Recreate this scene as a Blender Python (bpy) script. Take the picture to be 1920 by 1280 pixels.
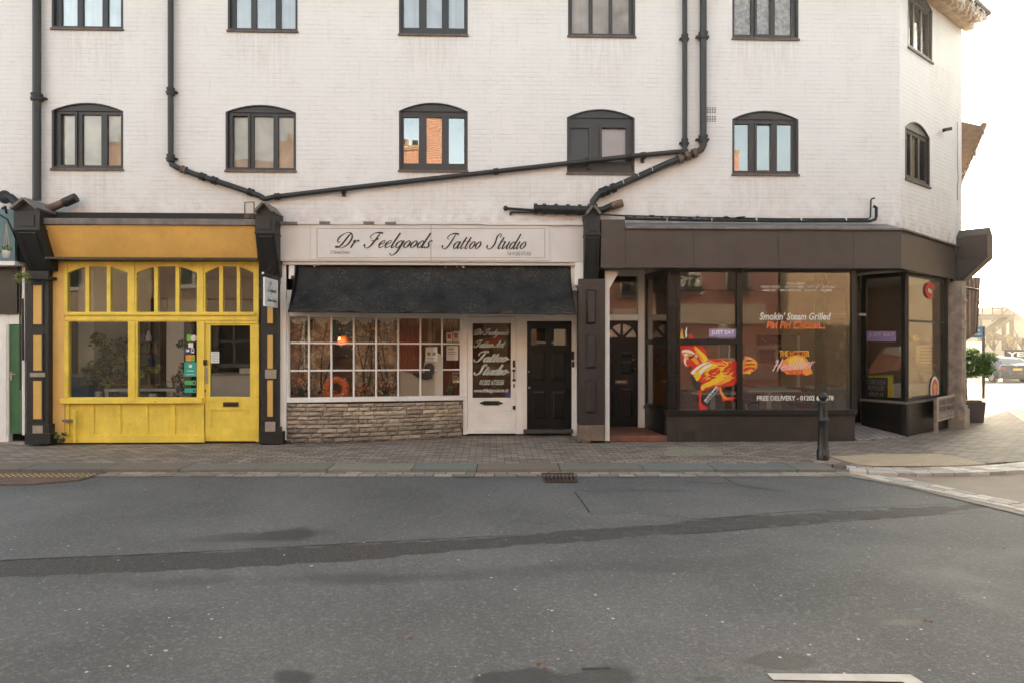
import bpy, math, random
import numpy as np
from mathutils import Vector, Matrix
from mathutils.geometry import tessellate_polygon, delaunay_2d_cdt
random.seed(7); rng = np.random.default_rng(7)
R = math.radians
sc = bpy.context.scene
for o in list(bpy.data.objects): bpy.data.objects.remove(o)

# ---------------------------------------------------------------- camera, light, exposure
CY, CH, FPX, YAW = -11.5, 1.69, 1280.0, R(1.8)
cam = bpy.data.cameras.new('camera'); cam.lens = 24; cam.sensor_width = 36; cam.clip_end = 3000; cam.clip_start = .05
camo = bpy.data.objects.new('camera', cam); sc.collection.objects.link(camo)
camo.location = (0, CY, CH); camo.rotation_euler = (R(90), 0, -YAW); sc.camera = camo

SUN_AZ = math.atan2(.75, .66)      # clockwise from +Y
SUN_EL = R(15)
w = bpy.data.worlds.new('World'); sc.world = w; w.use_nodes = True
nt = w.node_tree; nt.nodes.clear()
sky = nt.nodes.new('ShaderNodeTexSky'); sky.sky_type = 'NISHITA'; sky.sun_disc = False
sky.sun_elevation = SUN_EL; sky.sun_rotation = SUN_AZ; sky.dust_density = 3.0; sky.air_density = 1.0; sky.ozone_density = 1.0
hs = nt.nodes.new('ShaderNodeHueSaturation'); hs.inputs['Saturation'].default_value = .60
tc = nt.nodes.new('ShaderNodeTexCoord'); ns = nt.nodes.new('ShaderNodeTexNoise'); ns.inputs['Scale'].default_value = 2.2; ns.inputs['Detail'].default_value = 5
mpw = nt.nodes.new('ShaderNodeMapping'); mpw.inputs['Scale'].default_value = (1, 1, 3)
rw = nt.nodes.new('ShaderNodeValToRGB'); rw.color_ramp.elements[0].position = .42; rw.color_ramp.elements[1].position = .62
rw.color_ramp.elements[0].color = (.99, 1.03, .95, 1); rw.color_ramp.elements[1].color = (1.31, 1.33, 1.20, 1)
mw = nt.nodes.new('ShaderNodeMix'); mw.data_type = 'RGBA'; mw.blend_type = 'MULTIPLY'; mw.inputs[0].default_value = 1
bg = nt.nodes.new('ShaderNodeBackground'); bg.inputs[1].default_value = .13
ow = nt.nodes.new('ShaderNodeOutputWorld'); L = nt.links.new
L(sky.outputs[0], hs.inputs['Color']); L(tc.outputs['Generated'], mpw.inputs[0]); L(mpw.outputs[0], ns.inputs['Vector'])
L(ns.outputs['Fac'], rw.inputs[0]); L(hs.outputs[0], mw.inputs[6]); L(rw.outputs[0], mw.inputs[7]); L(mw.outputs[2], bg.inputs[0]); L(bg.outputs[0], ow.inputs[0])
sl = bpy.data.lights.new('sun', 'SUN'); sl.energy = 3.6; sl.angle = R(.5); sl.color = (1, .86, .68)
so = bpy.data.objects.new('sun', sl); sc.collection.objects.link(so)
sd = Vector((math.sin(SUN_AZ)*math.cos(SUN_EL), math.cos(SUN_AZ)*math.cos(SUN_EL), math.sin(SUN_EL)))
so.rotation_euler = sd.to_track_quat('Z', 'Y').to_euler(); so.location = sd*60
vs = sc.view_settings; vs.view_transform = 'Standard'; vs.look = 'None'; vs.gamma = 1; vs.use_curve_mapping = False
vs.exposure = 2.36
sc.render.engine = 'CYCLES'; sc.cycles.use_denoising = True; sc.cycles.max_bounces = 8; sc.cycles.transparent_max_bounces = 24
sc.cycles.sample_clamp_indirect = 6; sc.cycles.caustics_reflective = False; sc.cycles.caustics_refractive = False

# ---------------------------------------------------------------- measuring: photograph pixel -> point on a plane of the place
def ray(px, py):
    a = (px-960)/FPX
    return (math.sin(YAW)+math.cos(YAW)*a, math.cos(YAW)-math.sin(YAW)*a, (640-py)/FPX)
def P(px, py, Y):
    d = ray(px, py); t = (Y-CY)/d[1]
    return Vector((d[0]*t, Y, CH+d[2]*t))
def G(px, py, z=0.0):
    d = ray(px, py); t = (z-CH)/d[2]
    return Vector((d[0]*t, CY+d[1]*t, z))
def D(px, py, t):
    d = ray(px, py)
    return Vector((d[0]*t, CY+d[1]*t, CH+d[2]*t))
def X(px, Y): return P(px, 640, Y).x
def Z(py, Y, px=960): return P(px, py, Y).z

# ---------------------------------------------------------------- materials
def S(r, g, b):
    f = lambda c: (c/255/12.92) if c/255 <= .04045 else ((c/255+.055)/1.055)**2.4
    return (f(r), f(g), f(b), 1)
def newmat(name):
    m = bpy.data.materials.new(name); m.use_nodes = True; n = m.node_tree; n.nodes.clear()
    out = n.nodes.new('ShaderNodeOutputMaterial'); b = n.nodes.new('ShaderNodeBsdfPrincipled'); n.links.new(b.outputs[0], out.inputs[0])
    return m, n, b, out
def N(n, t, **k):
    x = n.nodes.new(t)
    for a, v in k.items():
        if a.startswith('i_'):
            key = a[2:].replace('_', ' ')
            x.inputs[int(key) if key.isdigit() else key].default_value = v
        else: setattr(x, a, v)
    return x
def ramp(n, src, p0, p1, c0=(0,0,0,1), c1=(1,1,1,1)):
    r = N(n, 'ShaderNodeValToRGB'); e = r.color_ramp.elements
    e[0].position = p0; e[1].position = p1; e[0].color = c0; e[1].color = c1
    n.links.new(src, r.inputs[0]); return r.outputs[0]
def mixc(n, fac, a, b, mode='MIX'):
    x = N(n, 'ShaderNodeMix', data_type='RGBA', blend_type=mode)
    for i, v in ((0, fac), (6, a), (7, b)):
        if hasattr(v, 'links'): n.links.new(v, x.inputs[i])
        else: x.inputs[i].default_value = v
    return x.outputs[2]
def math_(n, op, a, b=0.0):
    x = N(n, 'ShaderNodeMath', operation=op)
    for i, v in ((0, a), (1, b)):
        if hasattr(v, 'links'): n.links.new(v, x.inputs[i])
        else: x.inputs[i].default_value = v
    return x.outputs[0]
def coord(n, scale=(1,1,1), rot=(0,0,0)):
    t = N(n, 'ShaderNodeTexCoord'); m = N(n, 'ShaderNodeMapping'); m.inputs['Scale'].default_value = scale; m.inputs['Rotation'].default_value = rot
    n.links.new(t.outputs['Object'], m.inputs[0]); return m.outputs[0]
def noise(n, vec, scale, detail=4, rough=.55, dist=0):
    x = N(n, 'ShaderNodeTexNoise', i_Scale=scale, i_Detail=detail, i_Roughness=rough, i_Distortion=dist); n.links.new(vec, x.inputs['Vector']); return x.outputs['Fac']
def bump(n, h, b, strength=.3, dist=.01, prev=None):
    x = N(n, 'ShaderNodeBump', i_Strength=strength, i_Distance=dist); n.links.new(h, x.inputs['Height'])
    if prev is not None: n.links.new(prev, x.inputs['Normal'])
    n.links.new(x.outputs[0], b.inputs['Normal']); return x.outputs[0]
MC = {}
def paint(name, c, rough=.5, var=.12, scale=6, wear=None, wearamt=.0, bumps=.15, bscale=40, metal=0, streak=True, spec=.5):
    """painted / plain surface with broken-up tone, optional wear showing through in patches of its own"""
    if name in MC: return MC[name]
    m, n, b, o = newmat(name); v = coord(n)
    n1 = noise(n, v, scale, 6, .6)
    dk = tuple(x*(1-var*1.6) for x in c[:3])+(1,); lt = tuple(min(1, x*(1+var*.7)) for x in c[:3])+(1,)
    col = ramp(n, n1, .3, .72, dk, lt)
    if streak:
        vs_ = coord(n, (7, 7, .7)); n2 = noise(n, vs_, 3.2, 5, .65)
        f = ramp(n, n2, .52, .8); col = mixc(n, math_(n, 'MULTIPLY', f, .42*min(1, var*6)), col, tuple(x*.55 for x in c[:3])+(1,))
    if wear is not None:
        n3 = noise(n, v, 22, 8, .7, .4); f = ramp(n, n3, .68-wearamt*.2, .70-wearamt*.2); col = mixc(n, f, col, wear)
    n.links.new(col, b.inputs['Base Color'])
    n4 = noise(n, v, bscale, 4, .6)
    rr = N(n, 'ShaderNodeMapRange', i_3=max(.02, rough-.1), i_4=min(1, rough+.15)); n.links.new(n1, rr.inputs[0]); n.links.new(rr.outputs[0], b.inputs['Roughness'])
    b.inputs['Metallic'].default_value = metal; b.inputs['Specular IOR Level'].default_value = spec
    bump(n, n4, b, bumps, .004)
    MC[name] = m; return m
def flat(name, c, rough=.6, emit=0):
    if name in MC: return MC[name]
    m, n, b, o = newmat(name); v = coord(n); n1 = noise(n, v, 30, 4)
    col = ramp(n, n1, .3, .75, tuple(x*.88 for x in c[:3])+(1,), c); n.links.new(col, b.inputs['Base Color']); b.inputs['Roughness'].default_value = rough
    if emit: b.inputs['Emission Color'].default_value = c; b.inputs['Emission Strength'].default_value = emit
    MC[name] = m; return m
def leafmat(name, c):
    if name in MC: return MC[name]
    m, n, b, o = newmat(name); b.inputs['Base Color'].default_value = c; b.inputs['Roughness'].default_value = .5
    t = N(n, 'ShaderNodeBsdfTranslucent'); t.inputs[0].default_value = tuple(min(1,x*1.6) for x in c[:3])+(1,); mx = N(n, 'ShaderNodeMixShader'); mx.inputs[0].default_value = .45
    n.links.new(b.outputs[0], mx.inputs[1]); n.links.new(t.outputs[0], mx.inputs[2]); n.links.new(mx.outputs[0], o.inputs[0]); MC[name] = m; return m
def glass(name, base=.06, k=1.0, tint=(.93,.95,.94,1), rough=0.0, wav=.02, dirt=.03):
    if name in MC: return MC[name]
    m, n, b, o = newmat(name); n.nodes.remove(b)
    t = N(n, 'ShaderNodeBsdfTransparent'); t.inputs[0].default_value = tint
    g = N(n, 'ShaderNodeBsdfGlossy'); g.inputs['Roughness'].default_value = rough; g.inputs[0].default_value = (.96,.92,.87,1)
    d = N(n, 'ShaderNodeBsdfDiffuse'); d.inputs[0].default_value = (.5,.48,.44,1)
    fr = N(n, 'ShaderNodeFresnel', i_IOR=1.5)
    v = coord(n); nn = noise(n, v, 1.3, 2); bp = N(n, 'ShaderNodeBump', i_Strength=wav, i_Distance=.05); n.links.new(nn, bp.inputs['Height'])
    n.links.new(bp.outputs[0], g.inputs['Normal'])
    f = math_(n, 'MINIMUM', math_(n, 'ADD', math_(n, 'MULTIPLY', fr.outputs[0], k), base), 1.0)
    mx = N(n, 'ShaderNodeMixShader'); n.links.new(f, mx.inputs[0]); n.links.new(t.outputs[0], mx.inputs[1]); n.links.new(g.outputs[0], mx.inputs[2])
    nd = noise(n, v, 5, 6, .7); fd = math_(n, 'MULTIPLY', ramp(n, nd, .35, .8), dirt)
    m2 = N(n, 'ShaderNodeMixShader'); n.links.new(fd, m2.inputs[0]); n.links.new(mx.outputs[0], m2.inputs[1]); n.links.new(d.outputs[0], m2.inputs[2])
    n.links.new(m2.outputs[0], o.inputs[0]); MC[name] = m; return m
def brickmat(name, c1, c2, mortar, bw=.225, bh=.075, ms=.012, bstr=.6, painted=False, axis='xz', rough=.85, off=.5, vert=False, stains=()):
    if name in MC: return MC[name]
    m, n, b, o = newmat(name)
    t = N(n, 'ShaderNodeTexCoord'); sx = N(n, 'ShaderNodeSeparateXYZ'); cx = N(n, 'ShaderNodeCombineXYZ'); n.links.new(t.outputs['Object'], sx.inputs[0])
    n.links.new(sx.outputs[0], cx.inputs[0]); n.links.new(sx.outputs[2 if axis == 'xz' else 1], cx.inputs[1])
    ob = t.outputs['Object']
    nz = N(n, 'ShaderNodeTexNoise', i_Scale=7.0, i_Detail=3.0); n.links.new(ob, nz.inputs['Vector'])
    av = N(n, 'ShaderNodeVectorMath', operation='SCALE'); n.links.new(nz.outputs['Color'], av.inputs[0]); av.inputs['Scale'].default_value = .018
    ad = N(n, 'ShaderNodeVectorMath', operation='ADD'); n.links.new(cx.outputs[0], ad.inputs[0]); n.links.new(av.outputs[0], ad.inputs[1])
    vec = ad.outputs[0]
    if vert:
        mp = N(n, 'ShaderNodeMapping'); mp.inputs['Rotation'].default_value = (0,0,vert); n.links.new(vec, mp.inputs[0]); vec = mp.outputs[0]
    br = N(n, 'ShaderNodeTexBrick', offset=off); br.inputs['Scale'].default_value = 1; br.inputs['Brick Width'].default_value = bw; br.inputs['Row Height'].default_value = bh
    br.inputs['Mortar Size'].default_value = ms; br.inputs['Mortar Smooth'].default_value = .35; br.inputs['Color1'].default_value = c1; br.inputs['Color2'].default_value = c2; br.inputs['Mortar'].default_value = mortar
    n.links.new(vec, br.inputs['Vector'])
    bfac = br.outputs['Fac']
    if painted:
        b2 = N(n, 'ShaderNodeTexBrick', offset=off); b2.inputs['Scale'].default_value = 1; b2.inputs['Brick Width'].default_value = 300; b2.inputs['Row Height'].default_value = bh; b2.inputs['Mortar Size'].default_value = ms; b2.inputs['Mortar Smooth'].default_value = .5; n.links.new(vec, b2.inputs['Vector'])
        bfac = math_(n, 'ADD', math_(n, 'MULTIPLY', br.outputs['Fac'], .4), math_(n, 'MULTIPLY', b2.outputs['Fac'], .45))
    n1 = noise(n, ob, 1.1, 6, .6); n2 = noise(n, ob, 35, 5, .65); n3 = noise(n, ob, 3.0, 7, .7, .5)
    col = br.outputs['Color']
    if painted:   # thick masonry paint: the joints show only here and there, drips, flaking specks
        m3 = ramp(n, n3, .42, .7)
        col = mixc(n, math_(n, 'MULTIPLY', bfac, math_(n, 'ADD', math_(n, 'MULTIPLY', m3, .85), .05)), c1, mortar)
        s2 = N(n, 'ShaderNodeSeparateXYZ'); n.links.new(ob, s2.inputs[0])
        col = mixc(n, ramp(n, n1, .35, .7), col, mixc(n, 1.0, col, (.965,.955,.945,1), 'MULTIPLY'))
        vs_ = coord(n, (5, 5, .5)); st = noise(n, vs_, 2.5, 6, .7)
        col = mixc(n, math_(n, 'MULTIPLY', ramp(n, st, .55, .80), .30), col, (.42,.36,.30,1))
        fl = noise(n, ob, 26, 6, .75, .3); zone = noise(n, ob, .8, 2)
        ff = math_(n, 'MULTIPLY', ramp(n, fl, .67, .70), ramp(n, zone, .46, .6))
        col = mixc(n, math_(n, 'MULTIPLY', ff, .7), col, (.30,.24,.20,1))
        # grime that has run down from the pipes and gathers just above the shop fascias
        mr = N(n, 'ShaderNodeMapRange', i_1=4.9, i_2=3.6, i_3=0.0, i_4=1.0); n.links.new(s2.outputs[2], mr.inputs[0])
        gf = math_(n, 'MULTIPLY', math_(n, 'MULTIPLY', mr.outputs[0], ramp(n, n3, .36, .66)), .40)
        col = mixc(n, gf, col, (.55,.40,.31,1))
        mr2 = N(n, 'ShaderNodeMapRange', i_1=3.95, i_2=3.6, i_3=0.0, i_4=1.0); n.links.new(s2.outputs[2], mr2.inputs[0])
        col = mixc(n, math_(n, 'MULTIPLY', math_(n, 'MULTIPLY', mr2.outputs[0], ramp(n, noise(n, ob, 6, 7, .7), .42, .66)), .6), col, (.30,.23,.18,1))
        # drips below each sill
        for xs, zt in stains:
            mx_ = None
            for xc, hw in xs:
                d_ = math_(n, 'SUBTRACT', hw, math_(n, 'ABSOLUTE', math_(n, 'SUBTRACT', s2.outputs[0], xc))); f = ramp(n, math_(n, 'MULTIPLY', d_, 4.0), 0, 1)
                mx_ = f if mx_ is None else math_(n, 'MAXIMUM', mx_, f)
            mz = N(n, 'ShaderNodeMapRange', i_1=zt-1.1, i_2=zt, i_3=0.0, i_4=1.0); n.links.new(s2.outputs[2], mz.inputs[0]); up_ = math_(n, 'LESS_THAN', s2.outputs[2], zt+.01)
            dr = noise(n, coord(n, (9, 9, .6)), 2.2, 5, .7)
            f = math_(n, 'MULTIPLY', math_(n, 'MULTIPLY', math_(n, 'MULTIPLY', mx_, mz.outputs[0]), up_), ramp(n, dr, .42, .66)); col = mixc(n, math_(n, 'MULTIPLY', f, .5), col, (.50,.41,.34,1))
            sp_ = noise(n, ob, 30, 5, .7); f2 = math_(n, 'MULTIPLY', math_(n, 'MULTIPLY', math_(n, 'MULTIPLY', mx_, mz.outputs[0]), up_), ramp(n, sp_, .62, .66)); col = mixc(n, math_(n, 'MULTIPLY', f2, .6), col, (.28,.22,.18,1))
    else:
        col = mixc(n, math_(n, 'MULTIPLY', ramp(n, n1, .3, .75), .5), col, mixc(n, 1.0, col, (.6,.55,.5,1), 'MULTIPLY'))
        col = mixc(n, math_(n, 'MULTIPLY', ramp(n, n2, .4, .8), .35), col, mixc(n, 1.0, col, (.55,.55,.55,1), 'MULTIPLY'))
    n.links.new(col, b.inputs['Base Color']); b.inputs['Roughness'].default_value = rough
    inv = math_(n, 'SUBTRACT', 1.0, bfac)
    if painted: inv = math_(n, 'MULTIPLY', inv, math_(n, 'ADD', ramp(n, n3, .42, .75), .22))
    p = bump(n, inv, b, bstr, .006); bump(n, n2, b, .35, .004, p)
    MC[name] = m; return m
def attrmat(name, rough=.85, bscale=60, bstr=.5, attr='Col', var=.35, vscale=18):
    """per-piece colour from the mesh, broken up with noise"""
    if name in MC: return MC[name]
    m, n, b, o = newmat(name); v = coord(n)
    a = N(n, 'ShaderNodeVertexColor', layer_name=attr)
    n1 = noise(n, v, vscale, 7, .7); col = mixc(n, math_(n, 'MULTIPLY', ramp(n, n1, .35, .75), var*2), a.outputs[0], mixc(n, 1.0, a.outputs[0], (.52,.50,.47,1), 'MULTIPLY'))
    n.links.new(col, b.inputs['Base Color']); b.inputs['Roughness'].default_value = rough
    bump(n, noise(n, v, bscale, 6, .65), b, bstr, .006); MC[name] = m; return m

# ---------------------------------------------------------------- mesh collecting
ORG = {}
def org(o): return ORG.get(o.name, Vector((0,0,0))) if o else Vector((0,0,0))
def thing(name, label, cat, loc, group=None, kind=None):
    o = bpy.data.objects.new(name, None); sc.collection.objects.link(o); o.location = loc; o.empty_display_size = .1
    ORG[o.name] = Vector(loc); o['label'] = label; o['category'] = cat
    if group: o['group'] = group
    if kind: o['kind'] = kind
    return o
class MB:
    def __init__(s): s.v = []; s.f = []; s.m = []; s.c = []; s.mats = []; s.sm = []
    def mi(s, m):
        if m not in s.mats: s.mats.append(m)
        return s.mats.index(m)
    def add(s, vs_, fs, mat, col=None, smooth=False):
        k = len(s.v); s.v += [tuple(v) for v in vs_]; i = s.mi(mat)
        for f in fs: s.f.append(tuple(k+j for j in f)); s.m.append(i); s.c.append(col); s.sm.append(smooth)
        return s
    def hexa(s, p, mat, col=None):  # 8 corners: bottom 0-3 ccw, top 4-7
        return s.add(p, [(3,2,1,0),(4,5,6,7),(0,1,5,4),(1,2,6,5),(2,3,7,6),(3,0,4,7)], mat, col)
    def box(s, x0, x1, y0, y1, z0, z1, mat, col=None):
        if x0 > x1: x0, x1 = x1, x0
        if y0 > y1: y0, y1 = y1, y0
        if z0 > z1: z0, z1 = z1, z0
        return s.hexa([(x0,y0,z0),(x1,y0,z0),(x1,y1,z0),(x0,y1,z0),(x0,y0,z1),(x1,y0,z1),(x1,y1,z1),(x0,y1,z1)], mat, col)
    def pb(s, x0, x1, y0, y1, Y, d, mat, col=None):   # box whose front face fills a photo rectangle on plane Y
        a = P(x0, y1, Y); b = P(x1, y0, Y); z0 = Z(y1, Y, (x0+x1)/2); z1 = Z(y0, Y, (x0+x1)/2)
        return s.box(a.x, b.x, Y, Y+d, z0, z1, mat, col)
    def obox(s, c, ax, ay, az, hx, hy, hz, mat, col=None):
        c = Vector(c); ax = Vector(ax).normalized()*hx; ay = Vector(ay).normalized()*hy; az = Vector(az).normalized()*hz
        return s.hexa([c-ax-ay-az, c+ax-ay-az, c+ax+ay-az, c-ax+ay-az, c-ax-ay+az, c+ax-ay+az, c+ax+ay+az, c-ax+ay+az], mat, col)
    def beam(s, a, b, wx, wy, mat, col=None, up=(0,0,1)):
        a = Vector(a); b = Vector(b); d = (b-a); u = Vector(up)
        if abs(d.normalized().dot(u)) > .98: u = Vector((0,1,0))
        x = d.cross(u).normalized(); y = x.cross(d).normalized()
        return s.obox((a+b)/2, x, d, y, wx/2, d.length/2, wy/2, mat, col)
    def tube(s, pts, r, mat, seg=10, col=None, caps=True):
        pts = [Vector(p) for p in pts]; n = len(pts); rr = r if isinstance(r, (list, tuple)) else [r]*n
        vs_ = []; fs = []; prev = None
        for i, p in enumerate(pts):
            t = (pts[min(i+1, n-1)]-pts[max(i-1, 0)]).normalized()
            if prev is None:
                u = Vector((0,0,1)) if abs(t.z) < .9 else Vector((1,0,0)); x = t.cross(u).normalized()
            else: x = (prev-t*prev.dot(t)).normalized()
            y = t.cross(x); prev = x
            for k in range(seg):
                a = 2*math.pi*k/seg; vs_.append(p+(x*math.cos(a)+y*math.sin(a))*rr[i])
        for i in range(n-1):
            for k in range(seg): fs.append((i*seg+k, i*seg+(k+1)%seg, (i+1)*seg+(k+1)%seg, (i+1)*seg+k))
        s.add(vs_, fs, mat, col, True)
        if caps: s.add(vs_[:seg], [tuple(range(seg))[::-1]], mat, col); s.add(vs_[-seg:], [tuple(range(seg))], mat, col)
        return s
    def lathe(s, c, prof, mat, seg=20, col=None, sx=1, sy=1):
        c = Vector(c); n = len(prof); vs_ = []
        for r, z in prof:
            for k in range(seg): a = 2*math.pi*k/seg; vs_.append(c+Vector((math.cos(a)*r*sx, math.sin(a)*r*sy, z)))
        fs = [(i*seg+k, i*seg+(k+1)%seg, (i+1)*seg+(k+1)%seg, (i+1)*seg+k) for i in range(n-1) for k in range(seg)]
        s.add(vs_, fs, mat, col, True)
        s.add(vs_[:seg], [tuple(range(seg))[::-1]], mat, col); s.add(vs_[-seg:], [tuple(range(seg))], mat, col); return s
    def ball(s, c, rx, ry, rz, mat, seg=12, rings=8, col=None):
        c = Vector(c); vs_ = []; fs = []
        for i in range(rings+1):
            a = math.pi*i/rings
            for k in range(seg): b = 2*math.pi*k/seg; vs_.append(c+Vector((rx*math.sin(a)*math.cos(b), ry*math.sin(a)*math.sin(b), rz*math.cos(a))))
        for i in range(rings):
            for k in range(seg): fs.append((i*seg+k, (i+1)*seg+k, (i+1)*seg+(k+1)%seg, i*seg+(k+1)%seg))
        return s.add(vs_, fs, mat, col, True)
    def poly(s, fr, pts, mat, thick=.002, holes=(), col=None):
        """flat outline (u,v pairs in frame fr) with its own thickness; front is at depth 0, back at +thick"""
        rings = [list(pts)]+[list(h) for h in holes]
        flatp = [p for r in rings for p in r]; n = len(flatp); fi = []; q = 0
        for r in rings: fi.append(list(range(q, q+len(r)))); q += len(r)
        vo, _, fo, _, _, of = delaunay_2d_cdt([Vector((p[0], p[1])) for p in flatp], [], fi, 1, 1e-7)
        fo = [f for f, o in zip(fo, of) if o and max(o) == 0]
        i = s.mi(mat)
        def put(f): s.f.append(f); s.m.append(i); s.c.append(col); s.sm.append(False)
        k = len(s.v); m_ = len(vo); s.v += [tuple(fr(p[0], 0, p[1])) for p in vo]+[tuple(fr(p[0], thick, p[1])) for p in vo]
        for t in fo:
            a, b, c = vo[t[0]], vo[t[1]], vo[t[2]]
            cr = (b[0]-a[0])*(c[1]-a[1])-(b[1]-a[1])*(c[0]-a[0])
            tt = tuple(t) if cr > 0 else tuple(t)[::-1]
            put(tuple(k+j for j in tt)); put(tuple(k+m_+j for j in tt[::-1]))
        k = len(s.v); s.v += [tuple(fr(p[0], 0, p[1])) for p in flatp]+[tuple(fr(p[0], thick, p[1])) for p in flatp]
        q = 0
        for r in rings:
            m_ = len(r)
            for j in range(m_): a = q+j; b = q+(j+1)%m_; put((k+a, k+b, k+n+b, k+n+a))
            q += m_
        return s
    def build(s, name, parent=None, label=None, cat=None, group=None, kind=None, bevel=0, loc=None, rotz=0):
        o_ = Vector(loc) if loc is not None else org(parent)
        me = bpy.data.meshes.new(name)
        if rotz:
            c_, s_ = math.cos(-rotz), math.sin(-rotz)
            vv = [((x-o_.x)*c_-(y-o_.y)*s_, (x-o_.x)*s_+(y-o_.y)*c_, z-o_.z) for x, y, z in s.v]
        else: vv = [(x-o_.x, y-o_.y, z-o_.z) for x, y, z in s.v]
        me.from_pydata(vv, [], s.f)
        for m in s.mats: me.materials.append(m)
        me.polygons.foreach_set('material_index', s.m); me.polygons.foreach_set('use_smooth', s.sm)
        if any(c is not None for c in s.c):
            at = me.color_attributes.new('Col', 'FLOAT_COLOR', 'CORNER'); arr = []
            for p, c in zip(me.polygons, s.c): arr += list(c if c is not None else (1,1,1,1))*p.loop_total
            at.data.foreach_set('color', arr)
        me.update()
        o = bpy.data.objects.new(name, me); sc.collection.objects.link(o)
        if bevel:
            b = o.modifiers.new('bevel', 'BEVEL'); b.width = bevel; b.segments = 2; b.limit_method = 'ANGLE'; b.angle_limit = R(40)
        if parent:
            o.parent = parent; ORG[o.name] = org(parent)
            if loc is not None: o.location = o_-org(parent); ORG[o.name] = o_
        else: o.location = o_; ORG[o.name] = o_
        if rotz: o.rotation_euler.z = rotz
        if label: o['label'] = label
        if cat: o['category'] = cat
        if group: o['group'] = group
        if kind: o['kind'] = kind
        return o
def FR(o, u, nrm=None):      # frame: u along, depth into the wall, v up
    o = Vector(o); u = Vector((u[0], u[1], 0)).normalized(); d = Vector((-u.y, u.x, 0))
    return lambda a, dep, v: o+u*a+d*dep+Vector((0,0,v))
def FP(Y): return lambda a, dep, v: Vector((a, Y+dep, v))
def px2(pts, Y): return [(P(x, y, Y).x, P(x, y, Y).z) for x, y in pts]
def rect(u0, u1, v0, v1): return [(u0,v0),(u1,v0),(u1,v1),(u0,v1)]
def crom(pts, n=6):
    out = []; m = len(pts)
    for i in range(m-1):
        p0, p1, p2, p3 = pts[max(i-1,0)], pts[i], pts[i+1], pts[min(i+2,m-1)]
        for k in range(n):
            t = k/n; out.append(tuple(.5*((2*b)+(-a+c)*t+(2*a-5*b+4*c-d)*t*t+(-a+3*b-3*c+d)*t**3) for a, b, c, d in zip(p0, p1, p2, p3)))
    out.append(tuple(pts[-1])); return out

# ---------------------------------------------------------------- lettering
_tc = {}
def textgeo(txt, shear=0, bold=0):
    k = (txt, shear, bold)
    if k in _tc: return _tc[k]
    cu = bpy.data.curves.new('tmp', 'FONT'); cu.body = txt; cu.shear = shear; cu.offset = bold; cu.resolution_u = 3
    ob = bpy.data.objects.new('tmp', cu); sc.collection.objects.link(ob); bpy.context.view_layer.update()
    me = bpy.data.meshes.new_from_object(ob.evaluated_get(bpy.context.evaluated_depsgraph_get()))
    vs_ = [(v.co.x, v.co.y) for v in me.vertices]; fs = [tuple(p.vertices) for p in me.polygons]
    bpy.data.objects.remove(ob); bpy.data.curves.remove(cu); bpy.data.meshes.remove(me)
    _tc[k] = (vs_, fs); return _tc[k]
def text(mb, fr, txt, u0, u1, v0, v1, mat, dep=-.003, shear=0, bold=.012, rot=0):
    vs_, fs = textgeo(txt, shear, bold)
    xs = [a for a, b in vs_]; ys = [b for a, b in vs_]; w_ = max(xs)-min(xs); h_ = max(ys)-min(ys)
    out = []
    for a, b in vs_:
        uu = (a-min(xs))/w_; vv = (b-min(ys))/h_
        if rot:
            cx, cy = (u0+u1)/2, (v0+v1)/2; du = (uu-.5)*(u1-u0); dv = (vv-.5)*(v1-v0)
            out.append(fr(cx+du*math.cos(rot)-dv*math.sin(rot), dep, cy+du*math.sin(rot)+dv*math.cos(rot)))
        else: out.append(fr(u0+uu*(u1-u0), dep, v0+vv*(v1-v0)))
    mb.add(out, fs, mat)
def ptext(mb, txt, x0, x1, y0, y1, Y, mat, **k):
    a = P(x0, y1, Y); b = P(x1, y0, Y); text(mb, FP(Y), txt, a.x, b.x, a.z, b.z, mat, **k)
O_ = [(.4,1,.15),(.1,.62,.9),(.12,.25,.9),(.38,0,.15),(.66,.38,.9),(.64,.78,.9),(.4,1,.15)]
STEM = [(.78,1,.9),(.74,.25,1),(.86,.02,.4),(1.05,.2,.1)]
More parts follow.
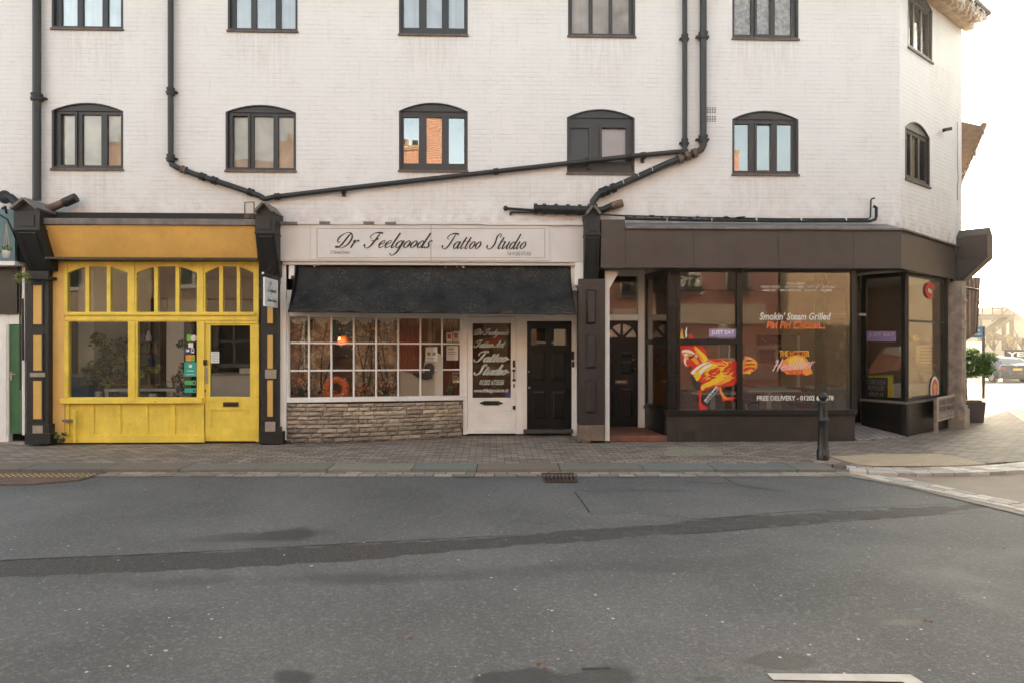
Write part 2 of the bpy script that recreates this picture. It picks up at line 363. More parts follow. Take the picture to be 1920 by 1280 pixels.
GL = {
 'o': (.82, [O_]), 'e': (.74, [[(.1,.45,.1),(.55,.62,.2),(.5,.95,.2),(.3,.95,.2),(.06,.5,1),(.3,0,.3),(.74,.3,.1)]]),
 'a': (1.0, [O_, STEM]), 'd': (1.0, [O_, [(.86,2.0,.9),(.76,1,1),(.72,.25,1),(.86,.02,.4),(1.05,.2,.1)]]),
 'g': (.95, [O_, [(.78,1,.9),(.72,0,1),(.6,-.7,.7),(.2,-.98,.2),(-.15,-.7,.6)]]),
 'l': (.5, [[(.3,2.0,.9),(.18,.9,1),(.14,.2,1),(.3,.0,.3),(.52,.25,.1)]]),
 't': (.6, [[(.32,1.55,.9),(.2,.8,1),(.16,.2,1),(.32,0,.3),(.58,.25,.1)], [(.0,1,.12),(.55,1,.12)]]),
 'u': (1.0, [[(.0,.8,.1),(.16,1,.8),(.12,.3,1),(.3,0,.3),(.7,.6,.1)], STEM]),
 'i': (.5, [[(.22,1,.9),(.14,.2,1),(.3,0,.3),(.52,.25,.1)], [(.26,1.5,1),(.28,1.52,1)]]),
 'r': (.72, [[(.0,.8,.1),(.2,1,.6),(.14,0,1)], [(.16,.4,.1),(.42,.92,.3),(.62,.95,.9),(.66,.84,1)]]),
 's': (.66, [[(-.02,.2,.9),(.18,0,.3),(.5,.22,1),(.3,.58,1),(.28,.9,.4),(.5,1,.3),(.6,.82,.8)]]),
 'h': (.95, [[(.3,2,.8),(.14,0,1)], [(.16,.45,.1),(.5,1,.3),(.7,.75,1),(.66,.2,1),(.8,0,.3),(1,.2,.1)]]),
 'n': (.95, [[(0,.8,.1),(.18,1,.7),(.14,0,1)], [(.16,.45,.1),(.5,1,.3),(.7,.75,1),(.66,.2,1),(.8,0,.3),(1,.2,.1)]]),
 'D': (1.75, [[(.95,1.95,.3),(.8,1.4,1),(.62,.5,1),(.35,.05,.4),(-.05,.12,.8),(.3,.2,.2),(.8,-.05,.1),(1.35,.5,.8),(1.42,1.3,1),(.95,1.95,.4),(.3,1.95,.1),(-.25,1.35,.8),(-.1,.75,.4),(.25,.8,.1)]]),
 'F': (1.45, [[(.2,1.2,.1),(-.15,1.5,.3),(.15,1.92,.3),(.7,2.02,.9),(1.25,1.93,1)], [(.85,1.9,.3),(.72,1,1),(.5,.2,.7),(.1,-.02,.1),(-.3,.3,.9),(-.22,.42,1)], [(.2,1.0,.1),(.6,.95,.2),(.95,1.15,.5),(1.0,1.25,.9)]]),
 'T': (1.25, [[(.2,1.2,.1),(-.15,1.5,.3),(.15,1.92,.3),(.7,2.02,.9),(1.35,1.93,1)], [(.85,1.9,.3),(.72,1,1),(.5,.2,.7),(.1,-.02,.1),(-.3,.3,.9),(-.22,.42,1)]]),
 'S': (1.2, [[(1.0,1.55,.7),(.98,1.9,.2),(.7,2.02,.2),(.5,1.6,.9),(.62,1,1),(.6,.4,.9),(.2,-.02,.2),(-.3,.25,.8),(-.28,.5,1)]]),
 'A': (1.3, [[(-.3,.35,1),(-.1,0,.2),(.3,.5,.2),(.95,2,.3)], [(.95,2,.4),(.85,.9,1),(.86,.1,1),(1.1,.1,.2)], [(.3,.8,.2),(.9,.8,.2)]]),
 'H': (1.5, [[(-.1,1.5,.2),(.1,1.9,.6),(.3,1.6,1),(.1,.1,1)], [(1.1,2,.9),(.9,.2,1),(1.1,0,.3)], [(-.1,.9,.3),(1.2,1.05,.4)]]),
 ' ': (.55, []), '-': (.6, [[(.1,.5,.6),(.4,.5,.9)]]),
}
def script(mb, fr, txt, u0, v0, u1, xh, mat, dep=-.003, slant=.55, thin=.05, thick=.19, rot=0, space=.02):
    """pen-drawn copperplate: every stroke swells on the way down; fitted from u0 to u1, baseline v0, x-height xh"""
    strokes = []; x = 0
    for ch in txt:
        adv, st = GL[ch]
        for s_ in st: strokes.append([(px_+x+slant*py_, py_, wt) for px_, py_, wt in s_])
        x += adv+space
    allx = [p[0] for s_ in strokes for p in s_]; mn, mxx = min(allx), max(allx); k = (u1-u0)/(mxx-mn)
    for j, s_ in enumerate(strokes):
        pts = crom(s_, 6); left = []; right = []
        for i, p in enumerate(pts):
            a = pts[max(i-1,0)]; b = pts[min(i+1,len(pts)-1)]; dx, dy = b[0]-a[0], b[1]-a[1]; l = math.hypot(dx, dy) or 1
            w_ = (thin+(thick-thin)*max(0, min(1, p[2])))/2; nx, ny = -dy/l*w_, dx/l*w_
            left.append((p[0]+nx, p[1]+ny)); right.append((p[0]-nx, p[1]-ny))
        def tr(q):
            a = (q[0]-mn)*k; b = q[1]*xh
            if rot: a, b = a*math.cos(rot)-b*math.sin(rot), a*math.sin(rot)+b*math.cos(rot)
            return fr(u0+a, dep-.0002*(j % 7), v0+b)
        n = len(pts); vs_ = [tr(q) for q in left]+[tr(q) for q in right]
        mb.add(vs_, [(n+i, n+i+1, i+1, i) for i in range(n-1)], mat)
# ---------------------------------------------------------------- shared materials
WALL = brickmat('painted_brick', (.75,.74,.735,1), (.72,.71,.705,1), (.60,.575,.555,1), painted=True, rough=.7, bstr=.75,
    stains=(([(X(c,0),.62) for c in (164,489,812,1127,1435)], Z(320,0,900)), ([(X(c,0),.62) for c in (164,492,812,1128,1435)], Z(62,0,900))))
CHAR = paint('charcoal_frame', S(52,51,52), .45, .12, 8)
BLKF = paint('black_gloss', S(24,23,23), .32, .15, 7, wear=S(90,85,78), wearamt=-.25)
PIPE = paint('pipe_black', S(44,43,42), .45, .2, 9, wear=S(150,140,130), wearamt=-.12)
PIPEB = paint('pipe_dark', S(32,31,30), .5, .25, 9, wear=S(170,160,150), wearamt=-.1)
LEAD = paint('lead', S(120,112,108), .6, .3, 5, wear=S(60,55,50), wearamt=.2)
RUST = paint('rusty_edge', S(120,98,84), .8, .4, 12, wear=S(60,45,38), wearamt=.3)
WHT = paint('white_gloss', (.86,.83,.80,1), .35, .06, 3, wear=S(120,110,100), wearamt=-.4)
CREAM = paint('cream_board', (.66,.62,.59,1), .5, .05, 2)
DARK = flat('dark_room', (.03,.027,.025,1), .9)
CORE = flat('inner_wall', (.12,.11,.10,1), .9)
G_UP = glass('upper_glass', .10, 1.2, (.93,.95,.96,1), 0, .05, .02)
G_UL = glass('clear_glass', .0, 1.0, (.95,.95,.95,1), 0, .05, .02)
G_UM = glass('mirror_glass', .22, 1.0, (.8,.82,.84,1), 0, .05, .02)
G_YEL = glass('yellow_shop_glass', .0, .55, (.95,.96,.96,1), 0, .02, .012)
G_BOW = glass('bow_glass', .0, .5, (.96,.96,.95,1), 0, .04, .006)
G_BLK = glass('plate_glass', .065, .8, (.96,.96,.95,1), 0, .004, .004)
G_COR = glass('corner_glass', .01, .45, (.97,.97,.96,1), 0, .01, .004)
SLATE = paint('roof_slate', S(70,68,70), .8, .3, 8)

# ---------------------------------------------------------------- white building
bx0, bxc = X(-140, 0), X(1687, 0)
cE = D(1803, 640, 13.6); CH0 = Vector((bxc, 0, 0)); CH1 = Vector((cE.x, cE.y, 0)); CHD = (CH1-CH0).normalized(); CHL = (CH1-CH0).length
CHROT = math.atan2(CHD.y, CHD.x)
WZ0, WZ1 = 3.42, 8.0
bld = thing('white_building', 'three storey white painted brick building with arched grey windows above the three shops', 'building', (0,0,0))
def archpts(u0, u1, v0, vs_, h):
    pts = [(u0,v0),(u1,v0),(u1,vs_)]; n = 10
    for i in range(1, n): t = i/n; pts.append((u1+(u0-u1)*t, vs_+h*4*t*(1-t)))
    return pts+[(u0,vs_)]
LOW = [(97,231,193,208,317), (423,555,197,211,320), (748,877,193,209,320), (1063,1190,205,221,325), (1373,1497,208,224,327)]
UPP = [(97,231,-64,-50,54), (427,558,-60,-46,58), (748,877,-56,-42,65), (1065,1191,-52,-38,68), (1373,1497,-48,-34,73)]
def opening(q):
    x0,x1,ta,ts,yb = q; c = (x0+x1)/2
    u0, u1 = X(x0,0), X(x1,0); return u0, u1, Z(yb,0,c), Z(ts,0,c), Z(ta,0,c)-Z(ts,0,c)
holes = [archpts(*opening(q)) for q in LOW+UPP]
mb = MB(); mb.poly(FP(0), rect(bx0, bxc, WZ0, WZ1), WALL, .26, holes); mb.build('wall', bld)
# chamfered corner wall, local frame along the chamfer
def chpx(px, py):    # photo pixel on the chamfer plane -> (u, v)
    d = ray(px, py); n = Vector((-CHD.y, CHD.x)); o = Vector((0-CH0.x, CY-CH0.y)); t = -(o.dot(n))/(d[0]*n.x+d[1]*n.y)
    p = Vector((d[0]*t, CY+d[1]*t, CH+d[2]*t)); return (p-CH0).x*CHD.x+(p-CH0).y*CHD.y, p.z
FC = FR(CH0, CHD)
cu0, _ = chpx(1697,333); cu1, _ = chpx(1743,352); _, cvb = chpx(1720,343); _, cvs = chpx(1720,249); _, cva = chpx(1718,229)
C1 = (cu0, cu1, cvb, cvs, max(.12, cva-cvs))
cu2, _ = chpx(1702,90); cu3, _ = chpx(1748,117); _, cv2 = chpx(1725,103)
C2 = (cu2, cu3, cv2, cv2+.95, .14)
mb = MB(); mb.poly(FC, rect(0.0, CHL, WZ0, WZ1), WALL, .24, [archpts(*C1), archpts(*C2)])
mb.build('wall', bld, loc=CH0, rotz=CHROT)
SD = Vector((.40, .917, 0)).normalized(); SE = CH1+SD*13
mb = MB(); fs_ = FR(CH1, SD); mb.poly(fs_, rect(0.004, 13, 0, WZ1), WALL, .24); mb.build('wall', bld, loc=CH1, rotz=math.atan2(SD.y, SD.x))
# solid rear of the building, keeps daylight out of the upper rooms
mb = MB()
def prism(mb, pts, z0, z1, mat):
    n = len(pts); mb.add([(x,y,z0) for x,y in pts]+[(x,y,z1) for x,y in pts], [tuple(range(n))[::-1], tuple(range(n,2*n))]+[(i,(i+1)%n,n+(i+1)%n,n+i) for i in range(n)], mat)
ci = CH0+Vector((-.2, .9, 0)); ce = CH1+Vector((-.7, .5, 0)); se = SE+Vector((-.35,0,0))
prism(mb, [(bx0+.1,.9),(ci.x,.9),(ce.x,ce.y),(se.x,se.y-.1),(bx0+.1,se.y-.1)], WZ0+.05, WZ1-.05, DARK)
mb.box(bx0, bx0+.25, .27, se.y, 0, WZ1, WALL)
mb.build('rear_block', bld)
# rooms' floor slab over the shops and back wall
mb = MB(); mb.box(bx0+.26, bxc-.05, .27, 5.4, WZ0-.02, WZ0+.04, CORE); mb.box(bx0+.26, 9.6, 5.4, 5.6, 0, WZ0-.03, CORE)
prism(mb, [(bxc-.04,.3),(CH1.x-.3,CH1.y),(9.7,5.3),(bxc-.04,5.3)], WZ0-.02, WZ0+.04, CORE)
for xx in (X(88,0), X(506,0), X(1133,0)-.1): mb.box(xx-.06, xx+.06, .3 if xx < 0 else 1.3, 5.39, 0, WZ0-.03, CORE)
mb.build('partition_wall', bld)
# eaves, cornice and roof
mb = MB(); CORN = paint('cornice_cream', S(205,180,150), .7, .2, 6)
mb.box(bx0, bxc+.1, -.18, 0, WZ1-.12, WZ1-.0, CORN); mb.box(bx0, bxc+.16, -.34, 0.1, WZ1+.002, WZ1+.1, CORN)
for k in range(60):
    xx = bx0+.3*k
    if xx < bxc: mb.box(xx, xx+.1, -.30, -.182, WZ1-.1, WZ1, CORN)
mb.obox(FC(CHL/2+.05, -.09, WZ1-.06), CHD, (-CHD.y,CHD.x,0), (0,0,1), CHL/2+.12, .085, .058, CORN)
mb.obox(FC(CHL/2+.1, -.15, WZ1+.05), CHD, (-CHD.y,CHD.x,0), (0,0,1), CHL/2+.10, .24, .048, CORN)
for k in range(int(CHL/.24)): mb.obox(FC(.2+k*.24, -.23, WZ1-.055), CHD, (-CHD.y,CHD.x,0), (0,0,1), .05, .05, .05, CORN)
mb.build('cornice', bld, bevel=.008)
mb = MB(); oh = .5; a0 = (bx0,-oh+.1); a1 = (bxc+.15,-oh+.1); a2 = FC(CHL+.06,-.36,0); a2b = fs_(.5,-.0,0); a3 = SE; a4 = (bx0, se.y)
ft = [(a0[0],a0[1]),(a1[0],a1[1]),(a2.x,a2.y),(a2b.x,a2b.y),(a3.x,a3.y),a4]
prism(mb, ft, WZ1+.11, WZ1+.19, SLATE)
rg = [(bx0,5.5),(bxc-1.5,5.5),(bxc-.5,6.0),(bxc-.3,6.3),(bxc+1.5,se.y-2),(bx0,se.y-2)]
mb.add([(x,y,WZ1+.2) for x,y in ft]+[(x,y,WZ1+2.6) for x,y in rg], [(i,(i+1)%6,6+(i+1)%6,6+i) for i in range(6)]+[(6,7,8,9,10,11)], SLATE)
mb.build('roof', bld)
mb = MB(); mb.tube([FC(-.1,-.42,WZ1+.1), FC(CHL+.12,-.42,WZ1+.1)], .06, PIPEB); mb.build('gutter', bld)

def window(fr, q, panes, v0, v1, name='arched grey window', gl=None, cas=(), blind=None, solid=(), fm=CHAR, back=None, rim=.035):
    u0,u1,vb,vs_,ah = q
    mb = MB()
    out = archpts(u0+.002,u1-.002,vb+.002,vs_-.001,ah-.003); inn = archpts(u0+rim,u1-rim,vb+rim,vs_,max(.01,ah-rim*.6))
    mb.poly(lambda a,d,v: fr(a,d-.006,v), out, fm, .10, [inn])
    top = v1+.06
    hol = [rect(a,b,v0,v1) for a,b in panes]+[rect(a,b,v0+.0,v1) for a,b in solid]
    mb.poly(lambda a,d,v: fr(a,d+.045,v), rect(u0+rim-.005,u1-rim+.005,vb+rim-.004,vs_+.0), fm, .05, hol)
    inn2 = archpts(u0+rim-.004,u1-rim+.004,vs_+.001,vs_+.012,max(.01,ah-rim*.6)-.008)
    mb.poly(lambda a,d,v: fr(a,d+.022,v), inn2, fm, .06)
    for a,b in cas:      # opening casements stand proud of the frame
        mb.poly(lambda a_,d,v: fr(a_,d+.018,v), rect(a-.035,b+.035,v0-.035,v1+.035), fm, .028, [rect(a-.0,b+.0,v0,v1)])
    w_ = mb.build('window', bld, bevel=.003, label=name)
    for a,b in panes:
        g = MB(); g.poly(lambda a_,d,v: fr(a_,d+.075,v), rect(a-.006,b+.006,v0-.006,v1+.006), gl or G_UP, .004); g.build('pane', w_)
    for a,b in solid:
        g = MB(); g.poly(lambda a_,d,v: fr(a_,d+.078,v), rect(a-.006,b+.006,v0-.006,v1+.006), SOLID, .004); g.build('panel', w_)
    s = MB(); e0 = fr(u0-.01,0,vb); 
    pts = [fr(u0-.015,-.03,vb-.035), fr(u1+.015,-.03,vb-.035), fr(u1+.015,.0,vb-.035), fr(u0-.015,.0,vb-.035), fr(u0-.015,-.03,vb-.001), fr(u1+.015,-.03,vb-.001), fr(u1+.015,.0,vb-.001), fr(u0-.015,.0,vb-.001)]
    if name.startswith('!'): pass
    s.hexa(pts, SILLM); s.build('sill', w_, bevel=.004)
    if blind:
        g = MB(); g.poly(lambda a_,d,v: fr(a_,d+.105,v), rect(u0+.04,u1-.04,vb+.04,vs_-.01), blind, .01); g.build('blind', w_)
    bk = MB(); bk.poly(lambda a_,d,v: fr(a_,d+.6,v), rect(u0-.3,u1+.3,vb-.2,vs_+.3), back or DARK, .01); bk.build('room_wall', w_)
    return w_
SOLID = paint('grey_panel', S(58,60,66), .4, .08, 5)
SILLM = paint('sill_dirty', S(112,98,92), .8, .3, 14, wear=S(60,50,45), wearamt=.2)
def blindmat(name, c0, c1, vert=22, emit=0):
    m, n, b, o = newmat(name); v = coord(n)
    n1 = noise(n, v, 1.7, 3, .5, .6); col = ramp(n, n1, .35, .68, c0, c1)
    n2 = noise(n, coord(n, (vert,vert,.4)), 1.0, 3); col = mixc(n, math_(n, 'MULTIPLY', ramp(n, n2, .4, .7), .35), col, tuple(x*.6 for x in c0[:3])+(1,))
    n.links.new(col, b.inputs['Base Color']); b.inputs['Roughness'].default_value = .8; return m
BL_BEI = blindmat('beige_blind', (.62,.58,.48,1), (1,.96,.82,1), 1)
BL_NET = blindmat('net_curtain', (.72,.74,.80,1), (.95,.96,1.0,1), 16)
BL_PNK = blindmat('pale_blind', (.55,.50,.50,1), (.75,.6,.66,1), 1)
BL_CUR = blindmat('curtain_mixed', (.45,.37,.32,1), (.85,.82,.78,1), 5)
BL_LACE = blindmat('lace_curtain', (.42,.44,.48,1), (.98,.98,1.0,1), 3)
for nd in BL_LACE.node_tree.nodes:
    if nd.type == 'TEX_NOISE' and abs(nd.inputs['Scale'].default_value-1.7) < .01: nd.inputs['Scale'].default_value = 16; nd.inputs['Detail'].default_value = 7
def U(*xs): return [(X(a,0), X(b,0)) for a,b in xs]
OP = [opening(q) for q in LOW]; OU = [opening(q) for q in UPP]
def V(y, c): return Z(y,0,c)
window(FP(0), OP[0], U((112,139),(151,187),(198,225)), V(309,160), V(214,160), 'arched window with beige blind above the tan wall strip of the yellow shop', blind=BL_BEI, gl=G_UL, cas=U((112,139)))
window(FP(0), OP[1], U((435,464),(474,511),(520,549)), V(314,490), V(217,490), 'arched window with beige blind above the yellow shop door', blind=BL_BEI, gl=G_UL, cas=U((435,464),))
window(FP(0), OP[2], U((756,785),(799,828),(841,870)), V(306,812), V(219,812), 'arched window reflecting golden brickwork', gl=G_UM, rim=.03)
window(FP(0), OP[3], U((1129,1175)), V(303,1130), V(239,1130), 'arched window half panelled in grey, crossed by the sloping pipe', gl=G_UL, blind=BL_PNK, cas=U((1129,1175)), solid=U((1071,1105)))
window(FP(0), OP[4], U((1378,1406),(1420,1448),(1459,1487)), V(320,1435), V(232,1435), 'arched window with a narrow centre casement above the dark fascia', gl=G_UM, cas=U((1420,1448)))
window(FP(0), OU[0], U((112,142),(152,189),(199,229)), V(49,160), V(-50,160), 'top floor window with net curtains, leftmost', blind=BL_NET)
window(FP(0), OU[1], U((440,469),(479,515),(525,553)), V(53,490), V(-46,490), 'top floor window with net curtains, second from left', blind=BL_NET)
window(FP(0), OU[2], U((756,785),(799,828),(841,870)), V(51,812), V(-44,812), 'top floor window with pale blinds, third from left', blind=BL_NET)
window(FP(0), OU[3], U((1073,1105),(1112,1143),(1149,1181)), V(62,1130), V(-40,1130), 'top floor window with gathered beige curtains', gl=G_UL, blind=BL_CUR)
window(FP(0), OU[4], U((1378,1410),(1420,1446),(1455,1486)), V(64,1435), V(-36,1435), 'top floor window with patterned net curtains', gl=G_UL, blind=BL_LACE, cas=U((1420,1446)))
def thirds(q, m=.07):
    u0,u1 = q[0]+m, q[1]-m; w_ = (u1-u0-.12)/3; return [(u0+i*(w_+.06), u0+i*(w_+.06)+w_) for i in range(3)]
window(FC, C1, thirds(C1), C1[2]+.1, C1[3]-.06, 'small arched window in the chamfered corner', blind=BL_NET, gl=G_UL)
window(FC, C2, thirds(C2), C2[2]+.1, C2[3]-.06, 'top floor window in the chamfered corner', blind=BL_NET, gl=G_UL)
# air bricks and corner security camera
mb = MB()
for y in (202, 218): 
    mb = MB(); mb.pb(1325,1342.5,y-.6,y+11.4,-.002,.006,WALL)
    for i in range(4):
        for j in range(4): mb.pb(1325.5+i*4.6, 1328.5+i*4.6, y+j*3, y+j*3+1.6, -.005, .004, CHAR)
    mb.build('air_brick', bld)
sp = FC(*[chpx(1763,246)[0], -.12, chpx(1763,246)[1]])
mb = MB(); mb.tube([sp+Vector((.0,.12,0)), sp], .02, BLKF); mb.beam(sp+Vector((-.1,-.05,-.03)), sp+Vector((.08,.03,.02)), .06, .06, BLKF); mb.build('security_camera', label='small black security camera on the chamfered corner wall', cat='camera', loc=sp)

# ---------------------------------------------------------------- pipes
def pth(pts, off): return [P(x, y, -off) for x, y in pts]
def collar(mb, p, r, h=.09, d=(0,0,1), m=PIPEB):
    p = Vector(p); d = Vector(d).normalized(); mb.tube([p-d*h/2, p+d*h/2], r*1.28, m, 12); mb.tube([p-d*(h/2+.012), p-d*(h/2-.012)], r*1.42, m, 12); mb.tube([p+d*(h/2-.012), p+d*(h/2+.012)], r*1.42, m, 12)
def bracket(mb, p, r, side=1):
    mb.box(p.x-r*1.9, p.x+r*1.9, p.y+r*.2, -.001, p.z-.014, p.z+.014, PIPEB)
def vpipe(px, y0, y1, r, collars, label, nm='drainpipe'):
    off = r+.035; mb = MB(); a = P(px, y1, -off); b = Vector((a.x, -off, 7.98)); mb.tube([a, b], r, PIPE, 14)
    for c in collars: q = P(px, c, -off); q.x = a.x; collar(mb, q, r); bracket(mb, q, r)
    return mb, a
mb, a = vpipe(69, 0, 376, .062, (183, -40), ''); mb.build('drainpipe', None, 'thick black drainpipe running down beside the leftmost arched window', 'drainpipe', loc=a)
mb, a = vpipe(320, 0, 300, .046, (172, 297), '')
d0 = pth([(320,300),(322,309),(333,315),(365,327),(430,348),(485,367),(497,374)], .08); mb.tube([a]+d0, .046, PIPE, 12)
for x,y in ((345,319),(380,332),(402,339),(470,361)): collar(mb, P(x,y,-.08), .046, .06, (1,0,-.36), RUST if x in (345,) else PIPEB)
mb.build('drainpipe', None, 'black drainpipe that bends sideways towards the bracket beside the yellow shop', 'drainpipe', loc=a)
mb = MB(); mb.tube(pth([(497,374),(512,370),(640,355),(780,339),(1090,304),(1180,294),(1262,286),(1290,284)], .075), .042, PIPE, 12)
for x,y in ((520,369),(644,356),(930,322),(1100,303),(1180,294),(1206,292)): collar(mb, P(x,y,-.075), .042, .05, (1,0,.12))
for x,y in ((644,361),(1105,310),(1205,298)): mb.pb(x-3,x+3,y,y+7,-.05,.049,PIPEB)
a = P(900,330,-.075); mb.build('waste_pipe', None, 'long black pipe sloping across the white wall under two windows', 'pipe', loc=a)
mb, a = vpipe(1284, 0, 276, .042, (72, 268), ''); mb.tube([a, P(1284,282,-.08), P(1276,287,-.08)], .042, PIPE, 12); mb.build('drainpipe', None, 'thinner black pipe of the pair right of the half panelled window', 'drainpipe', loc=a)
mb, a = vpipe(1318.5, 0, 262, .058, (68, 261), '')
mb.tube([a]+pth([(1319,272),(1315,281),(1300,289),(1250,308),(1190,335),(1140,357),(1122,365),(1112,378),(1111,390)], .1), .058, PIPE, 14)
for x,y in ((1302,288),(1288,293),(1275,298),(1150,353),(1137,358),(1128,362)): collar(mb, P(x,y,-.1), .058, .04, (1,0,.42), RUST if x > 1260 else PIPEB)
mb.tube([P(1111,384,-.1), P(1111,392,-.1)], .085, PIPEB, 14)
for x,y in ((1168,344),(1196,331),(1222,320)): q = P(x,y,-.1); mb.tube([q-Vector((.003,0,0)), q+Vector((.004,0,.002))], .0605, WHT, 14)
mb.build('drainpipe', None, 'thicker black pipe of the pair, slanting down left to the gabled black bracket', 'drainpipe', loc=a)
mb = MB(); r = [.062+.012*abs(math.sin(i*1.9)) for i in range(40)]
pp = [P(1004+i*2.75, 392+i*.07, -.09) for i in range(40)]; mb.tube(pp, r, PIPEB, 14)
for i in (0, 6, 14, 22, 30): collar(mb, pp[i], .066, .03, (1,0,0))
mb.tube(pth([(1112,396),(1130,394),(1150,385),(1160,381)], .09), .055, PIPEB, 12); mb.tube(pth([(1146,387),(1167,381)], .09), .068, RUST, 12)
mb.build('soil_pipe', None, 'thick lagged black pipe lying along the wall above the tattoo sign', 'pipe', loc=P(1060,393,-.09))
mb = MB(); mb.tube(pth([(948,391),(1003,395)], .05), .022, PIPEB); mb.ball(P(948,391,-.05), .04,.04,.045, PIPEB)
mb.tube(pth([(958,400),(962,398),(1090,402),(1100,402)], .05), .018, PIPEB); mb.tube(pth([(958,397),(957,404)], .05), .022, PIPEB)
mb.build('overflow_pipe', None, 'pair of thin black pipes poking out left of the lagged pipe', 'pipe', loc=P(960,395,-.05))
mb = MB(); mb.tube(pth([(1118,402),(1170,405),(1300,408),(1460,411),(1627,411),(1632,408),(1633,376),(1635,373),(1640,372)], .10), .014, PIPEB)
mb.tube(pth([(1172,410),(1300,413),(1460,415),(1630,415),(1641,412),(1643,406),(1643,390),(1638,387)], .12), .026, PIPEB)
for k in range(14): q = P(1250+k*28, 413, -.12); mb.tube([q-Vector((.005,0,0)), q+Vector((.005,0,0))], .031, WHT if k % 3 == 0 else PIPEB)
random.seed(3); last = P(1172,407,-.13)
for k in range(26):
    q = P(1172+k*9, 408+random.uniform(-4,6)*(1-k/40), -.13); mb.tube([last, q], .012, RUST if k % 2 else PIPEB, 6); last = q
mb.build('pipe_run', None, 'pair of thin black pipes along the dark fascia, turned up at the right end', 'pipe', loc=P(1400,410,-.1))
mb = MB(); mb.tube(pth([(88,392),(100,389),(125,378),(138,373)], .16), .062, RUST, 12); mb.tube(pth([(120,381),(143,371)], .16), .075, PIPEB, 12)
mb.tube(pth([(60,395),(88,396),(100,392)], .12), .05, RUST, 10)
mb.build('waste_pipe', None, 'short rusty pipe stub poking right from the leftmost gabled bracket', 'pipe', loc=P(110,384,-.16))
mb = MB(); mb.tube(pth([(9,369),(20,371),(34,384)], .2), .068, PIPEB, 12); mb.tube([P(9,366,-.25),P(9,374,-.1)], .08, PIPEB, 12); mb.build('waste_pipe', None, 'fat black pipe elbow at the left edge of the photo', 'pipe', loc=P(20,375,-.2))
# small metal hopper frame above the yellow fascia
mb = MB(); mb.tube(pth([(459,402),(459,380),(476,379),(477,400)], .07), .011, RUST, 6); mb.pb(458,476,402,410,-.16,.15,RUST)
for k in range(9): mb.tube(pth([(458+random.random()*18,400+random.random()*4),(460+random.random()*16,406+random.random()*5)], .17), .008, RUST, 5)
mb.build('hopper', None, 'rusty metal rainwater tray above the right end of the yellow fascia', 'tray', loc=P(467,402,-.1))
mb = MB()   # loose wires tacked to the wall
mb.tube(pth([(560,418),(800,419),(1000,424),(1090,427)], .13), .006, RUST, 5); mb.build('cable', None, 'thin cable tacked along the top of the tattoo studio fascia', 'cable', loc=P(800,419,-.13))

# ---------------------------------------------------------------- brackets and pilasters
TAN = paint('tan_panel', S(216,172,92), .5, .07, 4); CRB = paint('bare_plaster', S(170,155,142), .8, .2, 9, wear=S(100,90,80), wearamt=.1)
PIL = paint('pilaster_black', S(28,27,27), .5, .18, 7, wear=S(110,105,100), wearamt=-.15)
STONE = paint('stone_block', S(122,106,92), .85, .25, 7)
def corbel(mb, x0, x1, zt, zb, yt, yb, gable=.14, m=PIL):
    n = 14; side = []
    for i in range(n+1):
        t = i/n; y = yt+(yb-yt)*(t**1.15); z = zt-.30-(zt-.30-zb)*t; side.append((y, z))
    prof = [(0,zt),(yt,zt),(yt,zt-.30)]+side[1:]+[(0,zb)]
    # body as a side-profile prism
    k = len(prof); vs_ = [(x0,y,z) for y,z in prof]+[(x1,y,z) for y,z in prof]
    fs = [(i,(i+1)%k,k+(i+1)%k,k+i) for i in range(k)]
    from_tri = tessellate_polygon([[Vector((y,z,0)) for y,z in prof]])
    fs += [tuple(t) for t in from_tri]+[tuple(k+j for j in t[::-1]) for t in from_tri]
    mb.add(vs_, fs, m)
    w_ = x1-x0; xc = (x0+x1)/2
    # little pitched cap
    for s_ in (-1, 1):
        mb.obox((xc+s_*w_*.27, yt/2-.03, zt+gable*.5+.01), (1,0,-s_*gable/(w_*.52)), (0,1,0), (s_*gable/(w_*.52),0,1), w_*.33, -yt/2+.06, .018, LEAD)
    mb.add([(x0+.02,yt+.01,zt),(x1-.02,yt+.01,zt),(xc,yt+.01,zt+gable),(x0+.02,-.02,zt),(x1-.02,-.02,zt),(xc,-.02,zt+gable)], [(0,1,2),(3,5,4),(0,3,4,1)], m)
    # raised panels
    mb.box(x0+w_*.2, x1-w_*.2, yt-.012, yt+.01, zt-.25, zt-.07, m)
    mb.box(x0-.012, x1+.012, yt-.018, 0, zt-.315, zt-.285, m)
    for i in range(1, n-1):
        (ya,za),(yb_,zb_) = side[i], side[i+1]
        for (u0,u1,dd) in ((x0+w_*.16, x0+w_*.22, .012),(x1-w_*.22, x1-w_*.16, .012)): mb.hexa([(u0,yb_-dd,zb_),(u1,yb_-dd,zb_),(u1,yb_,zb_),(u0,yb_,zb_),(u0,ya-dd,za),(u1,ya-dd,za),(u1,ya,za),(u0,ya,za)], m)
    mb.box(x0+w_*.16, x1-w_*.16, side[1][0]-.014, side[1][0]+.02, side[1][1]-.02, side[1][1], m)
def shaft(root, x0, x1, zb, zt, yf, panels, px0, px1):
    mb = MB(); mb.box(x0, x1, yf, -.002, zb, zt, PIL); w_ = x1-x0
    for (a,b) in panels:      # moulding frames round each inset panel
        za, zb_ = Z(a,yf,px0), Z(b,yf,px0)
        mb.poly(lambda u,d,v: Vector((u,yf-.014+d,v)), rect(px0-.0-.028, px1+.028, zb_-.028, za+.028), PIL, .013, [rect(px0,px1,zb_,za)])
    return mb
p1 = thing('pilaster', 'black pilaster with tan panels between the green door and the yellow shop', 'pilaster', (X(70,-.1),-.1,0))
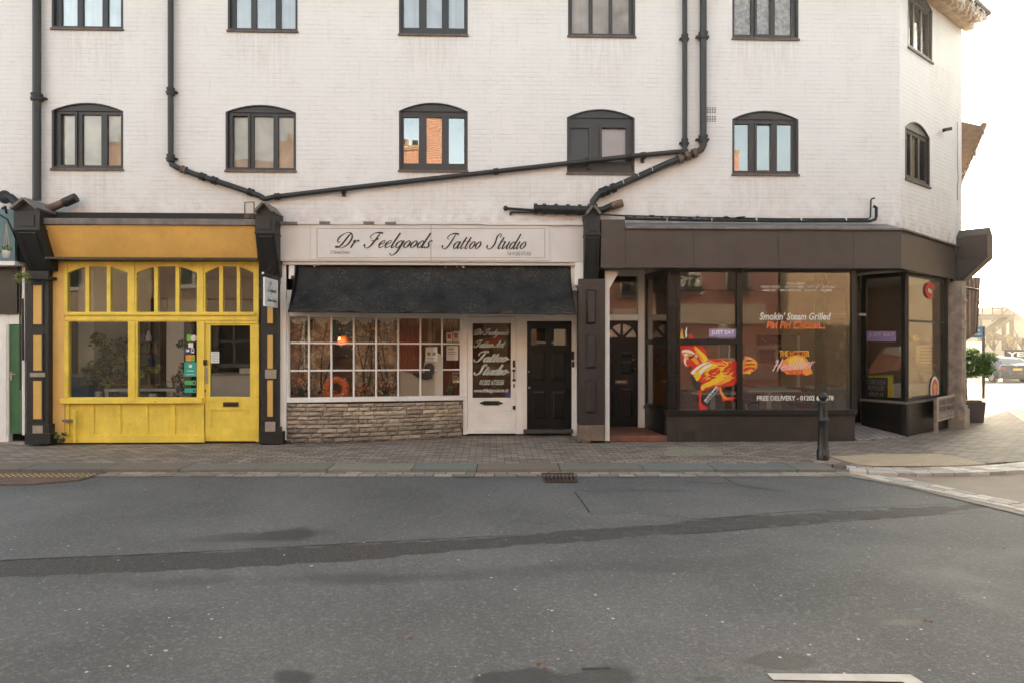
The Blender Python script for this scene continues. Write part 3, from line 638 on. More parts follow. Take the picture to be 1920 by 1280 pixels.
mb = MB(); xa, xb = X(26,-.5), X(74,-.5); corbel(mb, xa, xb, Z(395,-.5,50), Z(508,-.13,70), -.5, -.15, .17); c_ = mb.build('bracket', p1, bevel=.004)
# shift the lower end sideways as the photograph shows: the bracket leans on a wider cheek board
mb = MB(); mb.hexa([P(88,520,-.05),P(92,520,-.05),P(92,520,-.003),P(88,520,-.003),P(74,410,-.42),P(82,410,-.36),P(84,410,-.003),P(76,410,-.003)], PIL); mb.build('cheek_board', p1)
x0_, x1_ = X(50,-.14), X(91,-.14)
mb = shaft(p1, x0_, x1_, Z(795,-.14,70), Z(508,-.14,70), -.14, [(535,608),(628,694),(713,785),(797,812)], X(62,-.14), X(79,-.14)); mb.build('shaft', p1, bevel=.003)
for a,b in ((535,608),(628,694),(713,785)):
    mb = MB(); mb.pb(62,79,a,b,-.145,.006,TAN); mb.build('panel', p1, label='tan painted inset panel')
mb = MB(); mb.pb(61,80,797,812,-.186,.01,CRB); mb.build('bare_patch', p1); mb = MB(); mb.pb(56,84,698,706,-.162,.02,CRB); mb.build('bare_patch', p1)
mb = MB(); mb.pb(46,94,812,832,-.22,.219,PIL); mb.pb(49,92,795,812,-.18,.179,PIL); mb.build('base', p1, bevel=.005); mb = MB(); mb.pb(48,90,518,524,-.26,.259,PIL); mb.build('ledge', p1, bevel=.004)
p2 = thing('pilaster', 'narrow black pilaster with tan panels between the yellow shop and the tattoo studio', 'pilaster', (X(506,-.1),-.1,0))
mb = MB(); corbel(mb, X(479,-.45), X(515,-.45), Z(402,-.45,497), Z(520,-.12,505), -.45, -.13, .18); mb.build('bracket', p2, bevel=.004)
mb = MB(); mb.hexa([P(518,520,-.05),P(524,520,-.05),P(524,520,-.003),P(518,520,-.003),P(514,412,-.38),P(519,412,-.36),P(521,412,-.003),P(515,412,-.003)], PIL); mb.build('cheek_board', p2)
mb = shaft(p2, X(489,-.13), X(523,-.13), Z(800,-.13,505), Z(520,-.13,505), -.13, [(568,606),(628,691),(712,782)], X(501,-.13), X(512,-.13)); mb.build('shaft', p2, bevel=.003)
for a,b in ((568,606),(628,691),(712,782)):
    mb = MB(); mb.pb(501,512.5,a,b,-.135,.006,TAN); mb.build('panel', p2, label='tan painted inset panel')
mb = MB(); mb.pb(497,518,692,709,-.152,.02,CRB); mb.build('bare_patch', p2); mb = MB(); mb.pb(497,516,790,808,-.175,.02,CRB); mb.build('bare_patch', p2)
mb = MB(); mb.pb(487,530,809,832,-.2,.199,PIL); mb.pb(489,525,800,809,-.17,.169,PIL); mb.build('base', p2, bevel=.005)
p3 = thing('pilaster', 'wide dark pilaster with three raised panels on a stone block, right of the studio', 'pilaster', (X(1110,-.1),-.1,0))
mb = MB(); corbel(mb, X(1098,-.42), X(1125,-.42), Z(405,-.42,1110), Z(524,-.2,1110), -.42, -.22, .15); mb.build('bracket', p3, bevel=.004)
BRN = paint('brown_black', S(52,46,46), .35, .15, 6, wear=S(110,100,92), wearamt=-.3)
mb = MB(); mb.pb(1085,1134,523,795,-.22,.219,BRN)
for a,b in ((543,608),(626,690),(711,774)):
    u0,u1 = X(1098,-.22), X(1118,-.22); za, zb_ = Z(a,-.22,1108), Z(b,-.22,1108); d_ = -.22-.05; i = .034
    mb.add([(u0,-.2205,zb_),(u1,-.2205,zb_),(u1,-.2205,za),(u0,-.2205,za),(u0+i,d_,zb_+i),(u1-i,d_,zb_+i),(u1-i,d_,za-i),(u0+i,d_,za-i)], [(0,1,5,4),(1,2,6,5),(2,3,7,6),(3,0,4,7),(4,5,6,7)], BRN)
mb.build('shaft', p3, bevel=.003)
mb = MB(); mb.pb(1085,1134,795.5,826,-.21,.209,STONE); mb.build('base', p3, bevel=.01)
# ---------------------------------------------------------------- yellow shopfront
YEL = paint('yellow_gloss', S(240,210,84), .42, .13, 3, wear=S(140,104,58), wearamt=.18)
ORA = paint('orange_board', S(234,188,104), .5, .13, 1.6, wear=S(150,110,70), wearamt=-.12)
YTAN = paint('tan_strip', S(230,186,108), .55, .08, 4)
BRASS = paint('old_brass', S(120,90,60), .4, .3, 20, metal=.7)
STEEL = paint('dull_steel', S(170,160,150), .4, .15, 20, metal=.6)
INW = flat('room_white', S(232,230,224)); INF = flat('room_floor', S(140,126,110)); INB = flat('room_brown', S(78,52,40)); INC = flat('room_ceiling', S(225,222,216))
def room(par, x0, x1, y0, y1, z1, back, side, ceil=None, floor=None, name='room'):
    mb = MB(); mb.box(x0, x1, y1, y1+.05, 0, z1, back); mb.build('back_wall', par)
    mb = MB(); mb.box(x0-.001, x0+.03, y0, y1-.001, 0.01, z1, side); mb.build('side_wall', par)
    mb = MB(); mb.box(x1-.03, x1+.001, y0, y1-.001, 0.01, z1, side); mb.build('side_wall', par)
    mb = MB(); mb.box(x0+.03, x1-.03, y0, y1-.001, z1-.03, z1+.02, ceil or INC); mb.build('ceiling', par)
    mb = MB(); mb.box(x0+.03, x1-.03, y0, y1-.001, 0.005, .03, floor or INF); mb.build('floor', par)
ys = thing('yellow_shopfront', 'yellow timber shopfront with arched toplights under a sloping orange fascia board', 'shopfront', (X(300,0),0,0))
mb = MB()   # sloping fascia
yt, yb = -.36, -.12
a,b,c,d = P(83,423,yt),P(477,421,yt),P(483,485,yb),P(97,485,yb)
mb.hexa([(d.x,yb,d.z),(c.x,yb,c.z),(c.x,yb+.04,c.z),(d.x,yb+.04,d.z),(a.x,yt,a.z),(b.x,yt,b.z),(b.x,yt+.04,b.z),(a.x,yt+.04,a.z)], ORA)
mb.build('fascia', ys, label='sloping orange fascia board')
mb = MB(); mb.box(X(78,-.4),X(481,-.4),-.40,.02,Z(422,-.4,280),Z(410,-.4,280),LEAD)
random.seed(5)
mb.build('lead_cap', ys, bevel=.012)
mb = MB(); mb.box(X(84,-.3),X(483,-.3),-.30,-.001,Z(489,-.12,280)-.001,Z(485,-.12,280)-.003,BLKF); mb.box(X(97,-.12)+.01,X(483,-.12)-.02,-.10,-.01,Z(486,-.12,280)+.02,Z(422,-.12,280)+.2,DARK); mb.build('soffit', ys)
mb = MB(); mb.pb(91,121,489,829,-.03,.028,YTAN); mb.build('wall_strip', ys, label='tan painted wall strip at the left', bevel=.004)
fr = FP(-.02)
def arch3(x0, x1, ytop, yside, y1):   # three light transom with a shared flat arch: list of pane outlines in px
    xs = x0; out = []; n3 = []
    cx = (xs[0][0]+xs[2][1])/2; hw = (xs[2][1]-xs[0][0])/2
    for a,b in xs:
        pts = [(a,y1),(b,y1)]
        for i in range(6): t = b+(a-b)*i/5; q = abs(t-cx)/hw; pts.append((t, ytop+(yside-ytop)*max(0,(q-.3)/.7)**1.6))
        out.append(pts)
    return out
tr = arch3([(127,160),(167,200),(207,239)],0,500,512,585)+arch3([(256,289),(296,329),(336,369)],0,500,512,585)+arch3([(385,411),(418,444),(450,475)],0,500,512,585)
mb = MB()
mb.poly(fr, px2([(120,600),(485,600),(485,491),(120,491)],-.02), YEL, .07, [px2(t,-.02) for t in tr])
mb.poly(fr, px2([(120,757),(384,757),(384,600.2),(120,600.2)],-.02), YEL, .07, [px2(rect(129,240,744,603),-.02), px2(rect(258,369,744,603),-.02)])
mb.pb(384.3,484,600.2,607,-.02,.07,YEL); mb.pb(480,485.5,607.2,828,-.035,.08,YEL)
for x in (120,246,375): mb.pb(x,x+6,491,585,-.035,.015,YEL)
mb.pb(121,478,585,591,-.055,.035,YEL); mb.pb(121,478,597,601,-.035,.02,YEL)
for x in (120,246,374): mb.pb(x,x+7 if x<374 else 383,603,745,-.036,.016,YEL)
mb.build('window_frame', ys, bevel=.004)
for t in tr:
    g = MB(); g.poly(FP(.0), px2([(x+(1 if x>cx_ else -1)*.6,y) for x,y in t for cx_ in [sum(q[0] for q in t)/len(t)]],.0), G_YEL, .004); g.build('toplight_pane', ys)
for x0,x1 in ((129,240),(258,369)):
    g = MB(); g.poly(FP(.0), px2(rect(x0-1,x1+1,745,602),.0), G_YEL, .005); g.build('window_pane', ys)
mb = MB(); mb.pb(112,379,746,756,-.10,.08,YEL); mb.build('sill', ys, bevel=.008)
mb = MB(); mb.pb(120,383,757,829,-.01,.10,YEL)
for x in (122,168,218,269,320,369): mb.pb(x,x+8 if x<369 else 382,757,815,-.028,.017,YEL)
mb.pb(120,383,815,829,-.045,.034,YEL); mb.build('stall_riser', ys, bevel=.004)
mb = MB(); mb.pb(384.5,479.5,607.5,825.5,-.0,.045,YEL) if False else None
dr = MB(); dr.poly(FP(-.005), px2([(385,826),(480,826),(480,607.5),(385,607.5)],-.005), YEL, .045, [px2(rect(394,469,743,610),-.005), px2(rect(396,468,803,768),-.005)])
dr.pb(395.5,468.5,767,804,.008,.02,YEL)
door = dr.build('door', ys, bevel=.004)
g = MB(); g.poly(FP(.015), px2(rect(393,470,744,609),.015), G_YEL, .005); g.build('door_pane', door)
mb = MB(); mb.pb(418,447,753,762,-.018,.012,BRASS); mb.pb(421,444,755.5,760,-.0195,.012,BLKF); mb.build('letterbox', door)
mb = MB(); mb.pb(383,390,688,719,-.010,.005,STEEL); mb.build('push_plate', door)
mb = MB(); mb.pb(381,387,674,684,-.04,.034,BLKF); mb.tube([P(385,731.5,-.03),P(385,731.5,-.004)],.014,BLKF); mb.build('door_lock', door)
mb = MB(); mb.tube([P(140,768,-.07),P(140,829,-.07)], .026, YEL); mb.pb(116,136,786,790,-.09,.06,LEAD)
mb.build('drain_stub', ys, label='yellow painted pipe stub low at the left')
x0,x1 = X(122,.1),X(482,.1)
room(ys, X(96,.3), X(500,.3), .12, 2.9, 3.0, INW, INW)
mb = MB(); a = P(122,700,.75).x; b = P(176,700,.75).x; mb.box(a, b, .75, 2.89, .03, 2.96, INW); mb.build('wall_return', ys)
# stickers down the right of the window
GRN = flat('sticker_green', S(110,175,60)); TEAL = flat('sticker_teal', S(50,165,145)); STW = flat('paper_white', S(225,222,215)); STB = flat('sticker_blue', S(60,75,140)); STO = flat('sticker_orange', S(215,150,60)); GR2 = flat('sticker_leaf', S(85,170,95)); INK = flat('ink', S(40,38,40)); PIPK = flat('sticker_red', S(205,60,50))
def sticker(par, q, mat, Y, extra=(), name='sticker', label=None, txt=()):
    mb = MB(); mb.pb(*q, Y, .0012, mat)
    for e, m in extra: mb.pb(*e, Y-.001, .001, m)
    for t_, tq, m in txt: ptext(mb, t_, *tq, Y, m, dep=-.0015)
    return mb.build(name, par, label=label)
sticker(ys, (350,359,627,640), GRN, -.0035, [])
mb = MB(); mb.tube([P(363.5,634,-.0030),P(363.5,634,-.0045)], .052, STW, 20); mb.build('sticker', ys, label='round white sticker')
sticker(ys, (353,362,642.5,651.5), STW, -.0035)
sticker(ys, (346,357,653,661), STB, -.0035, [((349,355,655,659),STW)]); sticker(ys, (358.5,364,652.5,661.5), STW, -.0035, [((359.5,363,654,659),STB)])
sticker(ys, (348,365.5,665,677), STO, -.0035, [((358,365.4,670,676.9),GRN)])
sticker(ys, (345.5,368.5,678.5,705), TEAL, -.0035, [((354,360,683,688.5),STW),((351,363,694,695.3),STW),((350,365,701,702),STW)], label='large teal delivery sticker')
sticker(ys, (346,367,712.5,721), GR2, -.0035, [((362,365.5,715,719),INK)]); sticker(ys, (346,367,727,735.5), TEAL, -.0035, [((362,365.5,730,733.5),INK)])
sticker(ys, (395,411,659,680), STW, -.005, [((397+0,409,661+i*3.0,662+i*3.0),flat('grey_print',S(150,160,170))) for i in range(6)], name='paper_notice')

# goods inside the yellow shop
def leafball(mb, c, r, n, size, mats, squash=.8, hole=.35, seed=0):
    rd = random.Random(seed); c = Vector(c); cl = [(Vector((rd.gauss(0,.5),rd.gauss(0,.5),rd.gauss(0,.5)*squash))*r, rd.uniform(.25,.5)*r) for _ in range(max(5, n//60))]
    for i in range(n):
        k, kr = cl[rd.randrange(len(cl))]; d = Vector((rd.gauss(0,1),rd.gauss(0,1),rd.gauss(0,1))).normalized()*kr*rd.uniform(.55,1.0)
        p = c+k+d; a = Vector((rd.gauss(0,1),rd.gauss(0,1),rd.gauss(0,.7))).normalized(); b = a.cross(Vector((rd.gauss(0,1),rd.gauss(0,1),rd.gauss(0,1)))).normalized()
        s_ = size*rd.uniform(.6,1.3); m = mats[rd.randrange(len(mats))]
        mb.add([p-a*s_*.5, p-b*s_*.22, p+a*s_*.5, p+b*s_*.22], [(0,1,2,3)], m)
LF1 = flat('leaf_dark', S(62,76,46), .5); LF2 = flat('leaf_mid', S(92,112,60), .5); LF3 = flat('leaf_grey', S(104,112,88), .6); LF4 = flat('leaf_bright', S(150,168,60), .5); BARK = flat('bark', S(90,66,46), .8)
BLU = paint('blue_cloth', S(66,112,168), .6, .15, 5); POT = flat('pot_white', S(200,196,190), .4); WOOD = flat('crate_wood', S(158,116,82), .7); TBL = flat('table_grey', S(165,165,160), .5)
def lb(root_name, label, cat, mb, loc, group=None): return mb.build(root_name, None, label, cat, group, loc=loc)
mb = MB(); A0 = P(130,750,.5); mb.pb(131,166,706,760,.5,.5,BLU); mb.pb(131,168,701,706,.48,.55,TBL); lb('blue_cabinet','blue cabinet with pale top inside the yellow shop, lower left pane','cabinet',mb,P(150,760,.6))
def plant(px, py_pot, py_c, r, n, mats, label, Y=.7, pot=POT, seed=1, sz=.07, sq=1.0):
    base = P(px, py_pot, Y); c = P(px, py_c, Y); t = thing('potted_plant', label, 'plant', base)
    mb = MB(); leafball(mb, c, r, n, sz, mats, sq, seed=seed); mb.build('foliage', t)
    mb = MB(); mb.tube([base, (base+c)/2+Vector((.03,0,0)), c], [.012,.01,.006], BARK, 6); 
    for k in range(5): mb.tube([(base+c*2)/3, c+Vector((random.uniform(-r,r)*.6, random.uniform(-r,r)*.4, random.uniform(-.3,.5)*r))], .005, BARK, 5)
    mb.build('stem', t)
    mb = MB(); mb.lathe(base-Vector((0,0,.14)), [(.05,0),(.07,.1),(.075,.16),(.068,.16)], pot, 14); mb.build('pot', t)
    return t
plant(205,735,672,.42,750,[LF1,LF1,LF2],'large dark leafy plant filling the left window of the yellow shop',.9,seed=4,sz=.09)
plant(186,735,722,.26,500,[LF3,LF2],'grey leafed plant in front of the dark one beside the blue cabinet',.6,seed=5)
plant(232,735,640,.26,300,[LF1,LF2,LF3],'tall dark plant behind the left mullion of the yellow shop',1.1,seed=6)
plant(287,738,692,.16,160,[LF4,LF2],'small bright green plant in the yellow shop right window',.5,seed=7)
plant(322,738,705,.30,500,[LF3,LF1],'wispy grey plant in a white vase behind the green stickers',.6,seed=8,sz=.06)
mb = MB(); mb.pb(195,330,728,733,.35,.4,TBL); mb.pb(197,203,733,760,.36,.04,TBL); mb.pb(318,324,733,760,.36,.04,TBL); mb.build('display_table', None, 'low pale table across both windows of the yellow shop', 'table', loc=P(260,760,.5))
for i,(q) in enumerate(((213,241,700,710),(213,241,713,722),(259,284,722,728))):
    mb = MB(); a = P(q[0],q[3],1.0); b = P(q[1],q[2],1.0); mb.box(a.x,b.x,1.0,1.35,a.z,b.z,WOOD); mb.box(a.x+.02,b.x-.02,.99,.999,a.z+.03,b.z-.02,INB)
    mb.build('wooden_crate', None, ['upper wooden crate on the stack behind the left window','lower wooden crate on the stack behind the left window','flat wooden crate behind the right window of the yellow shop'][i], 'crate', loc=a)
mb = MB(); 
for i in range(3): mb.pb(262,300,640+i*22,643+i*22,2.2,.3,INB)
mb.pb(262,264,600,735,2.2,.3,INB); mb.pb(298,300,600,735,2.2,.3,INB); mb.build('shelf_unit', None, 'dark wooden shelf unit standing at the back of the yellow shop', 'shelf', loc=P(281,740,2.2))
for i,(x,y,c,h) in enumerate(((270,626,STB,14),(279,628,INW,12),(290,650,WOOD,11),(272,650,LF3,12),(284,672,STB,13))):
    q = P(x,y+h,2.15); mb = MB(); mb.lathe(q,[(.05,0),(.06,.08),(.045,.12),(.03,.17),(.035,.2)],c,12); mb.build('vase', None, ['dark blue vase on the top shelf of the yellow shop','pale vase on the top shelf of the yellow shop','wooden vase on the middle shelf of the yellow shop','grey green vase on the middle shelf of the yellow shop','dark blue vase on the lowest shelf of the yellow shop'][i], 'vase', loc=q)
mb = MB(); mb.pb(390,475,702,760,1.6,.5,INC); mb.pb(390,478,700,703,1.55,.6,TBL); mb.build('counter', None, 'pale shop counter seen through the glass of the yellow door', 'counter', loc=P(430,760,1.7))
mb = MB(); mb.pb(449,470,690,701,1.6,.3,STW); mb.build('box', None, 'white box on the counter behind the yellow door', 'box', loc=P(460,700,1.7))
mb = MB(); mb.pb(312,345,600,760,1.5,.3,INW); mb.build('column', ys)
mb = MB(); mb.pb(385,520,560,760,2.8,.05,DARK); mb.pb(256,312,560,760,2.75,.05,DARK); mb.pb(330,384,590,760,2.7,.05,DARK); mb.build('dark_depth', ys)  # near-black sheets: the dark depth of the room put into colour

# ---------------------------------------------------------------- tattoo studio
ws = thing('tattoo_shopfront', 'white shopfront with a small paned bow window over a rough stone wall', 'shopfront', (X(800,0),0,0))
mb = MB(); mb.pb(515,1096,419,491,-.14,.139,CREAM); mb.pb(519,582,428,487,-.145,.01,CREAM); mb.pb(1030,1034,421,489,-.143,.01,CREAM); mb.build('fascia', ws, bevel=.004, label='cream fascia board')
mb = MB(); 
for i in range(28):
    x = 516+i*20.6; mb.pb(x,x+20.7,415+random.random()*1.5,420.5+(i>18)*1.5+random.random(), -.17-.01*random.random(), .17, LEAD if random.random()<.12 else CREAM)
mb.build('flashing', ws)
mb = MB(); mb.pb(583,1030,422,488,-.152,.008,CREAM); 
GLN = flat('sign_line', S(150,140,138))
o0 = px2(rect(594,1022,484,428.5),-.152); o1 = px2(rect(595,1021,483.2,429.5),-.152)
mb.poly(FP(-.1545), o0, GLN, .002, [o1]); mb.pb(807.5,808.6,423,488,-.1545,.002,GLN)
a,b = P(629,465,-.152),P(810,465,-.152); a2,b2 = P(829,467,-.152),P(986,467,-.152)
xh = abs(Z(0,-.152,700)-Z(14.2,-.152,700))
script(mb, FP(-.154), 'Dr  Feelgoods', a.x, a.z, b.x, xh, INK, thick=.22, thin=.06, space=.06); script(mb, FP(-.154), 'Tattoo  Studio', a2.x, a2.z, b2.x, xh*1.0, INK, thick=.22, thin=.06, space=.06)
ptext(mb,'17 Strand Street',619,656,470,476.5,-.154,GLN,shear=.3,bold=.015); ptext(mb,'Tel: 01202 672 656',951,996,472,479.5,-.154,GLN,shear=.3,bold=.015)
mb.build('sign_board', ws, label='sign board reading Dr Feelgoods Tattoo Studio in black script')
YD = .8
bx = [540,579,621,663,705,746.5,788,828.5,865]
def bowY(px): 
    s_ = (px-533)/(868-533); return .02+.76*max(0,(s_-.18)/.82)**1.5
def bwp(px, py, off=0): return P(px, py, bowY(px)+off)
def bowstrip(mb, x0, x1, y0f, y1f, d, mat, n=14, off=0):
    xs = [x0+(x1-x0)*i/n for i in range(n+1)]
    for i in range(n):
        p = [bwp(xs[i],y1f(xs[i]),off), bwp(xs[i+1],y1f(xs[i+1]),off), bwp(xs[i+1],y1f(xs[i+1]),off)+Vector((0,d,0)), bwp(xs[i],y1f(xs[i]),off)+Vector((0,d,0)),
             bwp(xs[i],y0f(xs[i]),off), bwp(xs[i+1],y0f(xs[i+1]),off), bwp(xs[i+1],y0f(xs[i+1]),off)+Vector((0,d,0)), bwp(xs[i],y0f(xs[i]),off)+Vector((0,d,0))]
        k = len(mb.v); mb.v += [tuple(q) for q in p]; mi = mb.mi(mat)
        fs = [(3,2,1,0),(4,5,6,7),(0,1,5,4),(2,3,7,6)]+([(3,0,4,7)] if i == 0 else [])+([(1,2,6,5)] if i == n-1 else [])
        for f in fs: mb.f.append(tuple(k+j for j in f)); mb.m.append(mi); mb.c.append(None); mb.sm.append(False)
ln = lambda a,b: (lambda x: a+(b-a)*(x-533)/335)
mb = MB()
bowstrip(mb, 534, 868, ln(584,590), ln(593,598), .07, WHT)
bowstrip(mb, 538, 866, ln(641,643), ln(644.4,646), .03, WHT, off=.012); bowstrip(mb, 538, 866, ln(693,691), ln(696.2,693.8), .03, WHT, off=.012)
for i,x in enumerate(bx): 
    hw = 1.6 if 0 < i < 8 else 3.2; bowstrip(mb, x-hw, x+hw, ln(592,597), ln(747,742), .04, WHT, 1, off=.004 if 0<i<8 else -.006)
mb.build('window_frame', ws, bevel=.002)
mb = MB(); bowstrip(mb, 532, 872, ln(745.5,741), ln(754.5,749.5), .14, WHT, off=-.05); mb.build('sill', ws, bevel=.004)
rowy = [(592,597,641.5,643.5),(644,645.5,693.5,691.5),(696,693.5,746,741.5)]
for i in range(8):
    for (a,b,c,d) in rowy:
        m_ = MB(); bowstrip(m_, bx[i]+.8, bx[i+1]-.8, ln(a,b), ln(c,d), .003, G_BOW, 1, off=.026); m_.build('window_pane', ws)
# rough stone riser, every stone its own block
STN = attrmat('rough_stone', .9, 30, 1.0, var=.4, vscale=14)
rd = random.Random(11); mb = MB()
cum = [0]; xs = [533+i for i in range(0,336,1)]; pts = [G(x, 828, 0) for x in xs]
for i in range(len(xs)): pts[i] = Vector((X(xs[i], bowY(xs[i])-.03), bowY(xs[i])-.03, 0))
for i in range(1,len(pts)): cum.append(cum[-1]+(pts[i]-pts[i-1]).length)
def along(s_):
    s_ = max(0, min(cum[-1]-1e-4, s_)); 
    i = int(np.searchsorted(cum, s_)); i = max(1, i); t = (s_-cum[i-1])/(cum[i]-cum[i-1]); return pts[i-1].lerp(pts[i], t)
topz = Z(755,.0,600)-.002; z = .0; LEN = cum[-1]; r_ = 0
hs_ = [.09,.08,.09,.07,.085,.065,.085,.08,.07]; hs_ = [h*topz/sum(hs_) for h in hs_]
MORT = paint('stone_mortar', S(62,52,43), .9, .2, 10)
for i in range(24):
    a = along(LEN*i/24); b = along(LEN*(i+1)/24); tz = topz-.05*((i+.5)/24)
    mb.hexa([a+Vector((0,.02,0)),b+Vector((0,.02,0)),b+Vector((0,.2,0)),a+Vector((0,.2,0)),a+Vector((0,.02,tz)),b+Vector((0,.02,tz)),b+Vector((0,.2,tz)),a+Vector((0,.2,tz))], MORT)
for h in hs_:
    s_ = -rd.uniform(0,.2)
    while s_ < LEN:
        l = rd.uniform(.14,.34); e = min(LEN, s_+l); s0 = max(0, s_)
        if e-s0 > .05:
            tz0, tz1 = z+.004, z+h-.004
            if True:
                sh = 1-.06*(s0/LEN); tz0 *= sh; tz1 *= sh
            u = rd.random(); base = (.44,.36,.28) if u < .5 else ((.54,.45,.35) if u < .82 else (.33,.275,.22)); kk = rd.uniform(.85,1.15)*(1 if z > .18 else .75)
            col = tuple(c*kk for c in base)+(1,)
            nx = 4; nz = 3; vv = []; 
            for iz in range(nz+1):
                for ix in range(nx+1):
                    p = along(s0+.004+(e-s0-.008)*ix/nx); edge = (ix in (0,nx)) or (iz in (0,nz))
                    dep = 0.012 if edge else -rd.uniform(.002,.034)
                    vv.append((p.x+(0 if ix in (0,nx) else rd.uniform(-.006,.006)), p.y+dep, tz0+(tz1-tz0)*iz/nz+(0 if edge else rd.uniform(-.005,.005))))
            ff = [(iz*(nx+1)+ix, iz*(nx+1)+ix+1, (iz+1)*(nx+1)+ix+1, (iz+1)*(nx+1)+ix) for iz in range(nz) for ix in range(nx)]
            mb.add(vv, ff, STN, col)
            k = nx; bb = [Vector(vv[0]),Vector(vv[nx]),Vector(vv[-1]),Vector(vv[-1-nx])]; bk = [b_+Vector((0,.012,0)) for b_ in bb]
            mb.add(bb+bk, [(0,4,5,1),(1,5,6,2),(2,6,7,3),(3,7,4,0)], STN, col)
        s_ += l
    z += h
mb.build('stone_riser', ws, label='rough buff stone wall below the bow window')
# door surrounds, all standing back at YD
mb = MB()
mb.pb(868,876,592,814,YD-.02,.12,WHT); mb.pb(967.5,988,592,813,YD-.02,.12,WHT); mb.pb(1072,1081,590,818,YD-.02,.12,WHT)
mb.pb(868,1082,583,594,YD-.021,.12,WHT); mb.pb(987.8,1072.3,593.8,602,YD-.02,.12,WHT)
mb.pb(975,981,594,812,YD-.035,.015,WHT)
mb.build('door_frame', ws, bevel=.004)
mb = MB(); mb.box(X(1081,YD), X(1081,YD)+.12, -.1, YD+.1, 0.0, Z(492,0,1085), WHT); mb.box(X(1078,-.13),X(1096,-.13),-.13,-.001,Z(535,-.13,1085),Z(492,-.13,1085),WHT); mb.build('side_wall', ws)
mb = MB(); mb.pb(524,536,491,824,-.06,.06,WHT); mb.pb(526,557,491,584,.0,.06,WHT); mb.pb(536,541,560,752,-.02,.08,WHT); mb.build('side_post', ws, bevel=.004)
mb = MB(); mb.pb(530,1086,491,497.5,-.10,.3,CREAM); mb.build('lower_trim', ws, bevel=.004)
mb = MB(); bowstrip(mb, 536, 870, ln(520,540), ln(583.9,589.9), .05, WHT, off=.01); mb.pb(866,1084,505,583,YD,.05,WHT); mb.box(X(536,.0),X(1084,.0),.0,.02,Z(545,.0),3.42,WHT); mb.build('window_head', ws)
d1 = MB(); d1.poly(FP(YD), px2([(876.5,811),(967,811),(967,595),(876.5,595)],YD), WHT, .045, [px2(rect(886,958,745,606),YD), px2(rect(886,960,795,770),YD)])
d1.pb(885.5,960.5,769,796,YD+.012,.02,WHT); d1.pb(876,967.5,804,812,YD-.03,.03,WHT)
wd = d1.build('door', ws, bevel=.004, label='white glazed door with script lettering on the glass')
g = MB(); g.poly(FP(YD+.02), px2(rect(885,959,746,605),YD+.02), G_BOW, .004); g.build('door_pane', wd)
mb = MB(); mb.pb(906,936,751,759,YD-.014,.012,BLKF)
for s_ in (-1,1):
    c = P(921+s_*17,755,YD-.01); mb.ball(c,.03,.012,.024,BLKF,8,6)
    c = P(921+s_*20,755,YD-.01); mb.ball(c,.016,.012,.014,BLKF,8,6)
mb.build('letterbox', wd)
mb = MB(); mb.pb(961.5,965.5,675,688,YD-.02,.018,BLKF); mb.tube([P(963.5,695,YD-.05),P(963.5,712,YD-.05)],.008,BLKF,8)
for y in (694,712): mb.ball(P(963.5,y,YD-.03),.028,.03,.022,BLKF,8,6)
mb.pb(962.5,965,719,726,YD-.012,.01,BLKF); mb.pb(961.5,966.5,760,767,YD-.014,.012,BLKF); mb.build('door_handle', wd)
VIN = flat('vinyl_grey', S(196,205,200), .5); YT = YD-.0
mb = MB(); yv = YD+.016
def scr(mb, t, x0, x1, yb, xhp, Y, mat, **k):
    a = P(x0,yb,Y); b = P(x1,yb,Y); script(mb, FP(Y), t, a.x, a.z, b.x, Z(0,Y,x0)-Z(xhp,Y,x0), mat, **k)
scr(mb,'Dr Feelgoods',889,955,628,5.5,yv,VIN,thick=.42,thin=.16); scr(mb,'Tattoo Art',889,947,651,6.5,yv,VIN,thick=.4,thin=.16)
scr(mb,'Tattoo-',889,955,678,9.5,yv,VIN,thick=.4,thin=.14); scr(mb,'Studio-',889,955,702,9.5,yv,VIN,thick=.4,thin=.14)
mb.build('door_lettering', wd); mb = MB(); ptext(mb,'01202 672656',899,945,711,721,yv,VIN,shear=.4,bold=.03); mb.build('door_lettering', wd); mb = MB(); ptext(mb,'www.drfeelgoods.co.uk',889,954,727,737,yv,VIN,shear=.4,bold=.03)
mb.build('door_lettering', wd)
mb = MB(); f_ = FP(yv-.004); mb.poly(f_, px2([(905,640),(942,628),(944,634),(907,647)],yv), STW, .0015); text(mb, f_, 'CLOSED', *[v for v in (X(909,yv),X(940,yv))], Z(641,yv,925), Z(634.5,yv,925), PIPK, rot=.3, dep=-.002); mb.build('sticker', wd)
mb = MB(); mb.pb(948,957,735,744,yv,.001,STB); mb.build('sticker', wd, label='small blue sticker low on the door glass')
BDR = paint('door_black', S(19,18,18), .3, .2, 8, spec=.3)
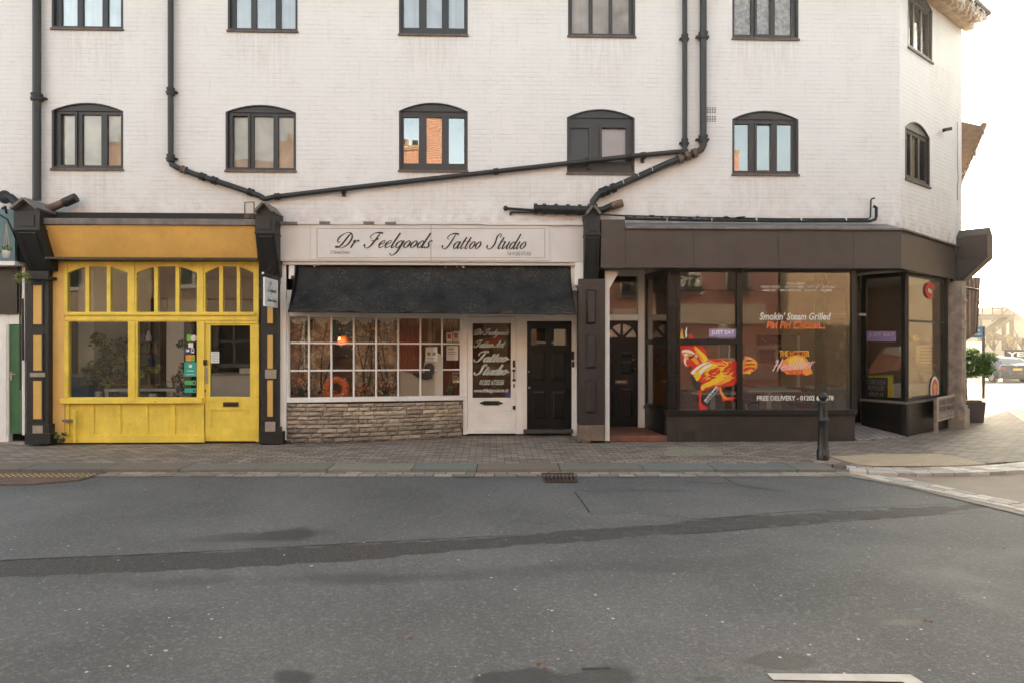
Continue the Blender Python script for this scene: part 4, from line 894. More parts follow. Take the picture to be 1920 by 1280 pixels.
def paneldoor(par, x0, x1, y0, y1, Y, pans, holes=(), label=None, hs=None):
    d = MB(); hol = list(hs or [])+[px2(rect(*h),Y) for h in holes]
    d.poly(FP(Y), px2([(x0,y1),(x1,y1),(x1,y0),(x0,y0)],Y), BDR, .045, hol)
    for a,b,c,e in pans:
        u0,v1 = P(a,c,Y).x,Z(c,Y,(a+b)/2); u1,v0 = P(b,c,Y).x,Z(e,Y,(a+b)/2); i=.016
        ol = rect(u0,u1,v0,v1); il = rect(u0+i,u1-i,v0+i,v1-i)
        d.poly(FP(Y-.009), ol, BDR, .0085, [il])
        i2 = .045; d.add([(u0+i,Y-.0005,v0+i),(u1-i,Y-.0005,v0+i),(u1-i,Y-.0005,v1-i),(u0+i,Y-.0005,v1-i),(u0+i2,Y-.010,v0+i2),(u1-i2,Y-.010,v0+i2),(u1-i2,Y-.010,v1-i2),(u0+i2,Y-.010,v1-i2)], [(0,1,5,4),(1,2,6,5),(2,3,7,6),(3,0,4,7),(4,5,6,7)], BDR)
    return d.build('door', par, label=label, bevel=.002)
bd = paneldoor(ws, 988.5, 1071.5, 602.5, 805, YD, [(997,1024,658,714),(1034,1062,658,714),(997,1024,731,786),(1034,1062,731,786)], [(996,1023,647,617),(1034,1062,647,617)], 'black panelled door with two small panes')
for a,b in ((996,1023),(1034,1062)): g = MB(); g.poly(FP(YD+.02), px2(rect(a-1,b+1,648,616),YD+.02), G_BLK, .004); g.build('door_pane', bd)
mb = MB(); mb.box(X(996,YD+.2),X(1062,YD+.2),YD+.3,YD+.32,Z(650,YD),Z(612,YD),INB); mb.build('inner_curtain', bd)
mb = MB(); mb.ball(P(991.5,696,YD-.025),.018,.02,.018,STEEL); mb.ball(P(992.5,726,YD-.035),.024,.028,.024,STEEL); mb.build('door_knob', bd)
mb = MB(); mb.pb(982,1075,804.5,812,YD-.09,.14,paint('slate_step',S(70,72,72),.6,.15,8)); mb.build('door_step', ws, bevel=.006)
mb = MB(); mb.pb(1071.5,1076.5,658,674,YD-.045,.024,BLKF); mb.build('intercom', ws)
mb = MB(); mb.pb(1072.5,1076.5,678,688,YD-.05,.03,BLKF); mb.tube([P(1074.5,675,YD-.03),P(1074.5,679,YD-.03)],.008,STEEL,8); mb.build('key_safe', ws)
# alarm box
mb = MB(); mb.pb(541,552,495,523,-.07,.06,WHT); mb.pb(545.5,551,517,523,-.08,.012,BLKF); mb.build('alarm_box', None, 'white alarm box with a dark lens at the left end of the awning', 'alarm', loc=P(546,510,-.04), bevel=.01)
# awning: limp black cloth, hung from below the fascia and held out along the lower edge
AWN, n_, b_, o_ = newmat('awning_cloth'); v_ = coord(n_)
c_ = ramp(n_, noise(n_, v_, 2.2, 7, .7, .6), .38, .74, S(13,11,9), S(50,45,40)); c_ = mixc(n_, math_(n_,'MULTIPLY',ramp(n_, noise(n_, v_, 28, 8, .8), .5, .7),ramp(n_, noise(n_, v_, 1.6, 5, .6), .42, .62)), c_, S(108,102,94)); c_ = mixc(n_, ramp(n_, noise(n_, v_, 1.1, 6, .7, .8), .62, .72), c_, S(78,72,66))
n_.links.new(c_, b_.inputs['Base Color']); b_.inputs['Roughness'].default_value = .55; b_.inputs['Specular IOR Level'].default_value = .3; bump(n_, noise(n_, v_, 9, 6, .6), b_, .5, .02)
mb = MB(); NU, NV = 90, 18; vv = []
for j in range(NV+1):
    t = j/NV
    for i in range(NU+1):
        s_ = i/NU; y = -.0-.50*(t**1.55); q0 = P(555+515*s_, 497, 0.0); q1x = X(540+541*s_, -.5); z0 = q0.z+.01; z1 = Z(583.5+4*s_+1.5*math.sin(s_*23)+.8*math.sin(s_*57), -.5, 800)
        x = q0.x+(q1x-q0.x)*t**1.9; z = z0+(z1-z0)*t**.92
        wv = .014*math.sin(s_*37+t*3)*t+.026*math.sin(s_*13+2*t)*math.sin(t*math.pi)+.016*math.sin(s_*61+5*t)*t*t+rd.uniform(-.002,.002)+.02*math.exp(-((s_*9 % 1)-.5)**2*60)*math.sin(t*3.1)*.5
        vv.append((x, y+wv, z+wv*.4))
ff = [(j*(NU+1)+i, (j+1)*(NU+1)+i, (j+1)*(NU+1)+i+1, j*(NU+1)+i+1) for j in range(NV) for i in range(NU)]
mb.add(vv, ff, AWN, None, True)
aw = mb.build('awning', None, 'sagging worn black fabric awning over the bow window and two doors', 'awning', loc=P(810,500,0)); sm = aw.modifiers.new('thick','SOLIDIFY'); sm.thickness = .006
mb = MB(); mb.tube([P(540,584,-.490)+Vector((0,0,-.004)), P(800,586.5,-.490), P(1081,588.5,-.490)], .012, BLKF, 8); mb.build('front_bar', aw)
mb = MB(); mb.hexa([P(540,586,-.5),P(542,586,-.48),P(548,583,-.01),P(546,583,-.01),P(556,497,-.02)+Vector((0,-.01,0)),P(557,497,-.02)+Vector((0,-.01,0)),P(557,497,-.0),P(556,497,.0)], BLKF); mb.build('side_flap', aw)

# display inside the bow window
BRN1 = flat('brown_cloth', S(150,74,48)); BRN2 = flat('wall_brown', S(176,128,92)); 
room(ws, X(530,.3), X(1090,1.2), 1.0, 2.6, 2.9, BRN2, BRN2, floor=BRN2)
mb = MB(); n=0
for px0,px1 in ((541,545),(540,560)): pass
ORG_ = flat('dried_orange', S(214,104,44)); OR2 = flat('dried_amber', S(196,128,60)); RED = flat('dried_red', S(150,44,34)); CRM = flat('dried_cream', S(190,170,130)); PNK = flat('dried_pink', S(170,110,110)); TWG = flat('twig', S(70,54,42))
BDP, n_, b_, o_ = newmat('autumn_print'); v_ = coord(n_)
vo_ = N(n_, 'ShaderNodeTexVoronoi', i_Scale=9.0); n_.links.new(v_, vo_.inputs['Vector']); sp0 = N(n_, 'ShaderNodeSeparateColor'); n_.links.new(vo_.outputs['Color'], sp0.inputs[0])
c_ = ramp(n_, sp0.outputs[0], .1, .9, S(166,130,104), S(238,206,174)); c_ = mixc(n_, ramp(n_, noise(n_, v_, 7, 7, .75, 1.2), .46, .58), c_, S(140,132,118)); c_ = mixc(n_, ramp(n_, noise(n_, v_, 13, 6, .7, .6), .60, .68), c_, S(228,214,190))
n_.links.new(c_, b_.inputs['Base Color']); b_.inputs['Roughness'].default_value = .9
def dpos(px, py, off=.25): return P(px, py, bowY(px)+off)
mb = MB(); sh = [dpos(x, 747+0*x, .04) for x in range(540,868,20)]
for i in range(len(sh)-1): a,b = sh[i],sh[i+1]; mb.hexa([a,b,b+Vector((0,.6,0)),a+Vector((0,.6,0)),a+Vector((0,0,.03)),b+Vector((0,0,.03)),b+Vector((0,.6,.03)),a+Vector((0,.6,.03))], BRN2)
mb.build('display_shelf', ws)
mb = MB()
for a,b in ((541,620),(664,745)):
    p0,p1 = dpos(a,747,.62),dpos(b,747,.62); zt__ = dpos(a,594,.62).z; nn_ = 24; vv = []
    for i in range(nn_+1): q_ = p0.lerp(p1,i/nn_); vv += [(q_.x,q_.y+.02*math.sin(i*1.4),q_.z),(q_.x,q_.y+.02*math.sin(i*1.4),zt__)]
    mb.add(vv,[(2*i,2*i+2,2*i+3,2*i+1) for i in range(nn_)],BDP,None,True)
mb.build('printed_drape', None, 'autumn patterned cloth drape hung behind the bow window display', 'drape', loc=dpos(580,747,.62))
mb = MB(); 
for k in range(420):
    px_ = random.uniform(541,745); q = dpos(px_, random.choice([random.uniform(598,650),random.uniform(720,745),random.uniform(598,745)]), random.uniform(.08,.5)); s_ = random.uniform(.02,.055); a = Vector((random.gauss(0,1),random.gauss(0,.4),random.gauss(0,1))).normalized(); b = a.cross(Vector((0,1,.2))).normalized()
    mb.add([q-a*s_*.5,q-b*s_*.35,q+a*s_*.5,q+b*s_*.35],[(0,1,2,3)],random.choice((ORG_,OR2,CRM,CRM,STW,LF3,PNK,TEAL)))
mb.build('leaf_garland', None, 'mass of hanging and scattered dried autumn leaves inside the bow window', 'leaves', kind='stuff')
def twigs(px, py0, py1, n, seed, label, mats=(TWG,)):
    rd = random.Random(seed); base = dpos(px, py1, .3); mb = MB()
    for k in range(n):
        p = Vector(base); pts_ = [p.copy()]; dx = rd.uniform(-.5,.5)
        for s_ in range(7): dx += rd.uniform(-.4,.4); p = p+Vector((dx*.06, rd.uniform(-.02,.04), (Z(py0,.3,px)-base.z)/7*rd.uniform(.8,1.15))); pts_.append(p.copy())
        mb.tube([tuple(q) for q in crom([tuple(q) for q in pts_], 3)], [.018*(1-i/26)+.002 for i in range(19+3)][:len(crom([tuple(q) for q in pts_],3))], TWG, 6)
        for q in pts_[2:]:
            for _ in range(2): mb.tube([q, q+Vector((rd.uniform(-.16,.16), rd.uniform(-.05,.05), rd.uniform(-.02,.14)))], .004, TWG, 5)
    t = thing('dried_branch', label, 'branch', base); mb.build('twig', t)
    mb = MB()
    for k in range(n*14):
        q = base+Vector((rd.gauss(0,.13), rd.uniform(-.1,.1), rd.uniform(.1,1)*(Z(py0,.3,px)-base.z))); s_ = rd.uniform(.02,.05); a = Vector((rd.gauss(0,1),rd.gauss(0,1),rd.gauss(0,1))).normalized(); b = a.cross(Vector((0,0,1))).normalized()
        mb.add([q-a*s_*.5, q-b*s_*.3, q+a*s_*.5, q+b*s_*.3], [(0,1,2,3)], rd.choice(mats))
    mb.build('dried_leaf', t)
twigs(560,600,745,3,1,'twisted dark branch with dried leaves at the left end of the bow window',(LF3,OR2,LF1)); twigs(598,600,745,2,2,'dried branch with amber leaves in the second column of panes',(OR2,ORG_,LF1))
twigs(685,600,745,3,3,'twisted branch hung with orange slices in the middle of the bow window',(OR2,LF3,TWG)); twigs(726,605,745,2,4,'dried branch with lilac leaves left of the white panel',(PNK,OR2,LF3))
def flowers(px, py, label, mats, seed, n=60, r=.09):
    rd = random.Random(seed); base = dpos(px, 746, .15); t = thing('dried_flowers', label, 'flowers', base); mb = MB(); m2 = MB()
    for k in range(n):
        q = base+Vector((rd.gauss(0,r), rd.gauss(0,.05), abs(rd.gauss(Z(py,.1,px)-base.z, .07)))); m2.tube([base+(q-base)*.05, q], .0025, LF1, 4, caps=False); mb.ball(q, .014, .014, .02, rd.choice(mats), 6, 4)
    mb.build('flower_heads', t); m2.build('stems', t)
flowers(567,715,'red and cream dried flowers in the lowest left panes',[RED,RED,CRM],1,70,.07); flowers(590,732,'small cream dried flowers right of the red ones',[CRM,PNK],2,50)
flowers(672,735,'orange dried flowers right of the wreath',[ORG_,OR2,RED],3,60); flowers(720,728,'pink dried flowers left of the white panel',[PNK,RED,CRM],4,70,.08); flowers(700,735,'amber dried flowers at the middle of the shelf',[OR2,LF2],6,40)
c = dpos(630,728,.22); mb = MB(); rr = .17; rp = []; 
for k in range(49): a = 2*math.pi*k/48; rp.append(c+Vector((math.cos(a)*rr*1.0, 0, math.sin(a)*rr*.9)))
mb.tube(rp, [.062+.01*math.sin(k*2.7) for k in range(49)], ORG_, 10); mb.build('wreath', None, 'round orange wreath low in the third column of panes', 'wreath', loc=c)
mb = MB(); 
for x in range(540,745,3):
    for y in range(594,610,2):
        if y < 600+7*abs(math.sin(x*.075)) and rd.random() < .9: 
            q = dpos(x+rd.uniform(-2,2), y+4*math.sin(x*.15), .08); s_=.03; mb.add([q,q+Vector((s_,rd.uniform(-.01,.01),rd.uniform(-.02,.01))),q+Vector((s_*.8,.01,.045)),q+Vector((.01,-.01,.05))],[(0,1,2,3)],STW)
mb.build('lace_valance', ws)
mb = MB(); q=P(640,690,1.6); mb.pb(622,662,600,672,1.7,.1,flat('cabinet_blue',S(58,92,120))); mb.build('picture', None, 'blue framed picture behind the third column of panes', 'picture', loc=P(642,640,1.7))
LAMPM = flat('lamp_glow', (1,.42,.12,1), .5, 1.4)
lt = thing('hanging_lamp', 'glowing orange lampshade behind the third column of panes', 'lamp', P(645,640,1.2)); mb = MB(); mb.lathe(P(645,646,1.2),[(.16,0),(.12,.1),(.05,.16)],ORG_,16); mb.build('lamp_shade', lt); mb = MB(); mb.ball(P(636,635,1.02),.03,.03,.03,LAMPM); mb.build('bulb', lt)
pl_ = bpy.data.lights.new('lamp_light','POINT'); pl_.energy = 1.0; pl_.color = (1,.62,.32); pl_.shadow_soft_size = .08; po_ = bpy.data.objects.new('lamp_light', pl_); sc.collection.objects.link(po_); po_.parent = lt; po_.location = P(636,636,.98)-org(lt)
mb = MB(); mb.tube([P(645,630,1.2), Vector((P(645,630,1.2).x,1.2,2.85))], .004, INK, 5); mb.build('flex', lt)
for i in range(2):
    mb = MB(); x0 = 752+i*80; n_f = 16
    for k in range(n_f): mb.tube([dpos(x0+k*2.4,598,.35+.02*(k%2)), dpos(x0+k*2.4,742,.35+.02*(k%2))], .022, BRN1, 8)
    mb.build('curtain', None, ['dark red curtain left of the white arched panel','dark red curtain behind the notices at the right end of the bow window'][i], 'curtain', loc=dpos(x0+18,742,.35))
WP = flat('panel_white', S(190,176,160))
mb = MB(); f_ = FP(.62); arcp = []
o_pts = [(750,747),(829,747),(829,672),(826,664),(818,660),(806,664),(797,672),(794,690),(788,700),(776,700),(762,697),(750,695)]
mb.poly(lambda a,d,v: Vector((a,.60+d,v)), px2(o_pts[::-1],.6)[::-1], WP, .03); mb.build('arched_panel', None, 'white cut-out panel with a black heart in the bow window', 'panel', loc=P(790,747,.6))
mb = MB(); hp = []
for k in range(24): a = 2*math.pi*k/24; hp.append((805+9.5*math.cos(a), 691-11*math.sin(a)-(4*math.sin(a) if math.sin(a) < 0 else 0)))
mb.poly(lambda a,d,v: Vector((a,.55+d,v)), px2(hp,.55), INK, .02); mb.poly(lambda a,d,v: Vector((a,.555+d,v)), px2([(772,700),(806,698),(812,708),(800,712),(786,709)][::-1],.555), INK, .02); mb.build('heart_sign', None, 'black heart shaped plaque in front of the white panel', 'plaque', loc=P(805,695,.55))
mb = MB(); mb.pb(803,809,596,650,.75,.02,CRM); mb.pb(813,815,596,640,.75,.02,CRM); mb.build('hanging_ribbons', None, 'pale ribbons hanging in the seventh column of panes', 'ribbon', loc=P(806,620,.75))
def notice(q, label, extra=()):
    mb = MB(); Y = bowY((q[0]+q[1])/2)+.045; mb.pb(*q, Y, .001, STW)
    for e,m in extra: mb.pb(*e, Y-.001, .001, m)
    mb.build('paper_notice', None, label, 'notice', 'paper notices in the bow window', loc=P(q[0],q[3],Y))
GP = flat('grey_print2', S(130,130,126))
notice((798,820,650,677),'white notice with two grey emblems in the seventh column of panes',[((801,807,660,666),GP),((811,817,660,666),GP),((802,816,671,672),GP)])
notice((837,859,648,675),'white printed notice in the last column, middle row',[((841,850,653,655),GP),((840,856,659,660),GP),((840,856,663,664),GP)])
notice((837,848,623,641),'small card with red mark in the last column, top row',[((839,846,627,635),PIPK)]); notice((849,862,621,641),'small card with a red ring in the last column, top row',[((852,859,625,634),PIPK)])
mb = MB(); Y = bowY(855)+.03; YLW=flat('decal_cream',S(205,190,150)); mb.poly(FP(Y), px2([(849,717),(863,717),(863,698),(849,698)],Y), YLW, .001, [px2([(850,712),(862,712),(862,699),(850,699)],Y)])
c_ = P(855.5,707,Y); mb.tube([c_+Vector((math.cos(a)*.035,0,math.sin(a)*.035)) for a in [2.2+i*.45 for i in range(11)]], .006, YLW, 6); mb.tube([c_+Vector((-.008,0,.06)), c_+Vector((-.005,0,.01)), c_+Vector((.03,0,.01)), c_+Vector((.045,0,-.03))], .006, YLW, 6); mb.build('wheelchair_decal', ws)
plant(846,748,730,.10,130,[LF4,LF2],'small spiky green plant in the lowest right pane of the bow window',.95,seed=12,sz=.08)

# hanging sign
hx = X(522,-.1); yn = -.82; bk = thing('hanging_sign', 'small white double sided sign hanging from an iron bracket over the narrow pilaster', 'sign', (hx,-.1,Z(527,-.1,522)))
def HP(py, y): # on the plane x = hx
    pass
fr_h = lambda a,d,v: Vector((hx+d, a, v))
zt_, zb_ = Z(527,-.12,522), Z(578,-.12,522)
mb = MB(); mb.box(hx-.012, hx+.012, yn, -.16, zb_, zt_, paint('sign_white', (.80,.79,.78,1), .4, .03, 3))
f2 = lambda a,d,v: Vector((hx+.0122-d, a, v)); yy0, yy1 = yn+.1, -.26; hh = zt_-zb_
script(mb, f2, 'Dr', -.62, zt_-hh*.25, -.48, .035, INK, thick=.25); script(mb, f2, 'Feelgoods', yn+.12, zt_-hh*.48, -.26, .04, INK, thick=.28); script(mb, f2, 'Tattoo Studio', yn+.1, zt_-hh*.82, -.26, .032, INK, thick=.28); mb.box(hx+.0123,hx+.0133,-.56,-.46,zt_-hh*.63,zt_-hh*.62,INK)
mb.build('sign_board', bk)
mb = MB(); mb.box(hx-.03,hx+.03,-.14,-.07,Z(533,-.1,522),Z(478,-.1,522),BLKF); zt2 = zt_+.05; mb.beam((hx,-.12,zt2),(hx,yn-.05,zt2),.02,.02,BLKF); mb.beam((hx,-.12,zt2+.32),(hx,yn-.02,zt2),.018,.018,BLKF); mb.beam((hx,-.12,zt2+.2),(hx,yn+.3,zt2),.012,.012,BLKF)
for y in (yn+.08,-.24): mb.tube([(hx,y,zt_-.005),(hx,y,zt2)],.006,BLKF,6)
mb.ball((hx,yn-.05,zt2),.02,.02,.02,WHT); mb.build('bracket', bk)
# ---------------------------------------------------------------- dark corner shopfront
BF = paint('fascia_brown', S(72,62,57), .42, .2, 1.3, wear=S(140,125,112), wearamt=-.03)
BK = paint('shop_black', S(21,19,18), .3, .18, 7, wear=S(105,95,88), wearamt=-.3)
RISER = paint('riser_brown', S(56,46,40), .55, .42, 2.2, wear=S(105,88,74), wearamt=-.1)
bs = thing('corner_shopfront', 'dark brown and black corner shopfront with large plate glass and a deep fascia', 'shopfront', (X(1430,0),0,0))
YF = -.36
c0 = P(1690,500,YF); c1 = D(1792,525,13.38); FD = Vector((c1.x-c0.x, c1.y-c0.y, 0)); FL = FD.length; FD.normalize(); FF = FR((c0.x,YF,0), FD)
zb0, zt0 = Z(503,YF,1400), Z(431,YF,1400); zb1 = zb0-.0; zt1 = zt0+.02
xl, xm = X(1127,YF), X(1172,YF)
mb = MB(); mb.box(xl, xm, YF, -.001, zb0, Z(412,YF,1150), BF); mb.box(xm+.003, c0.x-.1, YF-.004, YF+.03, zb0+.002, zt0+.03, BF)
e = FF(FL,0,0); i1 = FF(FL,.03,0)
mb.add([(c0.x-.1,YF-.004,zb0+.002),(c0.x,YF-.004,zb0+.002),(e.x,e.y,zb0+.002),(c0.x-.1,YF-.004,zt0+.03),(c0.x,YF-.004,zt0+.03),(e.x,e.y,zt0+.03)], [(0,1,4,3),(1,2,5,4)], BF)
for x in (1300,1460,1600): mb.pb(x,x+.8,433,503,YF-.0055,.002,BK)
mb.build('fascia', bs, label='deep dark brown fascia board')
mb = MB()   # soffit and flashing follow the same plan
pl = [(xm,YF),(c0.x,YF),(e.x,e.y),(CH1.x,CH1.y+.02),(bxc,.02),(xm,.02)]
prism(mb, [(x+(.0),y+.001) for x,y in pl], zb0+.004, zb0+.03, BK); mb.build('soffit', bs)
mb = MB(); rd = random.Random(2)
def ovl(o_): return [(xm,YF-o_),(c0.x+o_*.3,YF-o_),(e.x+o_*.75,e.y-o_*.7),(CH1.x+.02,CH1.y+.02),(bxc,.02),(xm,.02)]
pb_, pt_ = ovl(.05), [(x,y) for x,y in ovl(-.30)[:3]]+ovl(0)[3:]
mb.add([(x,y,zt0+.032) for x,y in pb_]+[(x,y,zt0+.155) for x,y in pt_]+[(x,y,zt0+.0) for x,y in pb_], [(0,1,7,6),(1,2,8,7),(2,3,9,8),(12,13,1,0),(13,14,2,1),(6,7,8,9,10,11)], LEAD)
mb.build('flashing', bs, label='lead flashing over the dark fascia')
# plate glass window, Y=0 plane
mb = MB(); q = .0
mb.poly(FP(q), px2([(1252,775),(1607,775),(1607,500),(1252,500)],q), BK, .09, [px2(rect(1275,1383,636,509.5),q), px2(rect(1275,1383,768,646),q), px2(rect(1392,1597,768,509.5),q)])
mb.pb(1271.5,1276,509,769,q-.02,.02,BK); mb.pb(1382,1392.5,509,769,q-.025,.024,BK); mb.pb(1276,1382,635,646,q-.018,.017,BK); mb.build('window_frame', bs, bevel=.004)
mb = MB()
for a,b in ((513,569),(577,632),(650,702),(711,765)):
    mb.poly(FP(q-.018), px2(rect(1255.5,1271,b,a),q-.018), BK, .017, [px2(rect(1258.5,1268,b-3.5,a+3.5),q-.018)]); mb.pb(1260.5,1266,a+6,b-6,q-.012,.011,BK)
mb.pb(1254,1271,570,576,q-.03,.029,BK); mb.pb(1254,1271,703,710,q-.03,.029,BK); mb.build('panelled_post', bs, bevel=.003)
for r_ in ((1275,1383,636,509.5),(1275,1383,768,646),(1392,1597,768,509.5)):
    g = MB(); g.poly(FP(.03), px2(rect(r_[0]-1,r_[1]+1,r_[2]+1,r_[3]-1),.03), G_BLK, .006); g.build('window_pane', bs)
sx0, sx1 = X(1250,-.06), X(1607,-.06)
mb = MB(); mb.pb(1250,1609,768,778,-.09,.20,BK); mb.build('sill', bs, bevel=.006)
mb = MB(); mb.pb(1251,1603,778,826.5,-.05,.15,RISER); mb.build('stall_riser', bs, bevel=.004)
mb = MB(); mb.pb(1282,1304,808,823,-.058,.01,DARK); mb.pb(1272,1279,802,826,-.065,.014,RISER); mb.pb(1280,1306,806,808,-.06,.009,RISER); mb.build('vent', bs)
# angled side window back to the flat door
YDD = 1.12
SA = Vector((X(1252,0), 0, 0)); SBx = G(1207,800,.1); SB = Vector((SBx.x, SBx.y, 0)); SL_ = (SB-SA).length; SU = (SA-SB).normalized(); FS = FR(SB, SU)
sz0, sz1, szm = Z(773,0,1250), Z(509,0,1250), Z(641,0,1250)
mb = MB(); mb.poly(FS, rect(0,SL_,sz0,sz1+.05), BK, .06, [rect(.10,SL_-.06,sz0+.08,szm-.04), rect(.10,SL_-.06,szm+.04,sz1-.05)]); mb.poly(lambda a,d,v: FS(a,d-.02,v), rect(.0,SL_-.0,sz0-.03,sz0+.03), BK, .1); mb.build('side_window_frame', bs)
for v0,v1 in ((sz0+.07,szm-.03),(szm+.03,sz1-.04)): g = MB(); g.poly(lambda a,d,v: FS(a,d+.02,v), rect(.09,SL_-.05,v0,v1), G_BLK, .005); g.build('side_window_pane', bs)
mb = MB(); mb.poly(lambda a,d,v: FS(a,d+.005,v), rect(0,SL_,0,sz0-.03), BK, .07); mb.build('side_riser', bs)
# white framed recess with the flat door
mb = MB(); mb.pb(1134.5,1143,508,826,-.06,.12,WHT); mb.box(X(1143,-.06)-.07, X(1143,-.06)-.01, .06, YDD+.05, 0, 3.4, WHT)
z_h = Z(508,-.05,1140); f_ = FP(-.055); ax = X(1143,-.055); mb.poly(f_, [(ax-.002,z_h-.30),(ax+.17,z_h-.0),(ax-.002,z_h)], WHT, .05)
mb.box(X(1143,0), SB.x, YDD+.02, YDD+.08, Z(512,YDD,1170), 3.4, WHT)
dx0, dx1 = X(1143,-.06)-.02, X(1196,YDD); 
mb.box(dx1, SB.x+.01, YDD-.03, YDD+.08, .10, 3.4, WHT); mb.box(dx0, dx1, YDD-.03, YDD+.06, Z(601,YDD,1170), Z(590,YDD,1170), WHT); mb.box(dx0, dx1, YDD-.03, YDD+.06, Z(518,YDD,1170), Z(500,YDD,1170), WHT)
mb.build('door_frame', bs, bevel=.004)
g = MB(); g.box(dx0, dx1, YDD+.0, YDD+.005, Z(590,YDD,1170), Z(518,YDD,1170), G_BLK); g.build('transom_pane', bs)
mb = MB(); mb.box(dx0-.1, SB.x+.1, YDD+.5, YDD+.52, .1, 3.2, flat('hall_red',S(110,60,48))); mb.build('hall_wall', bs)
zdt, zdb = Z(602,YDD,1170), Z(799,YDD,1170); cxd = X(1164,YDD)+.02; rd_ = .27; zf = Z(636,YDD,1165); hol = []
for k in range(4):
    a0 = math.pi*k/4+.07; a1 = math.pi*(k+1)/4-.07; pts_ = [(cxd+math.cos(a0)*.06, zf+math.sin(a0)*.06+.012)]
    pts_ = [(cxd+.07*math.cos((a0+a1)/2), zf+.012+.07*math.sin((a0+a1)/2))]+[(cxd+rd_*math.cos(a0+(a1-a0)*i/4), zf+.012+rd_*math.sin(a0+(a1-a0)*i/4)) for i in range(5)]; hol.append(pts_)
fd = MB(); fd.poly(FP(YDD), rect(dx0,dx1,zdb,zdt), BDR, .045, hol)
ring = [(cxd+(rd_+.035)*math.cos(math.pi*i/16), zf+(rd_+.035)*math.sin(math.pi*i/16)) for i in range(17)]; ring2 = [(cxd+(rd_+.012)*math.cos(math.pi*i/16), zf+.008+(rd_+.010)*math.sin(math.pi*i/16)) for i in range(17)]
fd.poly(FP(YDD-.011), ring, BDR, .0105, [ring2])
wd_ = dx1-dx0; 
for ca in (.27,.73):
    for a,b in ((.655,.72),(.49,.625),(.08,.37)):
        u0,u1 = dx0+wd_*(ca-.15), dx0+wd_*(ca+.15); v0,v1 = zdb+(zdt-zdb)*a, zdb+(zdt-zdb)*b; i=.014; i2=.04
        fd.poly(FP(YDD-.009), rect(u0,u1,v0,v1), BDR, .0085, [rect(u0+i,u1-i,v0+i,v1-i)])
        fd.add([(u0+i,YDD-.0005,v0+i),(u1-i,YDD-.0005,v0+i),(u1-i,YDD-.0005,v1-i),(u0+i,YDD-.0005,v1-i),(u0+i2,YDD-.01,v0+i2),(u1-i2,YDD-.01,v0+i2),(u1-i2,YDD-.01,v1-i2),(u0+i2,YDD-.01,v1-i2)], [(0,1,5,4),(1,2,6,5),(2,3,7,6),(3,0,4,7),(4,5,6,7)], BDR)
fdo = fd.build('door', bs, bevel=.002, label='recessed black panelled door with a fanlight')
g = MB(); g.box(cxd-rd_-.01,cxd+rd_+.01,YDD+.02,YDD+.024,zf,zf+rd_+.02,glass('frosted',.25,1,(.5,.48,.46,1),.25,.1,.3)); g.build('fanlight_pane', fdo)
mb = MB(); mb.box(cxd-.13,cxd+.11,YDD-.02,YDD-.003,zdb+(zdt-zdb)*.405,zdb+(zdt-zdb)*.445,BRASS); mb.box(cxd-.10,cxd+.08,YDD-.023,YDD-.0205,zdb+(zdt-zdb)*.418,zdb+(zdt-zdb)*.435,STEEL); mb.build('letterbox', fdo)
mb = MB(); mb.ball((dx1-.07,YDD-.04,zdb+(zdt-zdb)*.545),.025,.03,.025,BRASS); mb.ball((dx1-.09,YDD-.02,zdb+(zdt-zdb)*.635),.018,.02,.018,STEEL); mb.build('door_knob', fdo)
mb = MB(); mb.box(dx0,dx1,YDD-.05,YDD+.05,.10,zdb-.004,paint('grey_sill',S(95,92,90),.5,.1,5)); mb.build('threshold', bs)
mb = MB(); TER = paint('terracotta', S(122,76,58), .6, .25, 5); prism(mb, [(X(1143,-.04),-.035),(SA.x-.01,-.035),(SA.x-.03,.02),(SB.x+.0,YDD+.05),(X(1143,-.04),YDD+.05)], .0, .10, TER); mb.build('door_step', bs, bevel=.01, label='terracotta doorstep')
# corner window unit under the chamfer, open lobby to its left
Ka = D(1615,795,12.85); Kc = G(1700,818,0); Kb = CH1+Vector((-.12,.06,0)); Kc.z = 0; Ka.z = 0
KU = (Kc-Ka).normalized(); KL = (Kc-Ka).length; KF = FR(Ka, KU); RU = (Kb-Kc).normalized(); RL = (Kb-Kc).length; RF = FR(Kc, RU)
zs = Z(757,Kc.y,1700); zh = 2.93
mb = MB(); mb.poly(KF, rect(0,KL,0,zs), BK, .08); mb.poly(RF, rect(0.0,RL,0,zs), BK, .08)
mb.poly(lambda a,d,v: KF(a,d-.03,v), rect(-.02,KL+.02,zs,zs+.045), LEAD, .12); mb.poly(lambda a,d,v: RF(a,d-.03,v), rect(-.02,RL,zs+.001,zs+.044), LEAD, .12); mb.build('corner_riser', bs, bevel=.004)
rpw = .0
def rpx(px, py):
    d = ray(px, py); n = Vector((-RU.y, RU.x)); o = Vector((0-Kc.x, CY-Kc.y)); t = -(o.dot(n))/(d[0]*n.x+d[1]*n.y); p = Vector((d[0]*t, CY+d[1]*t, CH+d[2]*t)); return (p.x-Kc.x)*RU.x+(p.y-Kc.y)*RU.y, p.z
ur = rpx(1772,700)[0]; zm = rpx(1735,603)[1]
mb = MB(); mb.poly(KF, rect(0,KL-.03,zs+.046,zh), BK, .06, [rect(.09,KL-.10,zs+.10,zh-.08)])
mb.poly(RF, rect(.03,RL,zs+.046,zh), BK, .06, [rect(.09,ur-.10,zs+.09,zm-.02), rect(.09,ur-.10,zm+.02,zh-.08)])
mb.tube([Kc+Vector((0,0.02,zs+.04)), Kc+Vector((0,0.02,zh))], .045, BK, 10); mb.poly(lambda a,d,v: RF(a,d-.02,v), rect(ur-.0,ur+.07,zs+.05,zh), BK, .02); mb.poly(lambda a,d,v: RF(a,d-.03,v), rect(RL-.16,RL-.02,0,zh), BK, .03)
